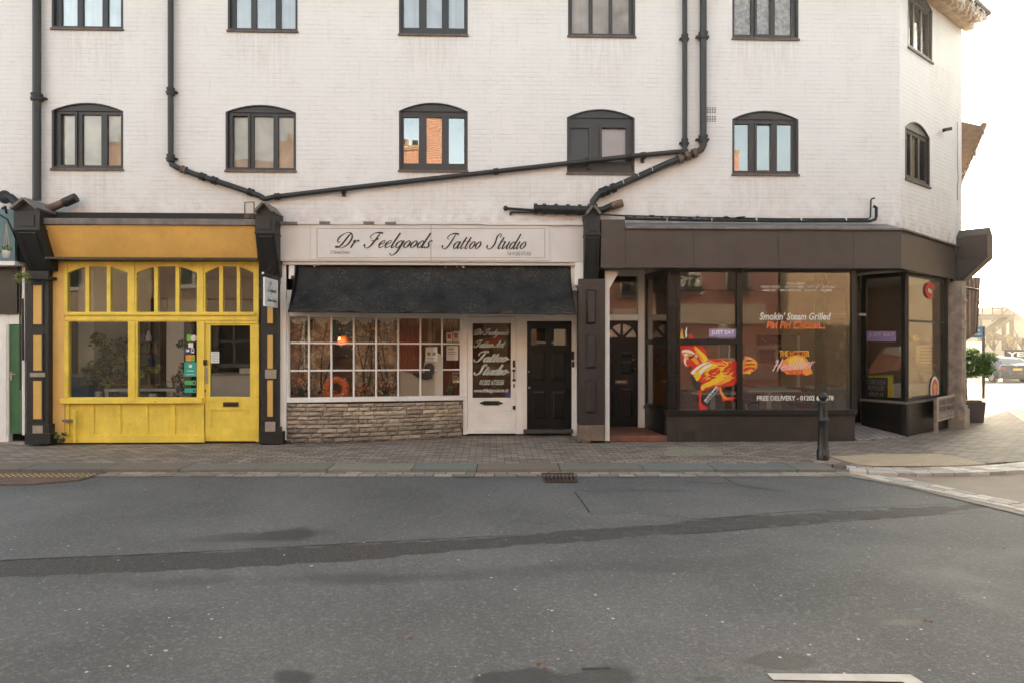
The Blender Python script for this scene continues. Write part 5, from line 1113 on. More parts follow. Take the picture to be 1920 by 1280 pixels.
mb.build('corner_window_frame', bs, bevel=.003)
for fr_, r_ in ((KF,(.08,KL-.09,zs+.09,zh-.07)),(RF,(.08,ur-.09,zs+.08,zm-.01)),(RF,(.08,ur-.09,zm+.01,zh-.07))):
    g = MB(); g.poly(lambda a,d,v: fr_(a,d+.02,v), rect(*r_), G_COR, .005); g.build('corner_window_pane', bs)
# lobby: tiled floor, return of the big window, door at the back
TILE = brickmat('lobby_tiles', S(190,182,176), S(165,155,150), S(95,80,75), .15, .15, .012, .3, axis='xy', off=0, rough=.4)
mb = MB(); q_ = [(X(1607,0),-.0,.0),(Kc.x-.02,Kc.y-.0,.0),(Ka.x+.05,Ka.y+.2,0),(X(1607,0)+.02,Ka.y+.2,0)]; mb.hexa(q_+[(a,b,.012 if i<2 else .15) for i,(a,b,c) in enumerate(q_)], TILE); mb.build('lobby_floor', bs)
lx = X(1604,0)
mb = MB(); mb.box(lx-.07, lx-.0, .10, Ka.y+.2, 0, Z(775,0,1607), BK); mb.box(lx-.07,lx,.0905,.18,Z(775,0,1607)+.001,zh,BK); mb.box(lx-.07,lx,1.0,Ka.y+.2,Z(775,0,1607)+.001,zh,BK); mb.build('lobby_return', bs)
g = MB(); g.box(lx-.04,lx-.035,.181,.999,Z(775,0,1607),zh,G_BLK); g.build('lobby_pane', bs)
mb = MB(); yb_ = Ka.y+.12; mb.poly(FP(yb_), rect(lx,Ka.x+.05,.16,2.2), BK, .05, [rect(lx+.12,Ka.x-.10,.4,2.08)]); mb.box(lx-.0,Ka.x+.05,yb_+.001,yb_+.06,2.22,zh,BK); dd_ = mb.build('door', bs, label='black glazed shop door at the back of the lobby')
g = MB(); g.box(lx+.11,Ka.x-.09,yb_+.02,yb_+.025,.39,2.09,G_BLK); g.build('door_pane', dd_)
mb = MB(); mb.tube([P(1603,590,.5)+Vector((.06,0,0)), P(1612,590,.5)+Vector((.1,0,0))], .03, STEEL, 10); mb.build('lobby_lamp', bs)
# the room
SW1, SW2, SFL = flat('shop_wall',S(205,160,138)), flat('shop_side',S(225,205,188)), flat('shop_floor',S(170,155,142))
rx0, rx1 = SB.x+.0, 9.35
mb = MB(); mb.box(rx0, rx1, 5.25, 5.3, 0, 2.95, SW1); mb.build('back_wall', bs)
mb = MB(); mb.box(rx0-.05, rx0, 1.25, 5.249, 0, 2.95, SW2); mb.build('side_wall', bs)
mb = MB(); mb.box(rx1, rx1+.05, 2.3, 5.249, 0, 2.95, SW2); mb.build('side_wall', bs)
fpl = [(SA.x+.02,.16),(lx-.08,.16),(lx-.08,Ka.y+.25),(Ka.x+.02,Ka.y+.25),(Ka.x+.08,Ka.y),(Kc.x+.10,Kc.y+.12),(Kb.x-.12,Kb.y+.02),(rx1,2.3),(rx1,5.24),(rx0,5.24),(rx0,1.25)]
mb = MB(); mb.poly(lambda a,d,v: Vector((a,v,.03-d)), fpl, SFL, .02); mb.build('floor', bs)
mb = MB(); mb.poly(lambda a,d,v: Vector((a,v,2.96+d)), fpl, INC, .03); mb.build('ceiling', bs)
REDC = flat('chair_red', S(140,40,38), .4); TW = flat('table_white', S(205,198,190), .4)
def chair(p, label, s=1):
    t = thing('tub_chair', label, 'chair', p); mb = MB(); mb.lathe(p+Vector((0,0,.38)), [(.20,0),(.25,.04),(.25,.09),(.2,.1)], REDC, 18); mb.build('seat', t)
    mb = MB(); n = 14; pv = []
    for i in range(n+1): a = math.pi*i/n; pv.append((p.x+math.cos(a)*.27, p.y+math.sin(a)*.24))
    vs_ = [(x,y,.44) for x,y in pv]+[(x*1.0,y,.80-.06*abs(i-n/2)/(n/2)) for i,(x,y) in enumerate(pv)]; vs_ += [(p.x+(x-p.x)*.9,p.y+(y-p.y)*.9,z) for x,y,z in vs_]; m_ = n+1
    mb.add(vs_, [(i,i+1,m_+i+1,m_+i) for i in range(n)]+[(2*m_+i,3*m_+i,3*m_+i+1,2*m_+i+1) for i in range(n)]+[(m_+i,m_+i+1,3*m_+i+1,3*m_+i) for i in range(n)], REDC, None, True); mb.build('backrest', t)
    mb = MB(); mb.tube([p+Vector((0,0,.02)),p+Vector((0,0,.39))], .03, STEEL); mb.lathe(p, [(.2,.0),(.2,.015),(.04,.03)], STEEL, 16); mb.build('pedestal', t)
def table(p, wx, wy, label):
    t = thing('cafe_table', label, 'table', p); mb = MB(); mb.box(p.x-wx,p.x+wx,p.y-wy,p.y+wy,.72,.76,TW); mb.build('table_top', t)
    mb = MB(); mb.box(p.x-.05,p.x+.05,p.y-.05,p.y+.05,.02,.72,TW); mb.box(p.x-.25,p.x+.25,p.y-.25,p.y+.25,.0,.02,TW); mb.build('leg', t, bevel=.005)
chair(Vector((X(1292,.9),.9,.03)),'red tub chair behind the painted chicken'); chair(Vector((X(1498,1.7),1.7,.03)),'red tub chair under the white phone number'); chair(Vector((X(1400,2.6),2.6,.03)),'dark red tub chair further back between the white tables')
table(Vector((X(1335,1.2),1.2,.03)),.42,.35,'white cafe table behind the painted chicken'); table(Vector((X(1440,1.9),1.9,.03)),.5,.35,'white cafe table left of the word delivery'); table(Vector((X(1560,2.4),2.4,.03)),.4,.35,'white cafe table near the right end of the plate glass')
mb = MB(); mb.pb(1395,1460,648,710,4.9,.35,TW); mb.pb(1420,1454,655,680,4.88,.02,INK); mb.pb(1424,1448,662,676,4.87,.01,flat('print_red',S(150,70,60))); mb.build('display_fridge', None, 'white cabinet with a dark arched picture at the back of the chicken shop', 'cabinet', loc=P(1430,720,4.9))
mb = MB(); mb.pb(1420,1478,628,668,5.2,.04,flat('print_dark',S(48,42,32))); 
for k in range(16): mb.beam(P(1424+k*3,632+rd.random()*30,5.19), P(1434+k*2.8,640+rd.random()*24,5.19), .03,.01, YLW)
mb.build('wall_picture', None, 'dark picture with pale branches on the back wall of the chicken shop', 'picture', loc=P(1450,650,5.2))
mb = MB(); mb.pb(1488,1535,625,770,3.2,.6,flat('fridge_pink',S(150,110,100))); mb.pb(1495,1500,630,765,3.18,.02,TW); mb.build('drinks_fridge', None, 'tall pinkish fridge behind the white healthier lettering', 'fridge', loc=P(1510,770,3.3))
mb = MB(); mb.pb(1565,1590,610,770,2.2,.5,flat('shelf_pale',S(140,150,145))); 
for k in range(7):
    for j in range(3): mb.pb(1567+j*8,1573+j*8,622+k*19,634+k*19,2.18,.02,[TEAL,PIPK,STW,GRN,STB][(k+j)%5])
mb.build('shelf_unit', None, 'shelves of drink cans near the right edge of the plate glass', 'shelf', loc=P(1578,770,2.2))
for i,(x0,x1,h) in enumerate(((1395,1424,.7),(1330,1360,.6))):
    mb = MB(); mb.pb(x0,x1,735,775,3.4+i,.4,INB); mb.build('wooden_bench', None, ['dark wooden bench behind the second chicken foot','dark wooden bench at the back left of the chicken shop'][i], 'bench', loc=P(x0,775,3.4+i))
# orange umbrella-like banner and white roll in the side window
mb = MB(); mb.obox(P(1238,725,.75),(1,0,-.12),(0,1,0),(.12,0,1),.075,.05,.42,flat('bag_orange',S(225,130,40))); mb.build('orange_banner', None, 'orange pole banner standing inside the side window of the recessed door', 'banner', loc=P(1238,765,.75))
# corner unit contents: chalkboard, curved glass counter, boxes, yellow board, oval sign
def RP(px, py, back):   # point a given distance behind the right face
    d = ray(px, py); n = Vector((-RU.y, RU.x)); o0 = RF(0,back,0); o = Vector((0-o0.x, CY-o0.y)); t = -(o.dot(n))/(d[0]*n.x+d[1]*n.y); return Vector((d[0]*t, CY+d[1]*t, CH+d[2]*t))
def KPx(px, py, back):
    d = ray(px, py); n = Vector((-KU.y, KU.x)); o0 = KF(0,back,0); o = Vector((0-o0.x, CY-o0.y)); t = -(o.dot(n))/(d[0]*n.x+d[1]*n.y); return Vector((d[0]*t, CY+d[1]*t, CH+d[2]*t))
def quadslab(mb, p, mat, th=.02, nrm=None):
    p = [Vector(q) for q in p]; n = ((p[1]-p[0]).cross(p[3]-p[0])).normalized()*th; mb.hexa([p[0],p[1],p[1]-n,p[0]-n,p[3],p[2],p[2]-n,p[3]-n], mat)
YBD = flat('chalk_yellow', S(190,175,50)); 
mb = MB(); q = [KPx(x,y,.06) for x,y in ((1622,756),(1674,756),(1674,703),(1622,703))]; quadslab(mb, q, YBD); q2 = [KPx(x,y,.05) for x,y in ((1622,756),(1664,756),(1664,707),(1622,707))]; quadslab(mb, q2, INK, .008)
cb = mb.build('chalkboard', None, 'black chalkboard with a yellow frame in the lobby window', 'chalkboard', loc=KPx(1650,756,.06))
mb = MB(); fK = lambda a,d,v: KF(a,.045+d,v); 
def kt(t_, x0,x1,y0,y1,mat,dep=-.0,back=.045,**k):
    A = KPx(x0,y1,back); B_ = KPx(x1,y0,back); ua=(A-Ka).dot(KU); ub=(B_-Ka).dot(KU); text(mb, lambda a,d,v: KF(a,back+d,v), t_, ua, ub, A.z, B_.z, mat, dep=-.002, **k)
kt('CHICKEN',1626,1660,712,719,GP); kt('BURGER',1628,1658,723,730,GP); kt('WRAP £4',1628,1656,735,741,GP); mb.build('chalk_text', cb)
mb = MB(); q = [KPx(x,y,.015) for x,y in ((1625,640),(1680,640),(1680,621),(1625,621))]; LIL = flat('sticker_lilac', S(165,140,195)); quadslab(mb, q, LIL, .001); kt('JUST EAT',1629,1677,624.5,633,STW,back=.012); mb.build('sticker', bs, label='lilac sticker with white capitals in the lobby window')
mb = MB(); BXO = flat('box_tan', S(185,130,105)); quadslab(mb,[KPx(x,y,.5) for x,y in ((1623,702),(1668,694),(1690,668),(1655,652))],BXO,.3); quadslab(mb,[KPx(x,y,.45) for x,y in ((1655,662),(1690,668),(1686,650),(1662,650))],TW,.2); mb.build('stacked_boxes', None, 'pink and white takeaway boxes above the chalkboard', 'box', loc=KPx(1655,690,.5))
ct = thing('glass_counter', 'white food counter with a curved glass front in the corner window', 'counter', RP(1722,752,.5)); mb = MB(); 
quadslab(mb,[RP(x,y,.35) for x,y in ((1702,757),(1758,757),(1758,716),(1702,722))],TW,.5); mb.build('body', ct)
mb = MB(); arc = []
for k in range(9):
    a = math.pi*.5*k/8; arc.append((.30+.42*(1-math.cos(a)), zs+.32+.45*math.sin(a)))
g0,g1 = (RP(1703,740,.5)-Kc).dot(RU), (RP(1762,740,.5)-Kc).dot(RU)
mb.add([RF(g0,d_,z_) for d_,z_ in arc]+[RF(g1,d_,z_) for d_,z_ in arc], [(k,k+1,10+k,9+k) for k in range(8)], G_BLK, None, True); mb.tube([RF(g1,d_,z_) for d_,z_ in arc], .012, STEEL, 8); mb.tube([RF((g0+g1)/2,d_,z_) for d_,z_ in arc], .012, STEEL, 8); mb.build('curved_glass', ct)
mb = MB(); quadslab(mb,[RP(x,y,.25) for x,y in ((1718,680),(1756,682),(1756,645),(1718,647))],flat('card_yellow',S(225,195,110)),.03); 
for k in range(5): quadslab(mb,[RP(x,y,.245) for x,y in ((1722+k,677-k*6),(1750,677-k*6),(1750,675.5-k*6),(1722+k,675.5-k*6))],GP,.002)
mb.build('menu_board', None, 'yellow card menu board hanging in the corner window', 'board', loc=RP(1737,682,.25))
def pot(x,y,w_,label):
    mb = MB(); c = RP(x,y,.5); mb.lathe(c,[(w_,0),(w_*1.05,.02),(w_,.12),(w_*.9,.13)],YLPOT,14); mb.build('cooking_pot',None,label,'pot',loc=c)
YLPOT = flat('pot_yellow', S(200,150,50))
pot(1712,640,.10,'yellow pot left of the menu board in the corner window'); pot(1738,644,.11,'yellow pot over the menu board in the corner window')
mb = MB(); ov = RP(1751,728,.02); ou = (ov-Kc).dot(RU); oz = ov.z; pts_ = [(ou+.21*math.cos(a)*1.0, oz+.235*math.sin(a)) for a in [2*math.pi*i/28 for i in range(28)]]; pts2 = [(ou+.15*math.cos(a), oz+.185*math.sin(a)) for a in [2*math.pi*i/28 for i in range(28)]]
mb.poly(lambda a,d,v: RF(a,.004+d,v), pts_, STW, .003); mb.poly(lambda a,d,v: RF(a,.001+d,v), pts2, flat('sticker_orangered',S(205,95,60)), .002); mb.poly(lambda a,d,v: RF(a,-.001+d,v), [(ou+.09*math.cos(a),oz+.03+.07*math.sin(a)) for a in [2*math.pi*i/12 for i in range(12)]], flat('sticker_amber',S(232,160,90)), .001); [mb.poly(lambda a,d,v: RF(a,-.003+d,v), rect(ou-.08+k*.02,ou+.08-k*.02,oz-.06-k*.03,oz-.048-k*.03), STW, .001) for k in range(3)]; mb.build('oval_sign', bs, label='white oval sign with an orange centre')
mb = MB(); rs_ = rpx(1745,545); arcs_ = [math.pi*(.1+1.6*i/16) for i in range(17)]; pts_ = [(rs_[0]+.27*math.cos(a), rs_[1]+.15*math.sin(a)) for a in arcs_]+[(rs_[0]+.13*math.cos(a), rs_[1]+.06*math.sin(a)) for a in arcs_[::-1]]
mb.poly(lambda a,d,v: RF(a,.004+d,v), pts_[::1], PIPK, .003); mb.build('window_decal', bs, label='red swoosh decal high in the corner window')
# end bracket and pilaster at the far end of the chamfer, lamp and blind
p4 = thing('pilaster', 'brown bracket and grey stone pilaster at the far end of the chamfered corner', 'pilaster', CH1+Vector((.1,0,0)))
EO = CH1+Vector((.0,.0,0)); eF = FR(EO, CHD)
zt4, zb4 = D(1815,448,13.7).z, D(1815,530,13.7).z
def fz(pts,z): return [(x,y,z) for x,y in pts]
a_ = eF(-.30,-.52,0); b_2 = eF(.05,-.52,0); c_2 = eF(.05,.0,0); d_2 = eF(-.30,0,0)
mb = MB(); s0 = eF(-.36,-.14,0); s1 = eF(-.10,-.14,0)
mb.hexa([(s0.x,s0.y,zb4),(s1.x,s1.y,zb4),(eF(-.1,0,0).x,eF(-.1,0,0).y,zb4),(eF(-.33,0,0).x,eF(-.33,0,0).y,zb4),(a_.x,a_.y,zb4+.42),(b_2.x,b_2.y,zb4+.42),(c_2.x,c_2.y,zb4+.42),(d_2.x,d_2.y,zb4+.42)], BF)
mb.hexa([(a_.x,a_.y,zb4+.421),(b_2.x,b_2.y,zb4+.421),(c_2.x,c_2.y,zb4+.421),(d_2.x,d_2.y,zb4+.421),(a_.x,a_.y,zt4-.02),(b_2.x,b_2.y,zt4-.02),(c_2.x,c_2.y,zt4-.02),(d_2.x,d_2.y,zt4-.02)], BF)
m0 = (a_+b_2)/2; m1 = (c_2+d_2)/2; mb.add([(a_.x,a_.y,zt4-.019),(b_2.x,b_2.y,zt4-.019),(m0.x,m0.y,zt4+.14),(d_2.x,d_2.y,zt4-.019),(c_2.x,c_2.y,zt4-.019),(m1.x,m1.y,zt4+.14)], [(0,1,2),(0,2,5,3),(1,4,5,2)], BF)
mb.build('bracket', p4, bevel=.006)
STG = paint('stone_grey', S(175,160,145), .8, .3, 6)
mb = MB(); 
def colbox(u0,u1,d0,d1,z0,z1,m): q = [eF(u0,d0,0),eF(u1,d0,0),eF(u1,d1,0),eF(u0,d1,0)]; mb.hexa([(v.x,v.y,z0) for v in q]+[(v.x,v.y,z1) for v in q], m)
colbox(-.36,-.13,-.12,.2,.45,zb4-.002,STG); colbox(-.39,-.09,-.17,.2,.0,.38,STG); colbox(-.37,-.12,-.15,.2,.381,.449,STG)
for z0,z1 in ((.6,1.2),(1.35,1.95),(2.1,2.6)): colbox(-.30,-.19,-.135,-.1201,z0,z1,STG)
mb.build('shaft', p4, bevel=.012)
bl = thing('fabric_blind', 'grey brown canvas blind hanging beyond the stone pilaster', 'blind', D(1826,640,14.2))
mb = MB(); vv = []; NB = 12
for j in range(9):
    for i in range(NB+1):
        t = j/8; px_ = 1812+26*i/NB-(6*t if i > 6 else 0)*(i/NB); py_ = 520+t*(118+(-14*i/NB)); q = D(px_, py_, 14.2+.05*math.sin(i*1.9)+.3*i/NB); vv.append(q)
mb.add(vv, [(j*(NB+1)+i,(j+1)*(NB+1)+i,(j+1)*(NB+1)+i+1,j*(NB+1)+i+1) for j in range(8) for i in range(NB)], paint('canvas_grey',S(165,145,130),.8,.15,6), None, True); o_ = mb.build('cloth', bl); so_ = o_.modifiers.new('t','SOLIDIFY'); so_.thickness = .01
mb = MB(); mb.tube([D(1790,536,13.6), D(1836,545,14.0)], .025, BLKF); mb.build('bar', bl)
ll = thing('spot_lamp', 'small silver spot lamp on an arm beyond the corner window', 'lamp', D(1803,566,13.5)); mb = MB(); q = D(1803,565,13.4); mb.lathe(q, [(.02,.09),(.05,.08),(.10,.0),(.095,-.01)], STEEL, 14); mb.build('lamp_head', ll); mb = MB(); mb.tube([q+Vector((0,.0,.08)), q+Vector((-.02,.1,.13)), eF(.1,-.1,q.z+.12)], .012, BLKF, 6); mb.build('arm', ll)

# window lettering on the plate glass (vinyl, inside face proud of the pane)
WV = flat('vinyl_white', S(230,225,215), .5); RV = flat('vinyl_red', S(215,52,30), .5); OV = flat('vinyl_orange', S(238,150,60), .5); YV = flat('vinyl_yellow', S(240,196,40), .5); YG = .026
mb = MB()
ptext(mb,"Smokin' Steam Grilled",1424,1558,586,600,YG,WV,shear=.22,bold=.02)
ptext(mb,"Piri Piri Chicken...",1437,1547,602,616.5,YG,OV,shear=.22,bold=.035); ptext(mb,"Piri Piri Chicken...",1439,1545,603.5,615,YG,RV,shear=.22,bold=.0,dep=-.0045)
ptext(mb,"Choose a flavour",1474,1510,528.5,534,YG,WV,shear=.22,bold=.02)
for t_,x0,x1,y in (("MANGO TANGO",1426,1462,537),("LEMON & HERB",1472,1506,537),("MEDIUM HOT",1512,1536,537),("EXTRA MILD",1543,1566,537),("SWEET PIRI",1430,1455,543.5),("GARLIC LEMON & HERB",1462,1502,543.5),("EXTRA HOT",1508,1531,543.5),("EXTREME",1538,1560,543.5)): ptext(mb,t_,x0,x1,y-1,y+3,YG,WV,shear=.2,bold=.02)
ptext(mb,"FREE DELIVERY - 01202 679678",1419,1563,740.5,750.5,YG,WV,bold=.03)
mb.build('window_lettering', bs, label='white and orange lettering on the plate glass')
mb = MB()
mb.poly(FP(YG), px2([(1462,690),(1468,676),(1480,668),(1494,664),(1508,668),(1518,680),(1521,692),(1524,699),(1518,701),(1512,704),(1505,699),(1490,702),(1474,700)][::-1],YG), OV, .001)
mb.poly(FP(YG-.0015), px2([(1476,674),(1492,667),(1505,671),(1514,684),(1500,691),(1484,688)][::-1],YG), YV, .001)
mb.poly(FP(YG-.001), px2([(1511,703),(1523,695),(1521,703)],YG), WV, .001)
ptext(mb,"THE HOTTER",1461,1518,657,668.5,YG,YV,bold=.03,dep=-.003); ptext(mb,"THE HOTTER",1463,1516,658.5,667,YG,RV,bold=.0,dep=-.005)
ptext(mb,"CHOICE",1472,1506,693,702.5,YG,RV,bold=.02,dep=-.005)
a = P(1449,696,YG); b = P(1528,696,YG); script(mb, FP(YG), 'Healthier', a.x, a.z, b.x, .098, flat('vinyl_pink',S(240,190,190)), dep=-.008, thick=.24, thin=.10, rot=.10)
mb.build('window_emblem', bs, label='orange emblem reading the hotter healthier choice')
mb = MB(); mb.pb(1329.5,1380.5,617,632,YG,.001,LIL); ptext(mb,"JUST EAT",1334,1377,619,629,YG,WV,bold=.035); mb.build('sticker', bs, label='lilac sticker with white capitals in the upper left pane')
# painted chicken, cut vinyl in flame colours; traced to its place on the pane
def zc(u,v): return (1265+u*180/1280, 600+v*180/1280)
def shp(mb, pts, mat, lay, n=4):
    q = [zc(*p) for p in pts]; q = crom(q+[q[0]], n)[:-1]; mb.poly(FP(YG-.0016*lay), px2(q,YG)[::-1], mat, .0012)
mb = MB()
shp(mb,[(72,330),(120,318),(260,325),(340,320),(400,380),(430,450),(440,500),(600,520),(700,525),(760,545),(830,555),(835,790),(800,850),(700,880),(560,875),(470,905),(380,940),(330,900),(370,840),(300,800),(240,720),(200,690),(240,630),(200,610),(150,620),(110,560),(75,450)],RV,0)
shp(mb,[(210,740),(280,770),(330,830),(340,920),(300,930),(250,860)],INK,1)
shp(mb,[(300,930),(340,925),(360,970),(350,1060),(370,1120),(440,1160),(400,1195),(340,1190),(320,1120),(330,1040)],RV,1)
shp(mb,[(540,890),(600,870),(640,960),(690,1020),(780,1020),(830,1040),(770,1050),(800,1075),(700,1060),(640,1080),(620,1000),(580,940)],RV,1)
shp(mb,[(600,880),(640,960),(690,1030),(760,1035),(680,1050),(640,1020),(600,950)],OV,2)
shp(mb,[(260,330),(340,400),(420,480),(440,530),(370,560),(330,500),(290,420)],YV,2); shp(mb,[(240,340),(320,430),(380,520),(360,540),(290,440)],OV,3)
shp(mb,[(100,400),(190,395),(280,450),(300,500),(240,450),(150,425),(90,430)],WV,2); shp(mb,[(120,530),(150,460),(200,470),(160,510),(150,570),(170,620),(130,580)],WV,2)
shp(mb,[(80,440),(170,430),(260,480),(330,570),(290,590),(220,520),(140,480)],OV,2)
shp(mb,[(210,700),(280,630),(400,560),(500,560),(400,590),(300,660),(250,720)],WV,3); shp(mb,[(330,680),(400,610),(500,575),(450,630),(380,680),(340,740)],WV,3)
shp(mb,[(250,720),(340,640),(430,590),(560,560),(650,580),(660,650),(620,690),(720,690),(640,720),(760,740),(680,790),(560,840),(470,880),(400,900),(370,940),(350,880),(420,830),(480,800),(420,760),(400,700),(340,760),(300,810),(270,770)],YV,2)
shp(mb,[(440,690),(520,630),(600,640),(600,700),(540,740),(460,720)],RV,3); shp(mb,[(420,720),(520,750),(560,760),(480,790),(400,830),(340,860),(390,800)],RV,3)
shp(mb,[(440,520),(560,560),(640,560),(700,620),(650,600),(560,590),(470,560)],OV,3); shp(mb,[(620,530),(700,560),(715,600),(680,620),(690,580),(640,550)],YV,3)
shp(mb,[(640,830),(720,850),(800,800),(830,740),(760,780),(680,810)],OV,3); shp(mb,[(470,860),(540,850),(620,800),(760,760),(800,760),(660,840),(560,865)],OV,3)
shp(mb,[(66,250),(70,190),(100,110),(110,170),(130,240),(150,245),(140,160),(160,80),(180,60),(165,150),(175,230),(200,160),(240,200),(280,250)],OV,1); shp(mb,[(66,250),(75,200),(95,160),(105,220),(120,250)],YV,2); shp(mb,[(150,245),(138,160),(165,90),(160,160),(165,210)],WV,2); shp(mb,[(190,250),(200,180),(230,210),(265,250)],RV,2)
shp(mb,[(330,322),(360,350),(380,420),(425,445),(400,360),(370,322)],OV,2)
shp(mb,[(905,560),(930,500),(980,480),(1060,520),(1100,570),(1090,640),(1040,680),(980,700),(905,710)],OV,1)
for pts_,m_ in (([(930,540),(990,520),(1040,540),(980,550)],RV),([(920,600),(1000,570),(1080,590),(1000,600)],RV),([(915,650),(980,620),(1070,630),(1000,650),(930,680)],RV),([(950,520),(1000,510),(1030,530),(980,535)],WV),([(940,570),(1010,545),(1090,565),(1010,580)],YV),([(925,620),(1010,605),(1085,612),(1000,625)],YV),([(910,695),(960,690),(1010,680),(1000,720),(960,705),(930,712)],YV),([(1030,640),(1075,640),(1050,660)],INK)): shp(mb,pts_,m_,2)
rdc = random.Random(5)
for k in range(26):    # loose feather strokes sweeping back along the body
    x = rdc.uniform(430,800); y = rdc.uniform(560,800); l = rdc.uniform(60,130); a = rdc.uniform(-.5,.35); h = rdc.uniform(8,16)
    dx_, dy_ = math.cos(a)*l, math.sin(a)*l; nx_, ny_ = -math.sin(a)*h, math.cos(a)*h
    if x-dx_ < 300 or y-dy_ > 840: continue
    shp(mb,[(x,y),(x-dx_*.5+nx_,y-dy_*.5+ny_),(x-dx_,y-dy_+ny_*1.4),(x-dx_*.5-nx_*.4,y-dy_*.5-ny_*.4)],(YV,OV,RV,OV,YV)[k%5],4+(k%3)*.4,3)
for k in range(10):
    t = k/9; x = 90+t*150; y = 460+60*math.sin(t*3); shp(mb,[(x,y),(x+30,y-34),(x+70,y-30),(x+40,y-12)],(OV,WV,YV)[k%3],4,3)
shp(mb,[(835,560),(870,556),(905,560),(905,705),(870,715),(835,745)],RV,.5,3)
mb.build('chicken_decal', bs, label='strutting chicken in red, orange and yellow flame strokes')
mb = MB(); f_ = FP(YG-.006); cc = P(1334,*[739],YG) if False else P(1334,739,YG); L_ = .27; mb.obox((cc.x,YG-.0055,cc.z),(math.cos(.87),0,math.sin(.87)),(0,1,0),(-math.sin(.87),0,math.cos(.87)),.16,.0008,.035,STW); text(mb, f_, 'chicken', cc.x-.15, cc.x+.15, cc.z-.03, cc.z+.03, INK, rot=.87, bold=.04, dep=-.002); mb.build('decal_text', bs)

# ---------------------------------------------------------------- left neighbour at the photo edge
ln_ = thing('left_shopfront', 'white framed shopfront with a green door at the left edge of the photo', 'shopfront', (X(10,0),0,0))
lx0 = bx0+.26; GRD = paint('green_door', S(66,112,74), .45, .1, 4); TEALF = paint('teal_fascia', S(90,120,125), .5, .1, 3)
mb = MB(); mb.box(lx0, X(32,-.2), -.25, -.001, Z(492,-.25,10), Z(392,-.25,10), TEALF); mb.build('fascia', ln_)
mb = MB(); mb.box(lx0, X(34,-.2), -.28, .0-.001, Z(498,-.28,10), Z(490,-.28,10), WHT); mb.build('lower_trim', ln_, bevel=.005)
mb = MB(); mb.box(lx0, X(36,.1), .05, .12, Z(589,.05,10), Z(499,.05,10)+.3, BLKF); mb.build('shutter_box', ln_)
mb = MB(); mb.box(lx0, X(16,.1)-.0, .1, .2, 0, Z(589,.1,10), WHT); mb.box(X(16,.1)+.001, X(40,.1), .1, .2, Z(608,.1,30), Z(589,.1,30), WHT); mb.pb(41,46.5,500,815,-.02,.2,WHT); mb.pb(8,12,608,815,.085,.014,WHT); mb.build('door_frame', ln_, bevel=.004)
gd = MB(); gd.pb(16.5,41,608.5,812,.13,.05,GRD)
for k in range(4): gd.pb(17+k*6,22+k*6,611,810,.127,.005,GRD)
gdo = gd.build('door', ln_, label='green boarded door'); mb = MB(); mb.pb(17,22,696,712,.115,.012,STEEL); mb.beam(P(19,701,.09),P(30,701,.09),.02,.02,STEEL); mb.build('door_handle', gdo)
mb = MB(); mb.box(lx0,X(46,0),.0,.2,0,.03,STG); mb.build('threshold', ln_)
hb = thing('hanging_basket', 'small white plant pot hanging on strings at the left edge', 'plant pot', P(12,478,-.5)); mb = MB(); c = P(12,484,-.5); mb.lathe(c,[(.04,0),(.06,.06),(.065,.11),(.06,.11)],POT,14); mb.build('pot', hb); mb = MB(); leafball(mb, c+Vector((0,0,.14)), .09, 90, .05, [LF4,LF2], seed=3); mb.build('foliage', hb)
mb = MB(); top = P(12,420,-.5); [mb.tube([c+Vector((s_*.05,0,.1)), top], .003, YLW, 4) for s_ in (-1,0,1)]; mb.build('string', hb)
mb = MB(); mb.tube([P(12,400,-.3), P(10,388,-.45), P(4,392,-.5)], .018, BLKF, 8); mb.tube([P(-6,400,-.5), P(14,412,-.5), P(33,455,-.25), P(36,520,-.1)], .014, BLKF, 8); mb.build('iron_bracket', None, 'black curved iron bracket left of the gabled corbel', 'bracket', loc=P(12,400,-.4))
mb = MB(); mb.tube([P(37,505,-.12), P(38,730,-.12)], .012, BLKF, 8); mb.tube([P(42,560,-.12), P(43,675,-.12)], .02, BLKF, 8); mb.build('conduit', None, 'thin black conduit down the left side of the leftmost pilaster', 'pipe', loc=P(38,700,-.12))
mb = MB(); leafball(mb, P(52,519,-.3), .16, 260, .035, [LF4,LF2], .25, seed=9); leafball(mb, P(38,525,-.3), .09, 120, .035, [LF4,LF2], .6, seed=10); mb.build('weeds', None, 'green weeds growing on the ledge of the leftmost pilaster', 'plant', loc=P(50,520,-.28))
mb = MB(); leafball(mb, P(115,820,-.12), .10, 160, .05, [LF2,LF1], .9, seed=13); mb.build('weeds', None, 'small weed at the foot of the tan wall strip', 'plant', loc=P(115,830,-.12))
# ---------------------------------------------------------------- ground, road, pavement
def groundmesh(name, pts, z, mat, th=.0):
    mb = MB(); n = len(pts); 
    tri = tessellate_polygon([[Vector((p[0],p[1],0)) for p in pts]]); out = []
    for t in tri:
        a,b,c = (pts[i] for i in t); cr = (b[0]-a[0])*(c[1]-a[1])-(b[1]-a[1])*(c[0]-a[0]); out.append(t if cr > 0 else t[::-1])
    if th: 
        mb.add([(p[0],p[1],z) for p in pts]+[(p[0],p[1],z-th) for p in pts], out+[(i,n+i,n+(i+1)%n,(i+1)%n) for i in range(n)], mat)
    else: mb.add([(p[0],p[1],z) for p in pts], out, mat)
    return mb.build(name, None, kind='structure')
RZ = -.05
GRM = paint('far_ground', S(120,112,104), .9, .2, .3, streak=False)
mb = MB(); mb.box(-900,900,-900,900,-1.2,-.80,GRM); mb.build('ground', None, kind='structure')
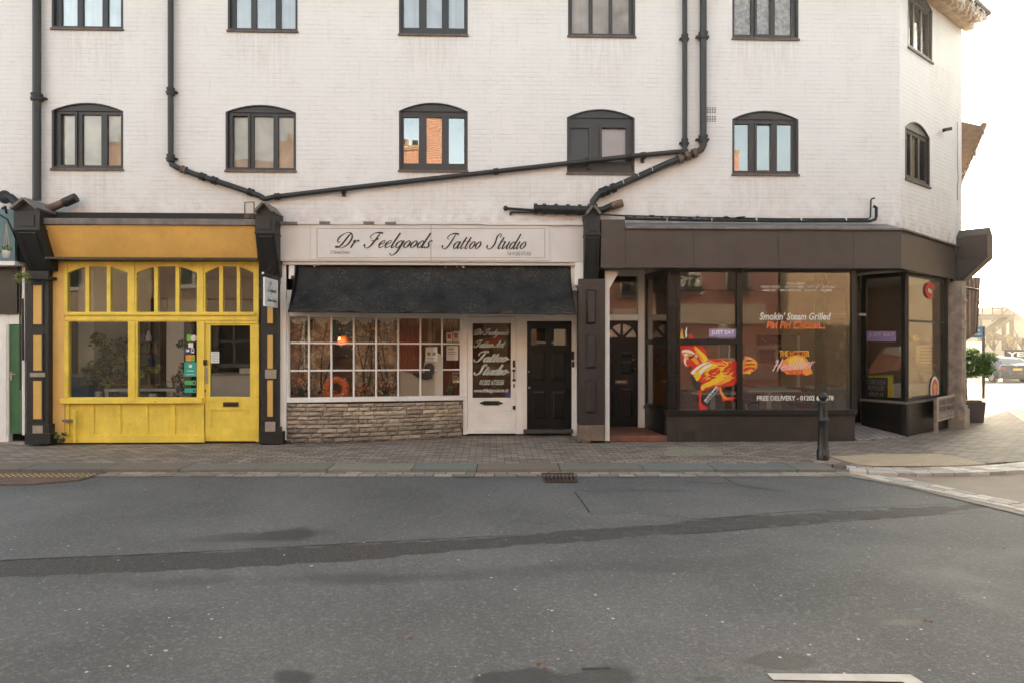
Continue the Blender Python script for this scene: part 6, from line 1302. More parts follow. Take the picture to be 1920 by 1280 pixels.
# asphalt with an attribute for the old trench, damp patches and polish
ASP, n_, b_, o_ = newmat('asphalt'); v_ = coord(n_)
at = N(n_, 'ShaderNodeVertexColor', layer_name='Wear'); sp_ = N(n_, 'ShaderNodeSeparateColor'); n_.links.new(at.outputs[0], sp_.inputs[0])
big = noise(n_, v_, .55, 6, .6, .3); mid = noise(n_, v_, 5, 6, .65); fine = noise(n_, v_, 90, 4, .7); fine2 = noise(n_, v_, 260, 3, .7)
c_ = ramp(n_, big, .36, .64, (.086,.083,.080,1), (.158,.152,.147,1)); c_ = mixc(n_, math_(n_,'MULTIPLY',ramp(n_, mid, .35,.7),.35), c_, (.125,.119,.114,1))
c_ = mixc(n_, math_(n_,'MULTIPLY',ramp(n_, fine, .42,.60),.62), c_, (.055,.052,.050,1)); c_ = mixc(n_, math_(n_,'MULTIPLY',ramp(n_, noise(n_, v_, 34, 5, .75), .53,.66),.38), c_, (.34,.325,.31,1)); c_ = mixc(n_, ramp(n_, fine2, .66,.72), c_, (.36,.33,.30,1))
vo = N(n_, 'ShaderNodeTexVoronoi', i_Scale=16.0, i_Randomness=1.0); n_.links.new(v_, vo.inputs['Vector']); spk = math_(n_, 'LESS_THAN', vo.outputs['Distance'], .085); vsep = N(n_,'ShaderNodeSeparateColor'); n_.links.new(vo.outputs['Color'], vsep.inputs[0]); spk = math_(n_,'MULTIPLY',spk,math_(n_,'GREATER_THAN',vsep.outputs[0],.93)); c_ = mixc(n_, spk, c_, (.62,.58,.54,1))
gn = noise(n_, v_, 26, 6, .8)
def broke(s_, k_): return math_(n_,'MINIMUM', math_(n_,'MAXIMUM', math_(n_,'SUBTRACT', math_(n_,'MULTIPLY', s_, k_), math_(n_,'MULTIPLY', gn, k_*.55)), 0.0), 1.0)
tr_ = math_(n_,'MULTIPLY', broke(sp_.outputs[0], 2.6), .93); gn2 = noise(n_, v_, 60, 5, .8); dm_ = math_(n_,'MULTIPLY', math_(n_,'MINIMUM', math_(n_,'MAXIMUM', math_(n_,'SUBTRACT', math_(n_,'MULTIPLY', sp_.outputs[1], 1.6), math_(n_,'MULTIPLY', gn2, .5)), 0.0), 1.0), ramp(n_, gn2, .25, .6, (.65,.65,.65,1), (1,1,1,1))); c_t = ramp(n_, noise(n_, v_, 55, 4, .8), .38,.62, (.014,.012,.011,1), (.088,.074,.066,1)); c_ = mixc(n_, tr_, c_, c_t)
c_ = mixc(n_, math_(n_,'MULTIPLY',dm_,.85), c_, (.030,.028,.027,1)); c_ = mixc(n_, sp_.outputs[2], c_, (.25,.20,.17,1))
n_.links.new(c_, b_.inputs['Base Color']); rr = N(n_,'ShaderNodeMapRange',i_3=.78,i_4=.48); n_.links.new(sp_.outputs[1], rr.inputs[0]); n_.links.new(rr.outputs[0], b_.inputs['Roughness'])
pz = bump(n_, fine, b_, .8, .008); bump(n_, fine2, b_, .5, .004, pz)
NX, NY = 520, 330; xs_ = np.linspace(-10.5, 10.5, NX); ys_ = np.linspace(-11.2, -2.2, NY); Xg, Yg = np.meshgrid(xs_, ys_)
def vnoise(x, y, s, seed):
    r = np.random.default_rng(seed); g = r.random((64,64)); x = x*s+100; y = y*s+100; xi = np.floor(x).astype(int); yi = np.floor(y).astype(int); fx = x-xi; fy = y-yi; fx = fx*fx*(3-2*fx); fy = fy*fy*(3-2*fy)
    q = lambda i,j: g[(yi+j)%64,(xi+i)%64]
    return (q(0,0)*(1-fx)+q(1,0)*fx)*(1-fy)+(q(0,1)*(1-fx)+q(1,1)*fx)*fy
def fb(x,y,s,seed): return sum(vnoise(x,y,s*2**k,seed+k)*.5**k for k in range(5))/1.94
# ground -> photo pixel, to lay the patches where they are
dx_ = Xg; dy_ = Yg-CY; vd = dx_*math.sin(YAW)+dy_*math.cos(YAW); rt = dx_*math.cos(YAW)-dy_*math.sin(YAW); vd = np.maximum(vd, .3)
PXg = 960+FPX*rt/vd; PYg = 640+FPX*(CH-RZ)/vd
nz1 = fb(Xg,Yg,3,1); nz2 = fb(Xg,Yg,9,5)
up = np.interp(PXg, [-200,0,300,640,900,1250,1300,1500,1750,1860], [1052,1048,1038,1020,1008,978,972,958,948,943]); lo = np.interp(PXg, [-200,0,300,640,900,1250,1300,1500,1750,1860], [1086,1082,1072,1053,1030,1004,1001,983,966,949])
j = (nz2-.5)*9; trench = np.clip((PYg-up+j)/3,0,1)*np.clip((lo-PYg+j)/3,0,1)*np.clip((1900-PXg)/60,0,1); trench *= np.where(PXg>900, np.clip((nz2-.34)*6*np.interp(PXg,[900,1900],[1.7,1.1]),.55,1), 1)
def blob(cx,cy,rx,ry,amp=1,soft=.45,ang=0):
    u=(PXg-cx)/rx; v=(PYg-cy-(PXg-cx)*ang)/ry; r=np.sqrt(u*u+v*v)+(nz1-.5)*1.0+(nz2-.5)*.9; return amp*np.clip((1-r)/soft,0,1)
damp = np.zeros_like(Xg)
for q in ((520,1002,95,15,.6,.7,-.05),(420,1008,130,10,.3,.7,-.06),(330,1090,190,22,.35,.8,-.03),(700,1082,420,18,.35,.8,-.02),(1200,1060,520,26,.32,.8,-.04),(1600,1040,420,20,.25,.8,0),(1640,1160,60,14,.45,.7,0),(1460,1238,80,17,1.15,.6,0),(960,1275,80,26,1.2,.5,0),(1140,1270,95,30,1.0,.7,0),(550,1278,42,28,1.2,.5,0),(1330,1272,40,9,.7,.6,0),(1780,1080,110,24,.35,.8,.1),(1850,1120,90,18,.3,.8,.3),(380,1120,120,40,.15,.9,0),(1170,892,35,4,.7,.6,0),(870,893,30,3,.6,.6,0),(200,1085,160,16,.25,.8,0)): damp = np.maximum(damp, blob(*q))
damp = np.clip(damp*1.6*np.clip(.45+nz2*1.1,0,1),0,1); tan_ = blob(1700,1165,40,6,.3)+blob(1350,1245,30,6,.2)
vs_ = np.stack([Xg.ravel(), Yg.ravel(), np.full(Xg.size, RZ)+0*(nz1.ravel()-.5)*.012],1); ii = np.arange(NX*NY).reshape(NY,NX); fq = np.stack([ii[:-1,:-1],ii[:-1,1:],ii[1:,1:],ii[1:,:-1]],-1).reshape(-1,4)
me = bpy.data.meshes.new('road'); extra = [(-60,-11.2,RZ),(-10.5,-11.2,RZ),(-10.5,-2.2,RZ),(-60,-2.2,RZ),(10.5,-11.2,RZ),(60,-11.2,RZ),(60,-2.2,RZ),(10.5,-2.2,RZ)]
base = len(vs_); allv = [tuple(v) for v in vs_]+extra; allf = [tuple(int(k) for k in f) for f in fq]+[(base,base+1,base+2,base+3),(base+4,base+5,base+6,base+7)]
me.from_pydata(allv, [], allf); me.materials.append(ASP); ca = me.color_attributes.new('Wear','FLOAT_COLOR','POINT'); arr = np.zeros((len(allv),4)); arr[:base,0] = trench.ravel(); arr[:base,1] = damp.ravel(); arr[:base,2] = tan_.ravel(); arr[:,3]=1; ca.data.foreach_set('color', arr.ravel())
ro = bpy.data.objects.new('road', me); sc.collection.objects.link(ro); ro['kind'] = 'structure'
# cracks and patch seams
TAR = flat('tar_seam', S(40,38,37), .7)
mb = MB(); rd = random.Random(4)
def seam(pts, w_=.012):
    last = None; q = []
    for i in range(len(pts)-1):
        for k in range(10): t = k/10; x = pts[i][0]+(pts[i+1][0]-pts[i][0])*t; y = pts[i][1]+(pts[i+1][1]-pts[i][1])*t+rd.uniform(-.5,.5); q.append(G(x,y,RZ+.003))
    for a,b in zip(q,q[1:]):
        d = (b-a).normalized(); nn = Vector((-d.y,d.x,0))*w_*rd.uniform(.3,.9)
        mb.add([a-nn,b-nn,b+nn,a+nn],[(0,1,2,3)],TAR)
seam([(1077,919),(1150,918),(1300,919)],.007); seam([(1077,920),(1092,940),(1107,962)],.009); seam([(1107,962),(1165,960),(1220,962),(1290,970),(1345,975)],.006); seam([(1355,893),(1380,907),(1420,914),(1470,919)],.014); seam([(1278,900),(1330,905),(1370,904)],.01); seam([(1300,974),(1480,958),(1700,947),(1860,940)],.01); seam([(1090,1252),(1150,1252)],.008); seam([(0,1049),(300,1037),(640,1019),(1000,1000)],.012); seam([(1280,1000),(1500,982),(1700,966),(1880,958)],.009)
mb.build('road_seam', None, kind='structure')
WPNT = paint('road_paint', S(196,188,178), .8, .15, 5, wear=S(100,95,90), wearamt=.15)
mb = MB(); g = [G(1438,1261,RZ+.006),G(1706,1263,RZ+.006),G(1722,1272,RZ+.006),G(1800,1330,RZ+.006),G(1770,1330,RZ+.006),G(1693,1277,RZ+.006),G(1450,1273,RZ+.006)]
mb.add(g, [(0,6,5,2,1),(5,4,3,2)], WPNT); mb.build('road_marking', None, kind='structure')
# pavement
PAV = brickmat('paving_brick', S(166,148,134), S(122,110,101), S(62,54,48), .21, .105, .008, .5, axis='xy', rough=.8)
KB = [G(x,867.5,0) for x in (-160,200,600,1000,1400,1540)]
lx_ = KB[0].x-30
pl = [(lx_-10, KB[0].y)]+[(p.x,p.y) for p in KB]+[(G(1600,873,0).x,G(1600,873,0).y),(G(1750,873,0).x,G(1750,873,0).y),(G(1920,863,0).x,G(1920,863,0).y)]
cr = [G(1920,858,0)+Vector((.9,.25,0)), G(1920,828,0)+Vector((1.3,.0,0)), G(1920,790,0), G(1880,764,0), G(1835,735,0), G(1800,712,0), G(1775,690,0)]
pl += [(p.x,p.y) for p in cr]+[(SE.x,SE.y+40),(SE.x-2,SE.y),(-10,5.5),(lx_-10,5.5)]
PAVO = groundmesh('pavement', pl, .0, PAV, .79)
# side road and far road
TANR = paint('side_road', S(150,134,118), .8, .12, 3, streak=False)
s0 = G(1640,889,RZ-.003); mb = MB()
side = [(s0.x-.5,s0.y),(G(1700,905,0).x,G(1700,905,0).y),(G(1920,957,0).x,G(1920,957,0).y),(60,-9),(60,6),(11.0,6.0),(9.5,0)]
mb = MB(); tri = tessellate_polygon([[Vector((p[0],p[1],0)) for p in side]]); out = []
for t in tri:
    a,b,c = (side[i] for i in t); crs = (b[0]-a[0])*(c[1]-a[1])-(b[1]-a[1])*(c[0]-a[0]); out.append(t if crs > 0 else t[::-1])
mb.add([(p[0],p[1],RZ+.008) for p in side], out, TANR)
def zroad(y): t = max(0,min(1,(y-6)/24)); return RZ+.008-.6*t*t*(3-2*t)
for k in range(30):
    y0,y1 = 6+k*3.0, 9+k*3.0; mb.add([(5,y0,zroad(y0)),(130,y0,zroad(y0)),(130,y1,zroad(y1)),(5,y1,zroad(y1))],[(0,1,2,3)],TANR)
mb.build('side_road', None, kind='structure')
# blocks laid in strips
BLK = attrmat('granite_block', .75, 50, .5, var=.3)
def strip(name, pts, rows, width, blen, cols, z0, z1, jit=.004, gap=.008, seed=1, start=0):
    rd = random.Random(seed); mb = MB(); pts = [Vector((p.x,p.y,0)) for p in pts]; cum = [0]
    for a,b in zip(pts,pts[1:]): cum.append(cum[-1]+(b-a).length)
    L_ = cum[-1]
    def at(s_):
        s_ = max(0,min(L_-1e-5,s_)); i = int(np.searchsorted(cum, s_, side='right')); i = min(max(1,i),len(pts)-1); d = (pts[i]-pts[i-1]).normalized(); return pts[i-1]+d*(s_-cum[i-1]), Vector((-d.y,d.x,0))
    for r_ in range(rows):
        s_ = -rd.uniform(0,blen) if rows > 1 else 0; 
        while s_ < L_:
            l = blen*rd.uniform(.8,1.2); a0 = max(0,s_)+gap/2; a1 = min(L_,s_+l)-gap/2
            if a1-a0 > .03:
                (p0,n0),(p1,n1) = at(a0),at(a1); o0 = width*r_/rows+gap/2; o1 = width*(r_+1)/rows-gap/2; z = z1+rd.uniform(-jit,jit); c = rd.choice(cols); k = rd.uniform(.85,1.15); c = tuple(v*k for v in c[:3])+(1,)
                q = [p0-n0*o1, p1-n1*o1, p1-n1*o0, p0-n0*o0]
                mb.hexa([(v.x,v.y,z0) for v in q]+[(v.x,v.y,z) for v in q], BLK, c)
            s_ += l
    return mb.build(name, None, kind='structure', bevel=.006)
kc = [S(128,124,112),S(116,112,104),S(132,128,118),S(112,116,110),S(124,112,100)]
kw = (G(960,868,0)-G(960,879.5,0)).length
strip('kerb', KB[:1]+KB[1:], 1, kw, .95, kc, -.09, .004, .003, .012, 3)
SB0 = [G(x,880.5,RZ) for x in (-160,200,600,1000,1400,1600)]; sw = (G(960,880.5,RZ)-G(960,893,RZ)).length
sc_ = [S(150,142,132),S(140,132,122),S(158,150,140),S(132,124,112)]
strip('gutter_setts', SB0, 3, sw, .26, sc_, -.085, RZ+.012, .004, .014, 5)
MJ = flat('joint_dirt', S(66,60,54), .95)
mb = MB(); e_ = [(p, Vector((p.x,p.y-sw,0))) for p in SB0]
for (a,a2),(b,b2) in zip(e_,e_[1:]): mb.add([(a.x,a.y+.02,RZ+.003),(b.x,b.y+.02,RZ+.003),(b2.x,b2.y-.01,RZ+.003),(a2.x,a2.y-.01,RZ+.003)],[(0,3,2,1)],MJ)
mb.build('gutter_bed', None, kind='structure')
pale = [S(200,190,178),S(184,174,164),S(210,200,190),S(172,162,152)]
cs = [G(1585,872,0),G(1640,875,0),G(1720,875.5,0),G(1800,873.5,0),G(1860,870.5,0),G(1920,864,0)]+cr
strip('corner_setts', cs, 3, .42, .24, pale, -.72, .004, .003, .012, 7)
ds = [G(1600,881,RZ),G(1640,886,RZ),G(1700,898.5,RZ),G(1780,915,RZ),G(1860,932,RZ),G(1920,944,RZ),G(2060,974,RZ)]
strip('crossing_setts', ds, 3, .36, .24, pale, -.085, RZ+.016, .003, .012, 8)
# buff tactile paving with real blisters
TAC = paint('tactile_buff', S(184,164,138), .8, .12, 5, streak=False); TACR = paint('tactile_red', S(104,84,74), .8, .2, 6, streak=False); DOTY = paint('dot_yellow', S(205,180,100), .8, .2, 9, streak=False)
def tactile(name, corners, mat, z, sp=.066, dotmat=None, rows=None, label=None):
    pts = [(p.x,p.y) for p in corners]; mb = MB(); groundp = tessellate_polygon([[Vector((a,b,0)) for a,b in pts]]); 
    out=[]
    for t in groundp:
        a,b,c = (pts[i] for i in t); crs = (b[0]-a[0])*(c[1]-a[1])-(b[1]-a[1])*(c[0]-a[0]); out.append(t if crs>0 else t[::-1])
    n = len(pts); mb.add([(a,b,z) for a,b in pts]+[(a,b,z-.03) for a,b in pts], out+[(i,n+i,n+(i+1)%n,(i+1)%n) for i in range(n)], mat)
    xa,xb = min(a for a,b in pts),max(a for a,b in pts); ya,yb = min(b for a,b in pts),max(b for a,b in pts)
    def inside(x,y):
        c = False; j = n-1
        for i in range(n):
            if (pts[i][1]>y)!=(pts[j][1]>y) and x < (pts[j][0]-pts[i][0])*(y-pts[i][1])/(pts[j][1]-pts[i][1])+pts[i][0]: c = not c
            j = i
        return c
    y = ya+.03; k = 0
    while y < yb:
        x = xa+.03
        while x < xb:
            if inside(x,y) and inside(x+.02,y+.02) and inside(x-.02,y-.02):
                m = dotmat if (dotmat and rows and rows(x,y)) else mat; r = .017; q = [(x+r*math.cos(a),y+r*math.sin(a),z) for a in [i*math.pi/3 for i in range(6)]]+[(x+r*.6*math.cos(a),y+r*.6*math.sin(a),z+.006) for a in [i*math.pi/3 for i in range(6)]]
                mb.add(q, [(i,(i+1)%6,6+(i+1)%6,6+i) for i in range(6)]+[(6,7,8,9,10,11)], m)
            x += sp
        y += sp; k += 1
    return mb.build(name, None, kind='structure')
tactile('tactile_paving', [G(1556,856,0),G(1600,868,0),G(1640,873,0),G(1760,873,0),G(1850,870,0),G(1790,855,0),G(1755,851,0),G(1640,851,0)], TAC, .008)
yr = G(100,893,RZ).y
tactile('tactile_crossing', [G(-120,883,RZ),G(210,883,RZ),G(150,901,RZ),G(60,909,RZ),G(-120,911,RZ)], TACR, RZ+.02, .075, DOTY, lambda x,y: yr-.10 < y < yr+.14 or abs(y-yr+.33)<.02)
# drain grate, manhole covers
IRON = paint('rusted_iron', S(84,62,54), .7, .3, 20)
ga, gb, gc, gd = G(1016,889,RZ),G(1076,889,RZ),G(1084,904,RZ),G(1023,904,RZ)
dr_ = thing('drain_grate', 'rusty iron drain grate in the gutter', 'drain', (ga+gc)/2)
mb = MB(); mb.add([(p.x,p.y,RZ+.006) for p in (ga,gb,gc,gd)],[(3,2,1,0)],DARK); mb.build('pit', dr_)
mb = MB()
for i in range(9):
    t0 = i/8.5; a = ga.lerp(gb,t0); b = gd.lerp(gc,t0); mb.beam((a.x,a.y,RZ+.016),(b.x,b.y,RZ+.016),.016,.018,IRON)
for a,b in ((ga,gb),(gd,gc),(ga.lerp(gd,.5),gb.lerp(gc,.5))): mb.beam((a.x,a.y,RZ+.017),(b.x,b.y,RZ+.017),.02,.016,IRON)
mb.build('grate', dr_)
for i,(x0,x1,y0,y1,lab) in enumerate(((1252,1345,838,853,'pale square inspection cover in the pavement before the dark riser'),(1030,1056,818,823,'small round cover before the black studio door'))):
    a,b,c,d = G(x0,y0,0),G(x1,y0,0),G(x1+12,y1,0),G(x0-6,y1,0); mb = MB(); mb.hexa([(p.x,p.y,-.02) for p in (d,c,b,a)]+[(p.x,p.y,.006) for p in (d,c,b,a)], paint('cover_pale',S(150,140,122),.8,.25,7)); mb.build('inspection_cover', None, lab, 'manhole cover', loc=(a+c)/2)
# litter specks, leaves
mb = MB(); rd = random.Random(21); LIT = flat('gum', S(200,195,188), .8); LFB = flat('fallen_leaf', S(150,100,70), .8)
for k in range(90):
    px_, py_ = rd.uniform(0,1920), rd.uniform(895,1275); p = G(px_,py_,RZ+.003); r = rd.uniform(.004,.012); q = [(p.x+r*math.cos(a)*rd.uniform(.6,1.3),p.y+r*math.sin(a)*rd.uniform(.6,1.3),p.z) for a in [i*math.pi/3 for i in range(6)]]; mb.add(q,[(0,1,2,3,4,5)],LIT)
for px_,py_ in ((1022,1252),(768,1195),(1010,1243),(1735,1163),(1745,1165),(290,860),(1883,1027)):
    p = G(px_,py_,RZ+.006); r = .018; mb.add([(p.x-r,p.y,p.z),(p.x,p.y-r*.6,p.z+.008),(p.x+r,p.y,p.z),(p.x,p.y+r*.6,p.z+.01)],[(0,1,2,3)],LFB)
mb.build('road_litter', None, 'pale gum spots and leaf scraps scattered over the asphalt', 'litter', kind='stuff')

mb = MB(); rd = random.Random(77); MOSS = flat('moss', S(92,96,58), .95); GRIT = flat('grit', S(62,52,44), .95); LGR = flat('grit_pale', S(150,138,122), .95)
def fleck(p, r, m):
    q = [(p.x+r*math.cos(a)*rd.uniform(.5,1.5),p.y+r*.7*math.sin(a)*rd.uniform(.5,1.3),p.z+rd.uniform(0,.004)) for a in [i*math.pi/2.5 for i in range(5)]]; mb.add(q,[(0,1,2,3,4)],m)
for k in range(1500):
    u = rd.random()
    if u < .55:   # wall foot
        x = rd.uniform(X(50,0),X(1600,0)); yy = -.02-abs(rd.gauss(0,.07))
        if X(536,0) < x < X(1080,0): t_ = (x-X(536,0))/(X(868,.5)-X(536,0)); yy += .70*max(0,min(1,(t_-.2)/.8))**1.5-.04
        fleck(Vector((x,yy,.005)), rd.uniform(.006,.02), rd.choice((MOSS,GRIT,GRIT,GRIT)))
    elif u < .85: # foot of the kerb and between the setts
        p = G(rd.uniform(0,1600),880.5+rd.uniform(0,2),RZ+.014); fleck(p, rd.uniform(.006,.022), rd.choice((MOSS,GRIT,GRIT)))
    else:
        p = G(rd.uniform(0,1900),rd.uniform(832,866),.004); fleck(p, rd.uniform(.005,.014), rd.choice((LGR,GRIT,LGR,MOSS)))
mb.build('grit', None, 'dark grit and moss gathered along the wall foot and the kerb', 'grit', kind='stuff')
# ---------------------------------------------------------------- street things
BOL = paint('bollard_black', S(34,34,36), .28, .15, 12)
bp = G(1543,862,0); bo = thing('bollard', 'black cast iron bollard with a ball top at the pavement edge', 'bollard', bp)
H = .965; mb = MB(); mb.lathe(bp,[(.085,0),(.085,.14),(.078,.15),(.072,.17),(.066,.45),(.066,.55),(.080,.56),(.084,.575),(.080,.59),(.064,.60),(.060,.62),(.055,.80)],BOL,24); mb.build('shaft', bo)
mb = MB(); mb.lathe(bp,[(.058,.80),(.066,.81),(.066,.83),(.045,.84),(.045,.85)],BOL,24); mb.ball(bp+Vector((0,0,.905)),.063,.063,.062,BOL,20,14); mb.build('ball_top', bo)
ng = G(1543,864,0); mb = MB(); mb.obox((bp.x,bp.y-.02,.004),(1,0,0),(0,1,0),(0,0,1),.17,.12,.004,paint('collar_mortar',S(165,150,138),.85,.2,9)); mb.build('mortar_patch', None, kind='structure')
# street name plate on legs, parallel to the chamfer
la, lb_ = G(1762,811,0), G(1789,802,0); U_ = (Vector((lb_.x,lb_.y,0))-Vector((la.x,la.y,0))).normalized(); NF = FR((la.x,la.y,0), U_); Wn = (lb_-la).length
nsn = thing('street_name_sign', 'low street name plate on two short posts at the foot of the corner window', 'sign', (la.x,la.y,0))
for u in (0,Wn): mb = MB(); mb.poly(lambda a,d,v: NF(a,d+.03,v), rect(u-.035,u+.035,0,.62), STG, .06); mb.build('post', nsn)
NPW = paint('plate_cream', S(190,178,165), .6, .1, 6); NPK = paint('plate_face', S(150,138,128), .6, .12, 6)
mb = MB(); mb.poly(lambda a,d,v: NF(a,d,v), rect(-.09,Wn+.05,.22,.66), NPW, .028); mb.poly(lambda a,d,v: NF(a,d-.003,v), rect(-.06,Wn+.02,.25,.63), NPK, .003); 
text(mb, NF, 'FORE STREET', -.04,Wn+.0,.51,.60,INK,dep=-.006,bold=.02); text(mb, NF, 'FOOD PARADE', -.04,Wn+.0,.39,.48,INK,dep=-.006,bold=.02); text(mb, NF, 'Nos 1-3', .03,Wn-.08,.28,.355,NPW,dep=-.006,bold=.02); mb.build('name_plate', nsn, bevel=.003)
# planter with clipped tree
pc0, pc1 = G(1801,790,0), G(1845,794,0)
pt = thing('planter_tree', 'round clipped green tree in a dark square planter beyond the corner', 'tree', ((pc0.x+pc1.x)/2,(pc0.y+pc1.y)/2+.25,0))
PLT = paint('planter_slate', S(78,70,74), .6, .12, 5); cx_, cy_ = (pc0.x+pc1.x)/2+.02,(pc0.y+pc1.y)/2+.25
mb = MB(); hh = D(1823,753,14.2).z; mb.hexa([(cx_-.24,cy_-.24,0),(cx_+.24,cy_-.24,0),(cx_+.24,cy_+.24,0),(cx_-.24,cy_+.24,0),(cx_-.27,cy_-.27,hh),(cx_+.27,cy_-.27,hh),(cx_+.27,cy_+.27,hh),(cx_-.27,cy_+.27,hh)], PLT); mb.build('planter', pt, bevel=.01)
mb = MB(); mb.box(cx_-.22,cx_+.22,cy_-.22,cy_+.22,hh,hh+.03,BARK); mb.build('soil', pt)
mb = MB(); ccz = D(1830,683,14.4).z; cc_ = Vector((cx_+.13,cy_,ccz))
for dx1_,r in ((-.03,.022),(.05,.016),(-.08,.012)): mb.tube([(cx_+dx1_,cy_,hh),(cx_+dx1_*.3+.03,cy_+.02,hh+.35),(cx_+.05+dx1_,cy_,ccz)],[r,r*.8,r*.6],BARK,8)
mb.build('trunk', pt)
TL1 = leafmat('tree_leaf_a', (.055,.12,.02,1)); TL2 = leafmat('tree_leaf_b', (.12,.21,.035,1)); TL3 = leafmat('tree_leaf_c', (.035,.075,.016,1))
mb = MB(); rd = random.Random(8); cl = []
for k in range(60):
    a = rd.uniform(0,2*math.pi); b = rd.uniform(-1,1); r = rd.uniform(.5,1); cl.append((cc_+Vector((math.cos(a)*math.sqrt(1-b*b)*.46*r, math.sin(a)*math.sqrt(1-b*b)*.42*r, b*.33*r)), rd.uniform(.07,.13)))
for k in range(9500):
    c,kr = cl[rd.randrange(60)]; d = Vector((rd.gauss(0,1),rd.gauss(0,1),rd.gauss(0,.6))).normalized()*kr*rd.uniform(.4,1.05); p = c+d; a = (d.normalized()+Vector((rd.gauss(0,.5),rd.gauss(0,.5),rd.gauss(0,.5)))).normalized(); b = a.cross(Vector((rd.gauss(0,1),rd.gauss(0,1),rd.gauss(0,1)))).normalized(); s_ = rd.uniform(.035,.065); mb.add([p-a*s_*.5,p-b*s_*.2,p+a*s_*.5,p+b*s_*.2],[(0,1,2,3)],(TL1,TL2,TL3)[rd.randrange(3)])
mb.build('crown', pt)
# sign post with blue sign
pp_ = G(1844,746,0); sp = thing('street_sign', 'dark post carrying a small blue rectangular sign', 'sign', pp_); mb = MB(); mb.tube([pp_, Vector((pp_.x,pp_.y,D(1844,612,20.4).z))], .04, BLKF, 10); mb.build('post', sp)
mb = MB(); z0,z1 = D(1844,633,20.4).z, D(1844,613,20.4).z; mb.box(pp_.x-.36,pp_.x-.05,pp_.y-.05,pp_.y-.03,z0,z1,flat('sign_blue',S(50,120,165),.4)); text(mb, FP(pp_.y-.05), 'Public', pp_.x-.32, pp_.x-.15, z0+.18, z0+.26, STW); text(mb, FP(pp_.y-.05), 'car park', pp_.x-.32, pp_.x-.1, z0+.06, z0+.14, STW); mb.build('sign_panel', sp)

# parked car, seen from behind
cp = D(1903,640,38); CZ = zroad(cp.y+2); car = thing('parked_car', 'dark grey hatchback with a yellow rear number plate parked on the side street', 'car', (cp.x+.15,cp.y+2,CZ))
CARP = paint('car_paint', S(62,64,84), .25, .04, 2, metal=.3, streak=False); CGL = flat('car_glass', S(34,38,44), .08); TYR = flat('tyre', S(26,26,27), .8); TLR = flat('tail_lamp', S(150,36,40), .3); PLY = flat('plate_yellow', S(225,180,50), .5)
cx0 = cp.x+.15; cyb = cp.y; th = math.atan2(.1,1)
def cpt(x,y,z): return Vector((cx0+x*math.cos(th)+y*math.sin(th), cyb-x*math.sin(th)*1+y*math.cos(th), CZ+z))
secs = [(0,[(.0,.30),(.80,.30),(.90,.45),(.91,.72),(.86,.98),(.74,1.0),(0,1.02)]),(.18,[(.0,.26),(.84,.26),(.93,.45),(.93,.75),(.88,1.02),(.70,1.06),(0,1.08)]),(.75,[(.0,.22),(.86,.22),(.93,.45),(.93,.78),(.87,1.0),(.66,1.36),(0,1.40)]),(1.6,[(.0,.22),(.86,.22),(.93,.45),(.93,.78),(.88,.98),(.66,1.44),(0,1.48)]),(2.7,[(.0,.22),(.86,.22),(.93,.45),(.93,.78),(.88,.96),(.64,1.38),(0,1.42)]),(3.4,[(.0,.24),(.86,.24),(.92,.45),(.92,.74),(.86,.92),(.6,.98),(0,1.02)]),(4.15,[(.0,.26),(.78,.26),(.84,.42),(.84,.62),(.76,.74),(.5,.78),(0,.80)])]
mb = MB(); prev = None; ring_n = 13
for y,pf in secs:
    ring = [cpt(x,y,z) for x,z in pf[::-1]]+[cpt(-x,y,z) for x,z in pf[1:]]; k = len(mb.v); 
    if prev is None: mb.add(ring, [tuple(range(len(ring)))], CARP)
    else:
        pk = k-len(ring); mb.add(ring, [], CARP); i0 = mb.mi(CARP)
        for i in range(len(ring)-1): mb.f.append((pk+i,pk+i+1,k+i+1,k+i)); mb.m.append(i0); mb.c.append(None); mb.sm.append(True)
    prev = ring
mb.add(prev, [tuple(range(len(prev)))[::-1]], CARP); mb.build('body', car)
mb = MB(); q = [cpt(-.66,.20,1.09),cpt(.66,.20,1.09),cpt(.58,.70,1.36),cpt(-.58,.70,1.36)]; mb.add([v+Vector((0,-.025,.012)) for v in q],[(0,1,2,3)],CGL); mb.build('rear_window', car)
for s_ in (-1,1):
    mb = MB(); mb.add([cpt(s_*.90,.9,1.0),cpt(s_*.90,2.9,.98),cpt(s_*.70,2.5,1.34),cpt(s_*.69,1.1,1.38)],[(0,1,2,3)],CGL); mb.build('side_window', car)
    mb = MB(); mb.obox(cpt(s_*.78,.02,.84),(1,0,0),(0,1,0),(0,0,1),.12,.05,.075,TLR); mb.build('tail_light', car)
    for yy in (.75,3.35): mb = MB(); a = cpt(s_*.74,yy,.33); b = cpt(s_*.94,yy,.33); mb.tube([a,b],.33,TYR,20); w1 = mb.build('wheel', car); mb = MB(); mb.tube([b,cpt(s_*.95,yy,.33)],.21,STEEL,14); mb.build('rim', w1)
mb = MB(); mb.obox(cpt(0,-.015,.78),(1,0,0),(0,1,0),(0,0,1),.26,.01,.058,PLY); mb.build('number_plate', car); mb = MB(); mb.obox(cpt(0,-.02,.38),(1,0,0),(0,1,0),(0,0,1),.8,.03,.1,TYR); mb.build('bumper', car)
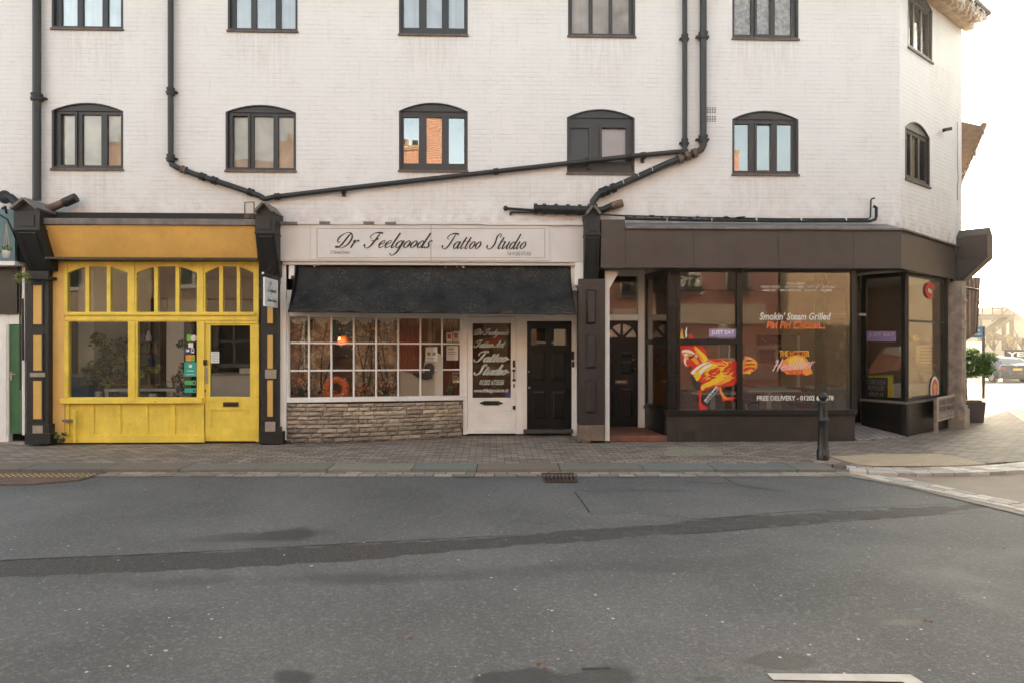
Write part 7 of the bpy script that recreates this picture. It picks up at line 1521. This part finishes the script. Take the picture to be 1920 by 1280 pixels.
# boundary wall, banner, steel walkway, yard machinery and trees far down the side street
def far(px, py, t): return D(px, py, t)
WH2 = paint('pale_render', S(180,160,135), .8, .1, 2)
bw_ = thing('boundary_wall', 'pale rendered wall at the end of the side street behind the car', 'wall', G(1870,668,0)); mb = MB(); a = far(1800,666,52); b = far(2010,666,52); mb.box(a.x,b.x+10,a.y,a.y+.3,-.78,far(1850,657,52).z,WH2); mb.build('wall', bw_)
mb = MB(); a = far(1884,674,40); b = far(1950,674,40); mb.box(a.x,b.x,a.y,a.y+.04,far(1900,671,40).z,far(1900,655,40).z,INK); mb.box(a.x-.05,b.x,a.y+.05,a.y+.1,-.78,far(1900,671,40).z,WH2); text(mb, FP(a.y), 'YES!', far(1888,0,40).x, far(1938,0,40).x, far(1900,668.5,40).z, far(1900,659,40).z, STW, bold=.04, dep=-.01); mb.build('banner', None, 'black banner with white capitals on the wall behind the car', 'banner', loc=a)
ST = paint('steel_cream', S(104,82,58), .6, .1, 3)
gw = thing('steel_walkway', 'raised steel walkway with handrails and a stair above the yard wall', 'walkway', far(1860,668,60)); TT = 60
mb = MB(); a = far(1822,590,TT); b = far(1905,586,TT); mb.box(a.x,b.x,a.y,a.y+3,a.z-.3,a.z,ST); 
mb.build('deck', gw); mb = MB()
for px_ in (1824,1843,1862,1881,1904): q = far(px_,568,TT); mb.tube([(q.x,a.y,a.z),(q.x,a.y,a.z+1.1)],.06,ST,6)
mb.tube([(a.x,a.y,a.z+1.1),(b.x,a.y,a.z+1.1)],.06,ST,6); mb.tube([(a.x,a.y,a.z+.55),(b.x,a.y,a.z+.55)],.04,ST,6); mb.tube([(a.x,a.y+3,a.z+1.1),(b.x,a.y+3,a.z+1.1)],.06,ST,6); mb.build('handrail', gw)
for px_ in (1843,1889,1904): mb = MB(); q = far(px_,600,TT); mb.box(q.x-.12,q.x+.12,a.y+.2,a.y+.44,-.78,a.z-.3,ST); mb.build('column', gw)
mb = MB(); s0 = far(1886,598,TT); s1 = far(1850,625,TT); mb.beam(s0,s1,1.2,.3,ST); s2 = far(1878,636,TT); mb.beam(s1,s2,1.2,.3,ST); mb.beam(s0+Vector((0,-.6,1)),s1+Vector((0,-.6,1)),.08,.08,ST); mb.build('stair', gw)
wt = thing('warehouse', 'pale pitched roof warehouse beyond the steel walkway', 'building', far(1870,668,75)); mb = MB(); a = far(1835,640,75); b = far(1925,640,75); m_ = far(1885,575,75); mb.box(a.x,b.x,a.y,a.y+8,-.78,far(1880,600,75).z,WH2); z_ = far(1880,600,75).z; mb.build('wall', wt); mb = MB(); mb.add([(a.x,a.y-.2,z_),(b.x,a.y-.2,z_),(m_.x,a.y-.2,m_.z),(a.x,a.y+8,z_),(b.x,a.y+8,z_),(m_.x,a.y+8,m_.z)],[(0,1,2),(3,5,4),(0,2,5,3),(1,4,5,2)],paint('pale_roof',S(150,125,102),.8,.1,2)); mb.build('roof', wt)
AUT1 = flat('autumn_a', S(150,122,66), .7); AUT2 = flat('autumn_b', S(112,98,58), .7)
for i,(px_,py_,t,r) in enumerate(((1862,640,56,.9),(1893,644,54,1.1),(1916,634,58,1.3),(1842,645,50,.6))):
    c = far(px_,py_,t); tt = thing('bare_tree', ['thin yellow leaved tree under the steel walkway','yellow leaved tree just above the banner','yellow leaved tree at the right edge of the photo','small yellow leaved tree right of the blue sign'][i], 'tree', (c.x,c.y,-.7)); mb = MB(); leafball(mb, c, r, 260, .22, [AUT1,AUT2], .8, seed=30+i); mb.build('crown', tt)
    mb = MB(); mb.tube([(c.x,c.y,-.7),(c.x+.1,c.y,c.z)],[.14,.07],BARK,8)
    for k in range(7): mb.tube([(c.x,c.y,c.z*.6), c+Vector((random.uniform(-r,r)*.7,0,random.uniform(-.2,.8)*r))],[.06,.02],BARK,6)
    mb.build('trunk', tt)
fn = thing('picket_fence', 'white picket fence in front of the yard beyond the tree', 'fence', far(1820,660,34)); mb = MB()
for k in range(24): q = far(1801+k*1.7,640,34); mb.box(q.x-.02,q.x+.02,q.y,q.y+.03,-.78,far(1820,640,34).z,WHT)
a = far(1800,645,34); b = far(1842,645,34); mb.box(a.x,b.x,a.y+.03,a.y+.06,a.z-.05,a.z,WHT); mb.box(a.x,b.x,a.y+.03,a.y+.06,.4,.46,WHT); mb.build('pickets', fn)

# low eaves with gutter beyond the corner, icicle lights
ev = thing('side_extension', 'lower cream eaves and gutter of the wing beyond the corner', 'building', D(1810,640,16))
SV = Vector((.515,.857,0)).normalized(); q0 = D(1843,237,15.3); w0 = D(1800,228,15.3)
mb = MB(); L_ = 9; i0 = Vector((w0.x-.15,w0.y+.2,q0.z+.25)); z_ = q0.z
mb.add([q0, q0+SV*L_, i0+SV*L_, i0, q0+Vector((0,0,-.12)), q0+SV*L_+Vector((0,0,-.12)), Vector((i0.x,i0.y,z_-.05))+SV*L_, Vector((i0.x,i0.y,z_-.05))], [(0,1,2,3),(4,7,6,5),(0,3,7,4),(0,4,5,1)], paint('soffit_brown', S(120,98,80), .8, .3, 8)); mb.build('eaves', ev)
mb = MB(); mb.tube([q0+Vector((.02,0,.02)), q0+SV*L_+Vector((.02,0,.02))], .07, paint('gutter_brown',S(130,105,80),.6,.2,6), 10); mb.build('gutter', ev)
mb = MB(); mb.box(w0.x-.9,w0.x-.15,w0.y+.4,w0.y+5,0,q0.z-.05,WALL); mb.build('wall', ev)
for i,(st,n,hh) in enumerate(((FC(CHL+.1,-.44,WZ1+.05),20,.3),(q0,46,.55))):
    mb = MB(); rd = random.Random(40+i); dirv = -CHD if i == 0 else SV; Ld = 2.2 if i == 0 else 6
    for k in range(n):
        p = st+dirv*(Ld*k/n); l = hh*rd.uniform(.3,1); pp2 = [p]
        for s_ in range(4): pp2.append(pp2[-1]+Vector((rd.uniform(-.05,.05),rd.uniform(-.03,.03),-l/4)))
        mb.tube(pp2,.006,WHT if i==0 else RUST,4,caps=False)
        for q in pp2[1:]: mb.ball(q,.014,.014,.02,WHT if i == 0 else RUST,5,4)
    if i == 0: 
        p = st.copy(); l = [p]; [l.append(l[-1]+Vector((rd.uniform(-.03,.05),rd.uniform(-.02,.03),-.22))) for _ in range(9)]; mb.tube(l,.006,RUST,4)
    mb.build('icicle_lights', None, ['unlit string of icicle lights tangled along the corner gutter','unlit string of icicle lights along the lower eaves'][i], 'string lights', loc=st)
mb = MB(); rd = random.Random(50); p = FC(1.0,-.004,3.75); l = [FC(CHL-.25,-.012,6.0-.22*k)+Vector((rd.uniform(-.01,.01),0,0)) for k in range(8)]; mb.tube(l,.006,GP,5); mb.build('cable', None, 'thin pale cable hanging down the chamfered wall', 'cable', loc=l[0])

# ---------------------------------------------------------------- the other side of the street (seen in the glass)
OY = -14.0
RBR = paint('red_render', (.40,.17,.12,1), .8, .1, 2); OBR = brickmat('opposite_brick', (.42,.28,.15,1), (.26,.16,.08,1), (.16,.12,.09,1), .28,.10,.016,.8); GBR = brickmat('opposite_red_brick', (.36,.15,.08,1), (.28,.11,.06,1), (.42,.34,.28,1)); CRR = paint('cream_render', (.62,.46,.32,1), .8, .1, 2); WSH = flat('sash_white', S(220,215,205)); ROOFR = paint('roof_tile', (.22,.10,.07,1), .85, .25, 9)
G_OP = glass('opposite_glass', .1, 1, (.3,.3,.3,1))
def opp(x0, x1, h, mat, label, wins, roof=1.6, chim=(), ground=None, yoff=0, depth=8):
    t = thing('terrace_house', label, 'building', ((x0+x1)/2, OY+yoff, 0)); y = OY+yoff
    holes = [[(a,b),(a+w_,b),(a+w_,b+hh),(a,b+hh)] for a,b,w_,hh in wins]; F = lambda a,d,v: Vector((a,y-d,v))
    mb = MB(); mb.poly(F, rect(x0,x1,0,h), mat, .25, holes)
    mb.box(x0,x0+.2,y-depth,y-.251,0,h,mat); mb.box(x1-.2,x1,y-depth,y-.251,0,h,mat); mb.box(x0+.2,x1-.2,y-depth,y-depth+.2,0,h,mat); mb.box(x0+.2,x1-.2,y-1.4,y-1.35,0,h-.02,DARK)
    mb.box(x0,x1,y+.0,y+.12,h-.15,h,WSH) if mat is not OBR else None; mb.build('wall', t)
    if ground: mb = MB(); mb.box(x0+.1,x1-.1,y+.01,y+.12,2.6,3.2,ground); [mb.box(x0+.1+k*(x1-x0-.4)/4,x0+.3+k*(x1-x0-.4)/4,y+.01,y+.1,0,2.6,ground) for k in range(5)]; mb.build('shop_surround', t)
    mb = MB(); mb.add([(x0-.1,y+.25,h),(x1+.1,y+.25,h),(x1+.1,y-depth-.2,h),(x0-.1,y-depth-.2,h),(x0-.1,y-depth/2,h+roof),(x1+.1,y-depth/2,h+roof)],[(0,1,5,4),(2,3,4,5),(0,4,3),(1,2,5),(3,2,1,0)],ROOFR); rf = mb.build('roof', t)
    for cx,cw,ch in chim: 
        mb = MB(); mb.box(cx-cw/2,cx+cw/2,y-1.9,y-1.0,h-.1,h+ch,GBR if mat is not OBR else OBR); mb.box(cx-cw/2-.05,cx+cw/2+.05,y-1.95,y-.95,h+ch,h+ch+.12,OBR)
        for k in range(2): mb.lathe((cx-cw*.25+k*cw*.5,y-1.45,h+ch+.12),[(.12,0),(.1,.35),(.12,.37)],OBR,10)
        mb.build('chimney', rf)
    for a,b,w_,hh in wins:
        mb = MB(); mb.poly(lambda u,d,v: F(u,d+.04,v), rect(a,a+w_,b,b+hh), WSH, .06, [rect(a+.07+i*(w_-.07)/2,a+(w_-.07)/2+i*(w_-.07)/2,b+.07+j*(hh-.07)/2,b+(hh-.07)/2+j*(hh-.07)/2) for i in range(2) for j in range(2)]); mb.box(a-.06,a+w_+.06,y-.0,y+.1,b-.08,b,WSH); wo = mb.build('window', t)
        g = MB(); g.box(a+.03,a+w_-.03,y-.1,y-.095,b+.03,b+hh-.03,G_OP); g.build('pane', wo)
opp(-24,-12.5,7.2,CRR,'cream rendered house opposite, far left', [(-22+i*3,3.6,1.1,1.6) for i in range(3)]+[(-22,.8,6,1.7)], 1.8, ((-14,1.2,2.0),), yoff=.1)
opp(-12.4,-3.6,7.9,GBR,'red brick house opposite the yellow shop', [(-11.5+i*2.8,3.7,1.1,1.6) for i in range(3)]+[(-11,.8,3,1.8),(-7,.8,2.4,1.8)], 1.6, ((-7.5,1.4,1.4),), CRR)
opp(-3.5,3.6,8.0,CRR,'cream rendered house opposite the tattoo studio', [(-2.6,3.6,1.1,1.6),(.2,3.6,1.1,1.6),(-2.4,.7,2.2,1.9),(.6,.7,2,1.9)], 1.3, ((-2.15,.95,2.6),(-3.15,.7,1.15)), GBR)
opp(3.7,10.9,7.0,RBR,'dark red rendered house with white sash windows opposite the chicken shop', [(5.3,3.55,.95,1.7),(7.05,3.55,.95,1.7),(8.9,3.55,.95,1.7),(8.6,1.0,.9,1.6),(4.6,.8,1.6,1.8)], 1.4, ((9.3,1.0,2.2),))
opp(11.0,18,7.6,OBR,'pale brick gabled house opposite the corner', [(12.2,4.6,.9,1.4)], 1.6, ((13.5,1.2,1.6),))
for i,x in enumerate((5.77,7.5,9.37)):
    wb = thing('window_box', ['planted window box under the left sash window opposite','planted window box under the middle sash window opposite','planted window box under the right sash window opposite'][i], 'window box', (x,OY+.15,3.5), 'window boxes opposite'); mb = MB(); mb.box(x-.45,x+.45,OY+.11,OY+.33,3.55,3.72,INK); mb.build('box', wb); mb = MB(); leafball(mb,Vector((x,OY+.25,3.82)),.3,200,.1,[LF1,LF2],.5,seed=70+i); mb.build('foliage', wb)
mb = MB(); mb.box(7.0,10.4,OY+.01,OY+.1,2.35,3.1,CRR); mb.box(5.0,6.4,OY+.01,OY+.09,1.0,3.0,CRR); mb.build('shop_board', None, 'plain cream fascia board on the red house opposite', 'board', loc=(8,OY,2.6))
groundmesh('far_pavement', [(-60,-14.0),(60,-14.0),(60,-11.9),(-60,-11.9)], .06, PAV, .15)
groundmesh('road_edge', [(-60,-11.95),(60,-11.95),(60,-11.15),(-60,-11.15)], RZ-.004, TANR)
# house across the side street, keeps the low sun off the crossroads
ht = thing('corner_house', 'cream house on the far corner of the side street, outside the photo', 'building', (19,2,0)); CR2 = paint('cream_bright', (.70,.58,.40,1), .8, .1, 2)
def inset(a,b): return a
mb = MB(); w0_, w1_ = Vector((14.6,-5,0)), Vector((16.9,8.6,0)); WD = (w0_-w1_).normalized(); WF = FR(w1_, WD); WL = (w0_-w1_).length
wh = [rect(1.2+i*2.2,2.2+i*2.2,z0,z0+1.6) for i in range(6) for z0 in (.9,3.9)]
mb.poly(WF, rect(0,WL,0,8.2), CR2, .25, wh); prism(mb, [(14.9,-5.0),(21.5,-5.0),(21.5,8.6),(17.2,8.6)], 0, 8.19, CR2); mb.build('wall', ht)
for r_ in wh:
    mb = MB(); (u0,v0),(u1,_),(_,v1),_ = r_; mb.poly(lambda a,d,v: WF(a,d+.04,v), r_, WSH, .06, [rect(u0+.07,(u0+u1)/2-.02,v0+.07,v1-.07), rect((u0+u1)/2+.02,u1-.07,v0+.07,v1-.07)]); w_ = mb.build('window', ht)
    g = MB(); g.poly(lambda a,d,v: WF(a,d+.11,v), rect(u0,u1,v0,v1), G_OP, .01); g.build('pane', w_)
mb = MB(); mb.add([(14.4,-5.2,8.2),(21.7,-5.2,8.2),(21.7,8.8,8.2),(16.8,8.8,8.2),(18,0,10),(20,3,10)],[(0,1,5,4),(1,2,5),(2,3,4,5),(3,0,4),(3,2,1,0)],ROOFR); mb.build('roof', ht)
mb = MB(); mb.box(21.7,27,-5,8,0,6.0,CR2); mb.build('unseen_annex', ht)  # unseen block, added and kept low so sun reaches the brick opposite

# ---------------------------------------------------------------- low sun haze down the side street
hz = bpy.data.materials.new('haze_air'); hz.use_nodes = True; hn = hz.node_tree; hn.nodes.clear(); ho = hn.nodes.new('ShaderNodeOutputMaterial'); hv = hn.nodes.new('ShaderNodeVolumePrincipled')
hv.inputs['Density'].default_value = .0006; hv.inputs['Color'].default_value = (1,.93,.82,1); hv.inputs['Anisotropy'].default_value = .65; hn.links.new(hv.outputs[0], ho.inputs['Volume'])
mb = MB(); mb.box(-60,160,-30,160,-1.4,14,hz); mb.build('haze', None, kind='stuff')
sc.cycles.volume_bounces = 0; sc.cycles.volume_step_rate = 4
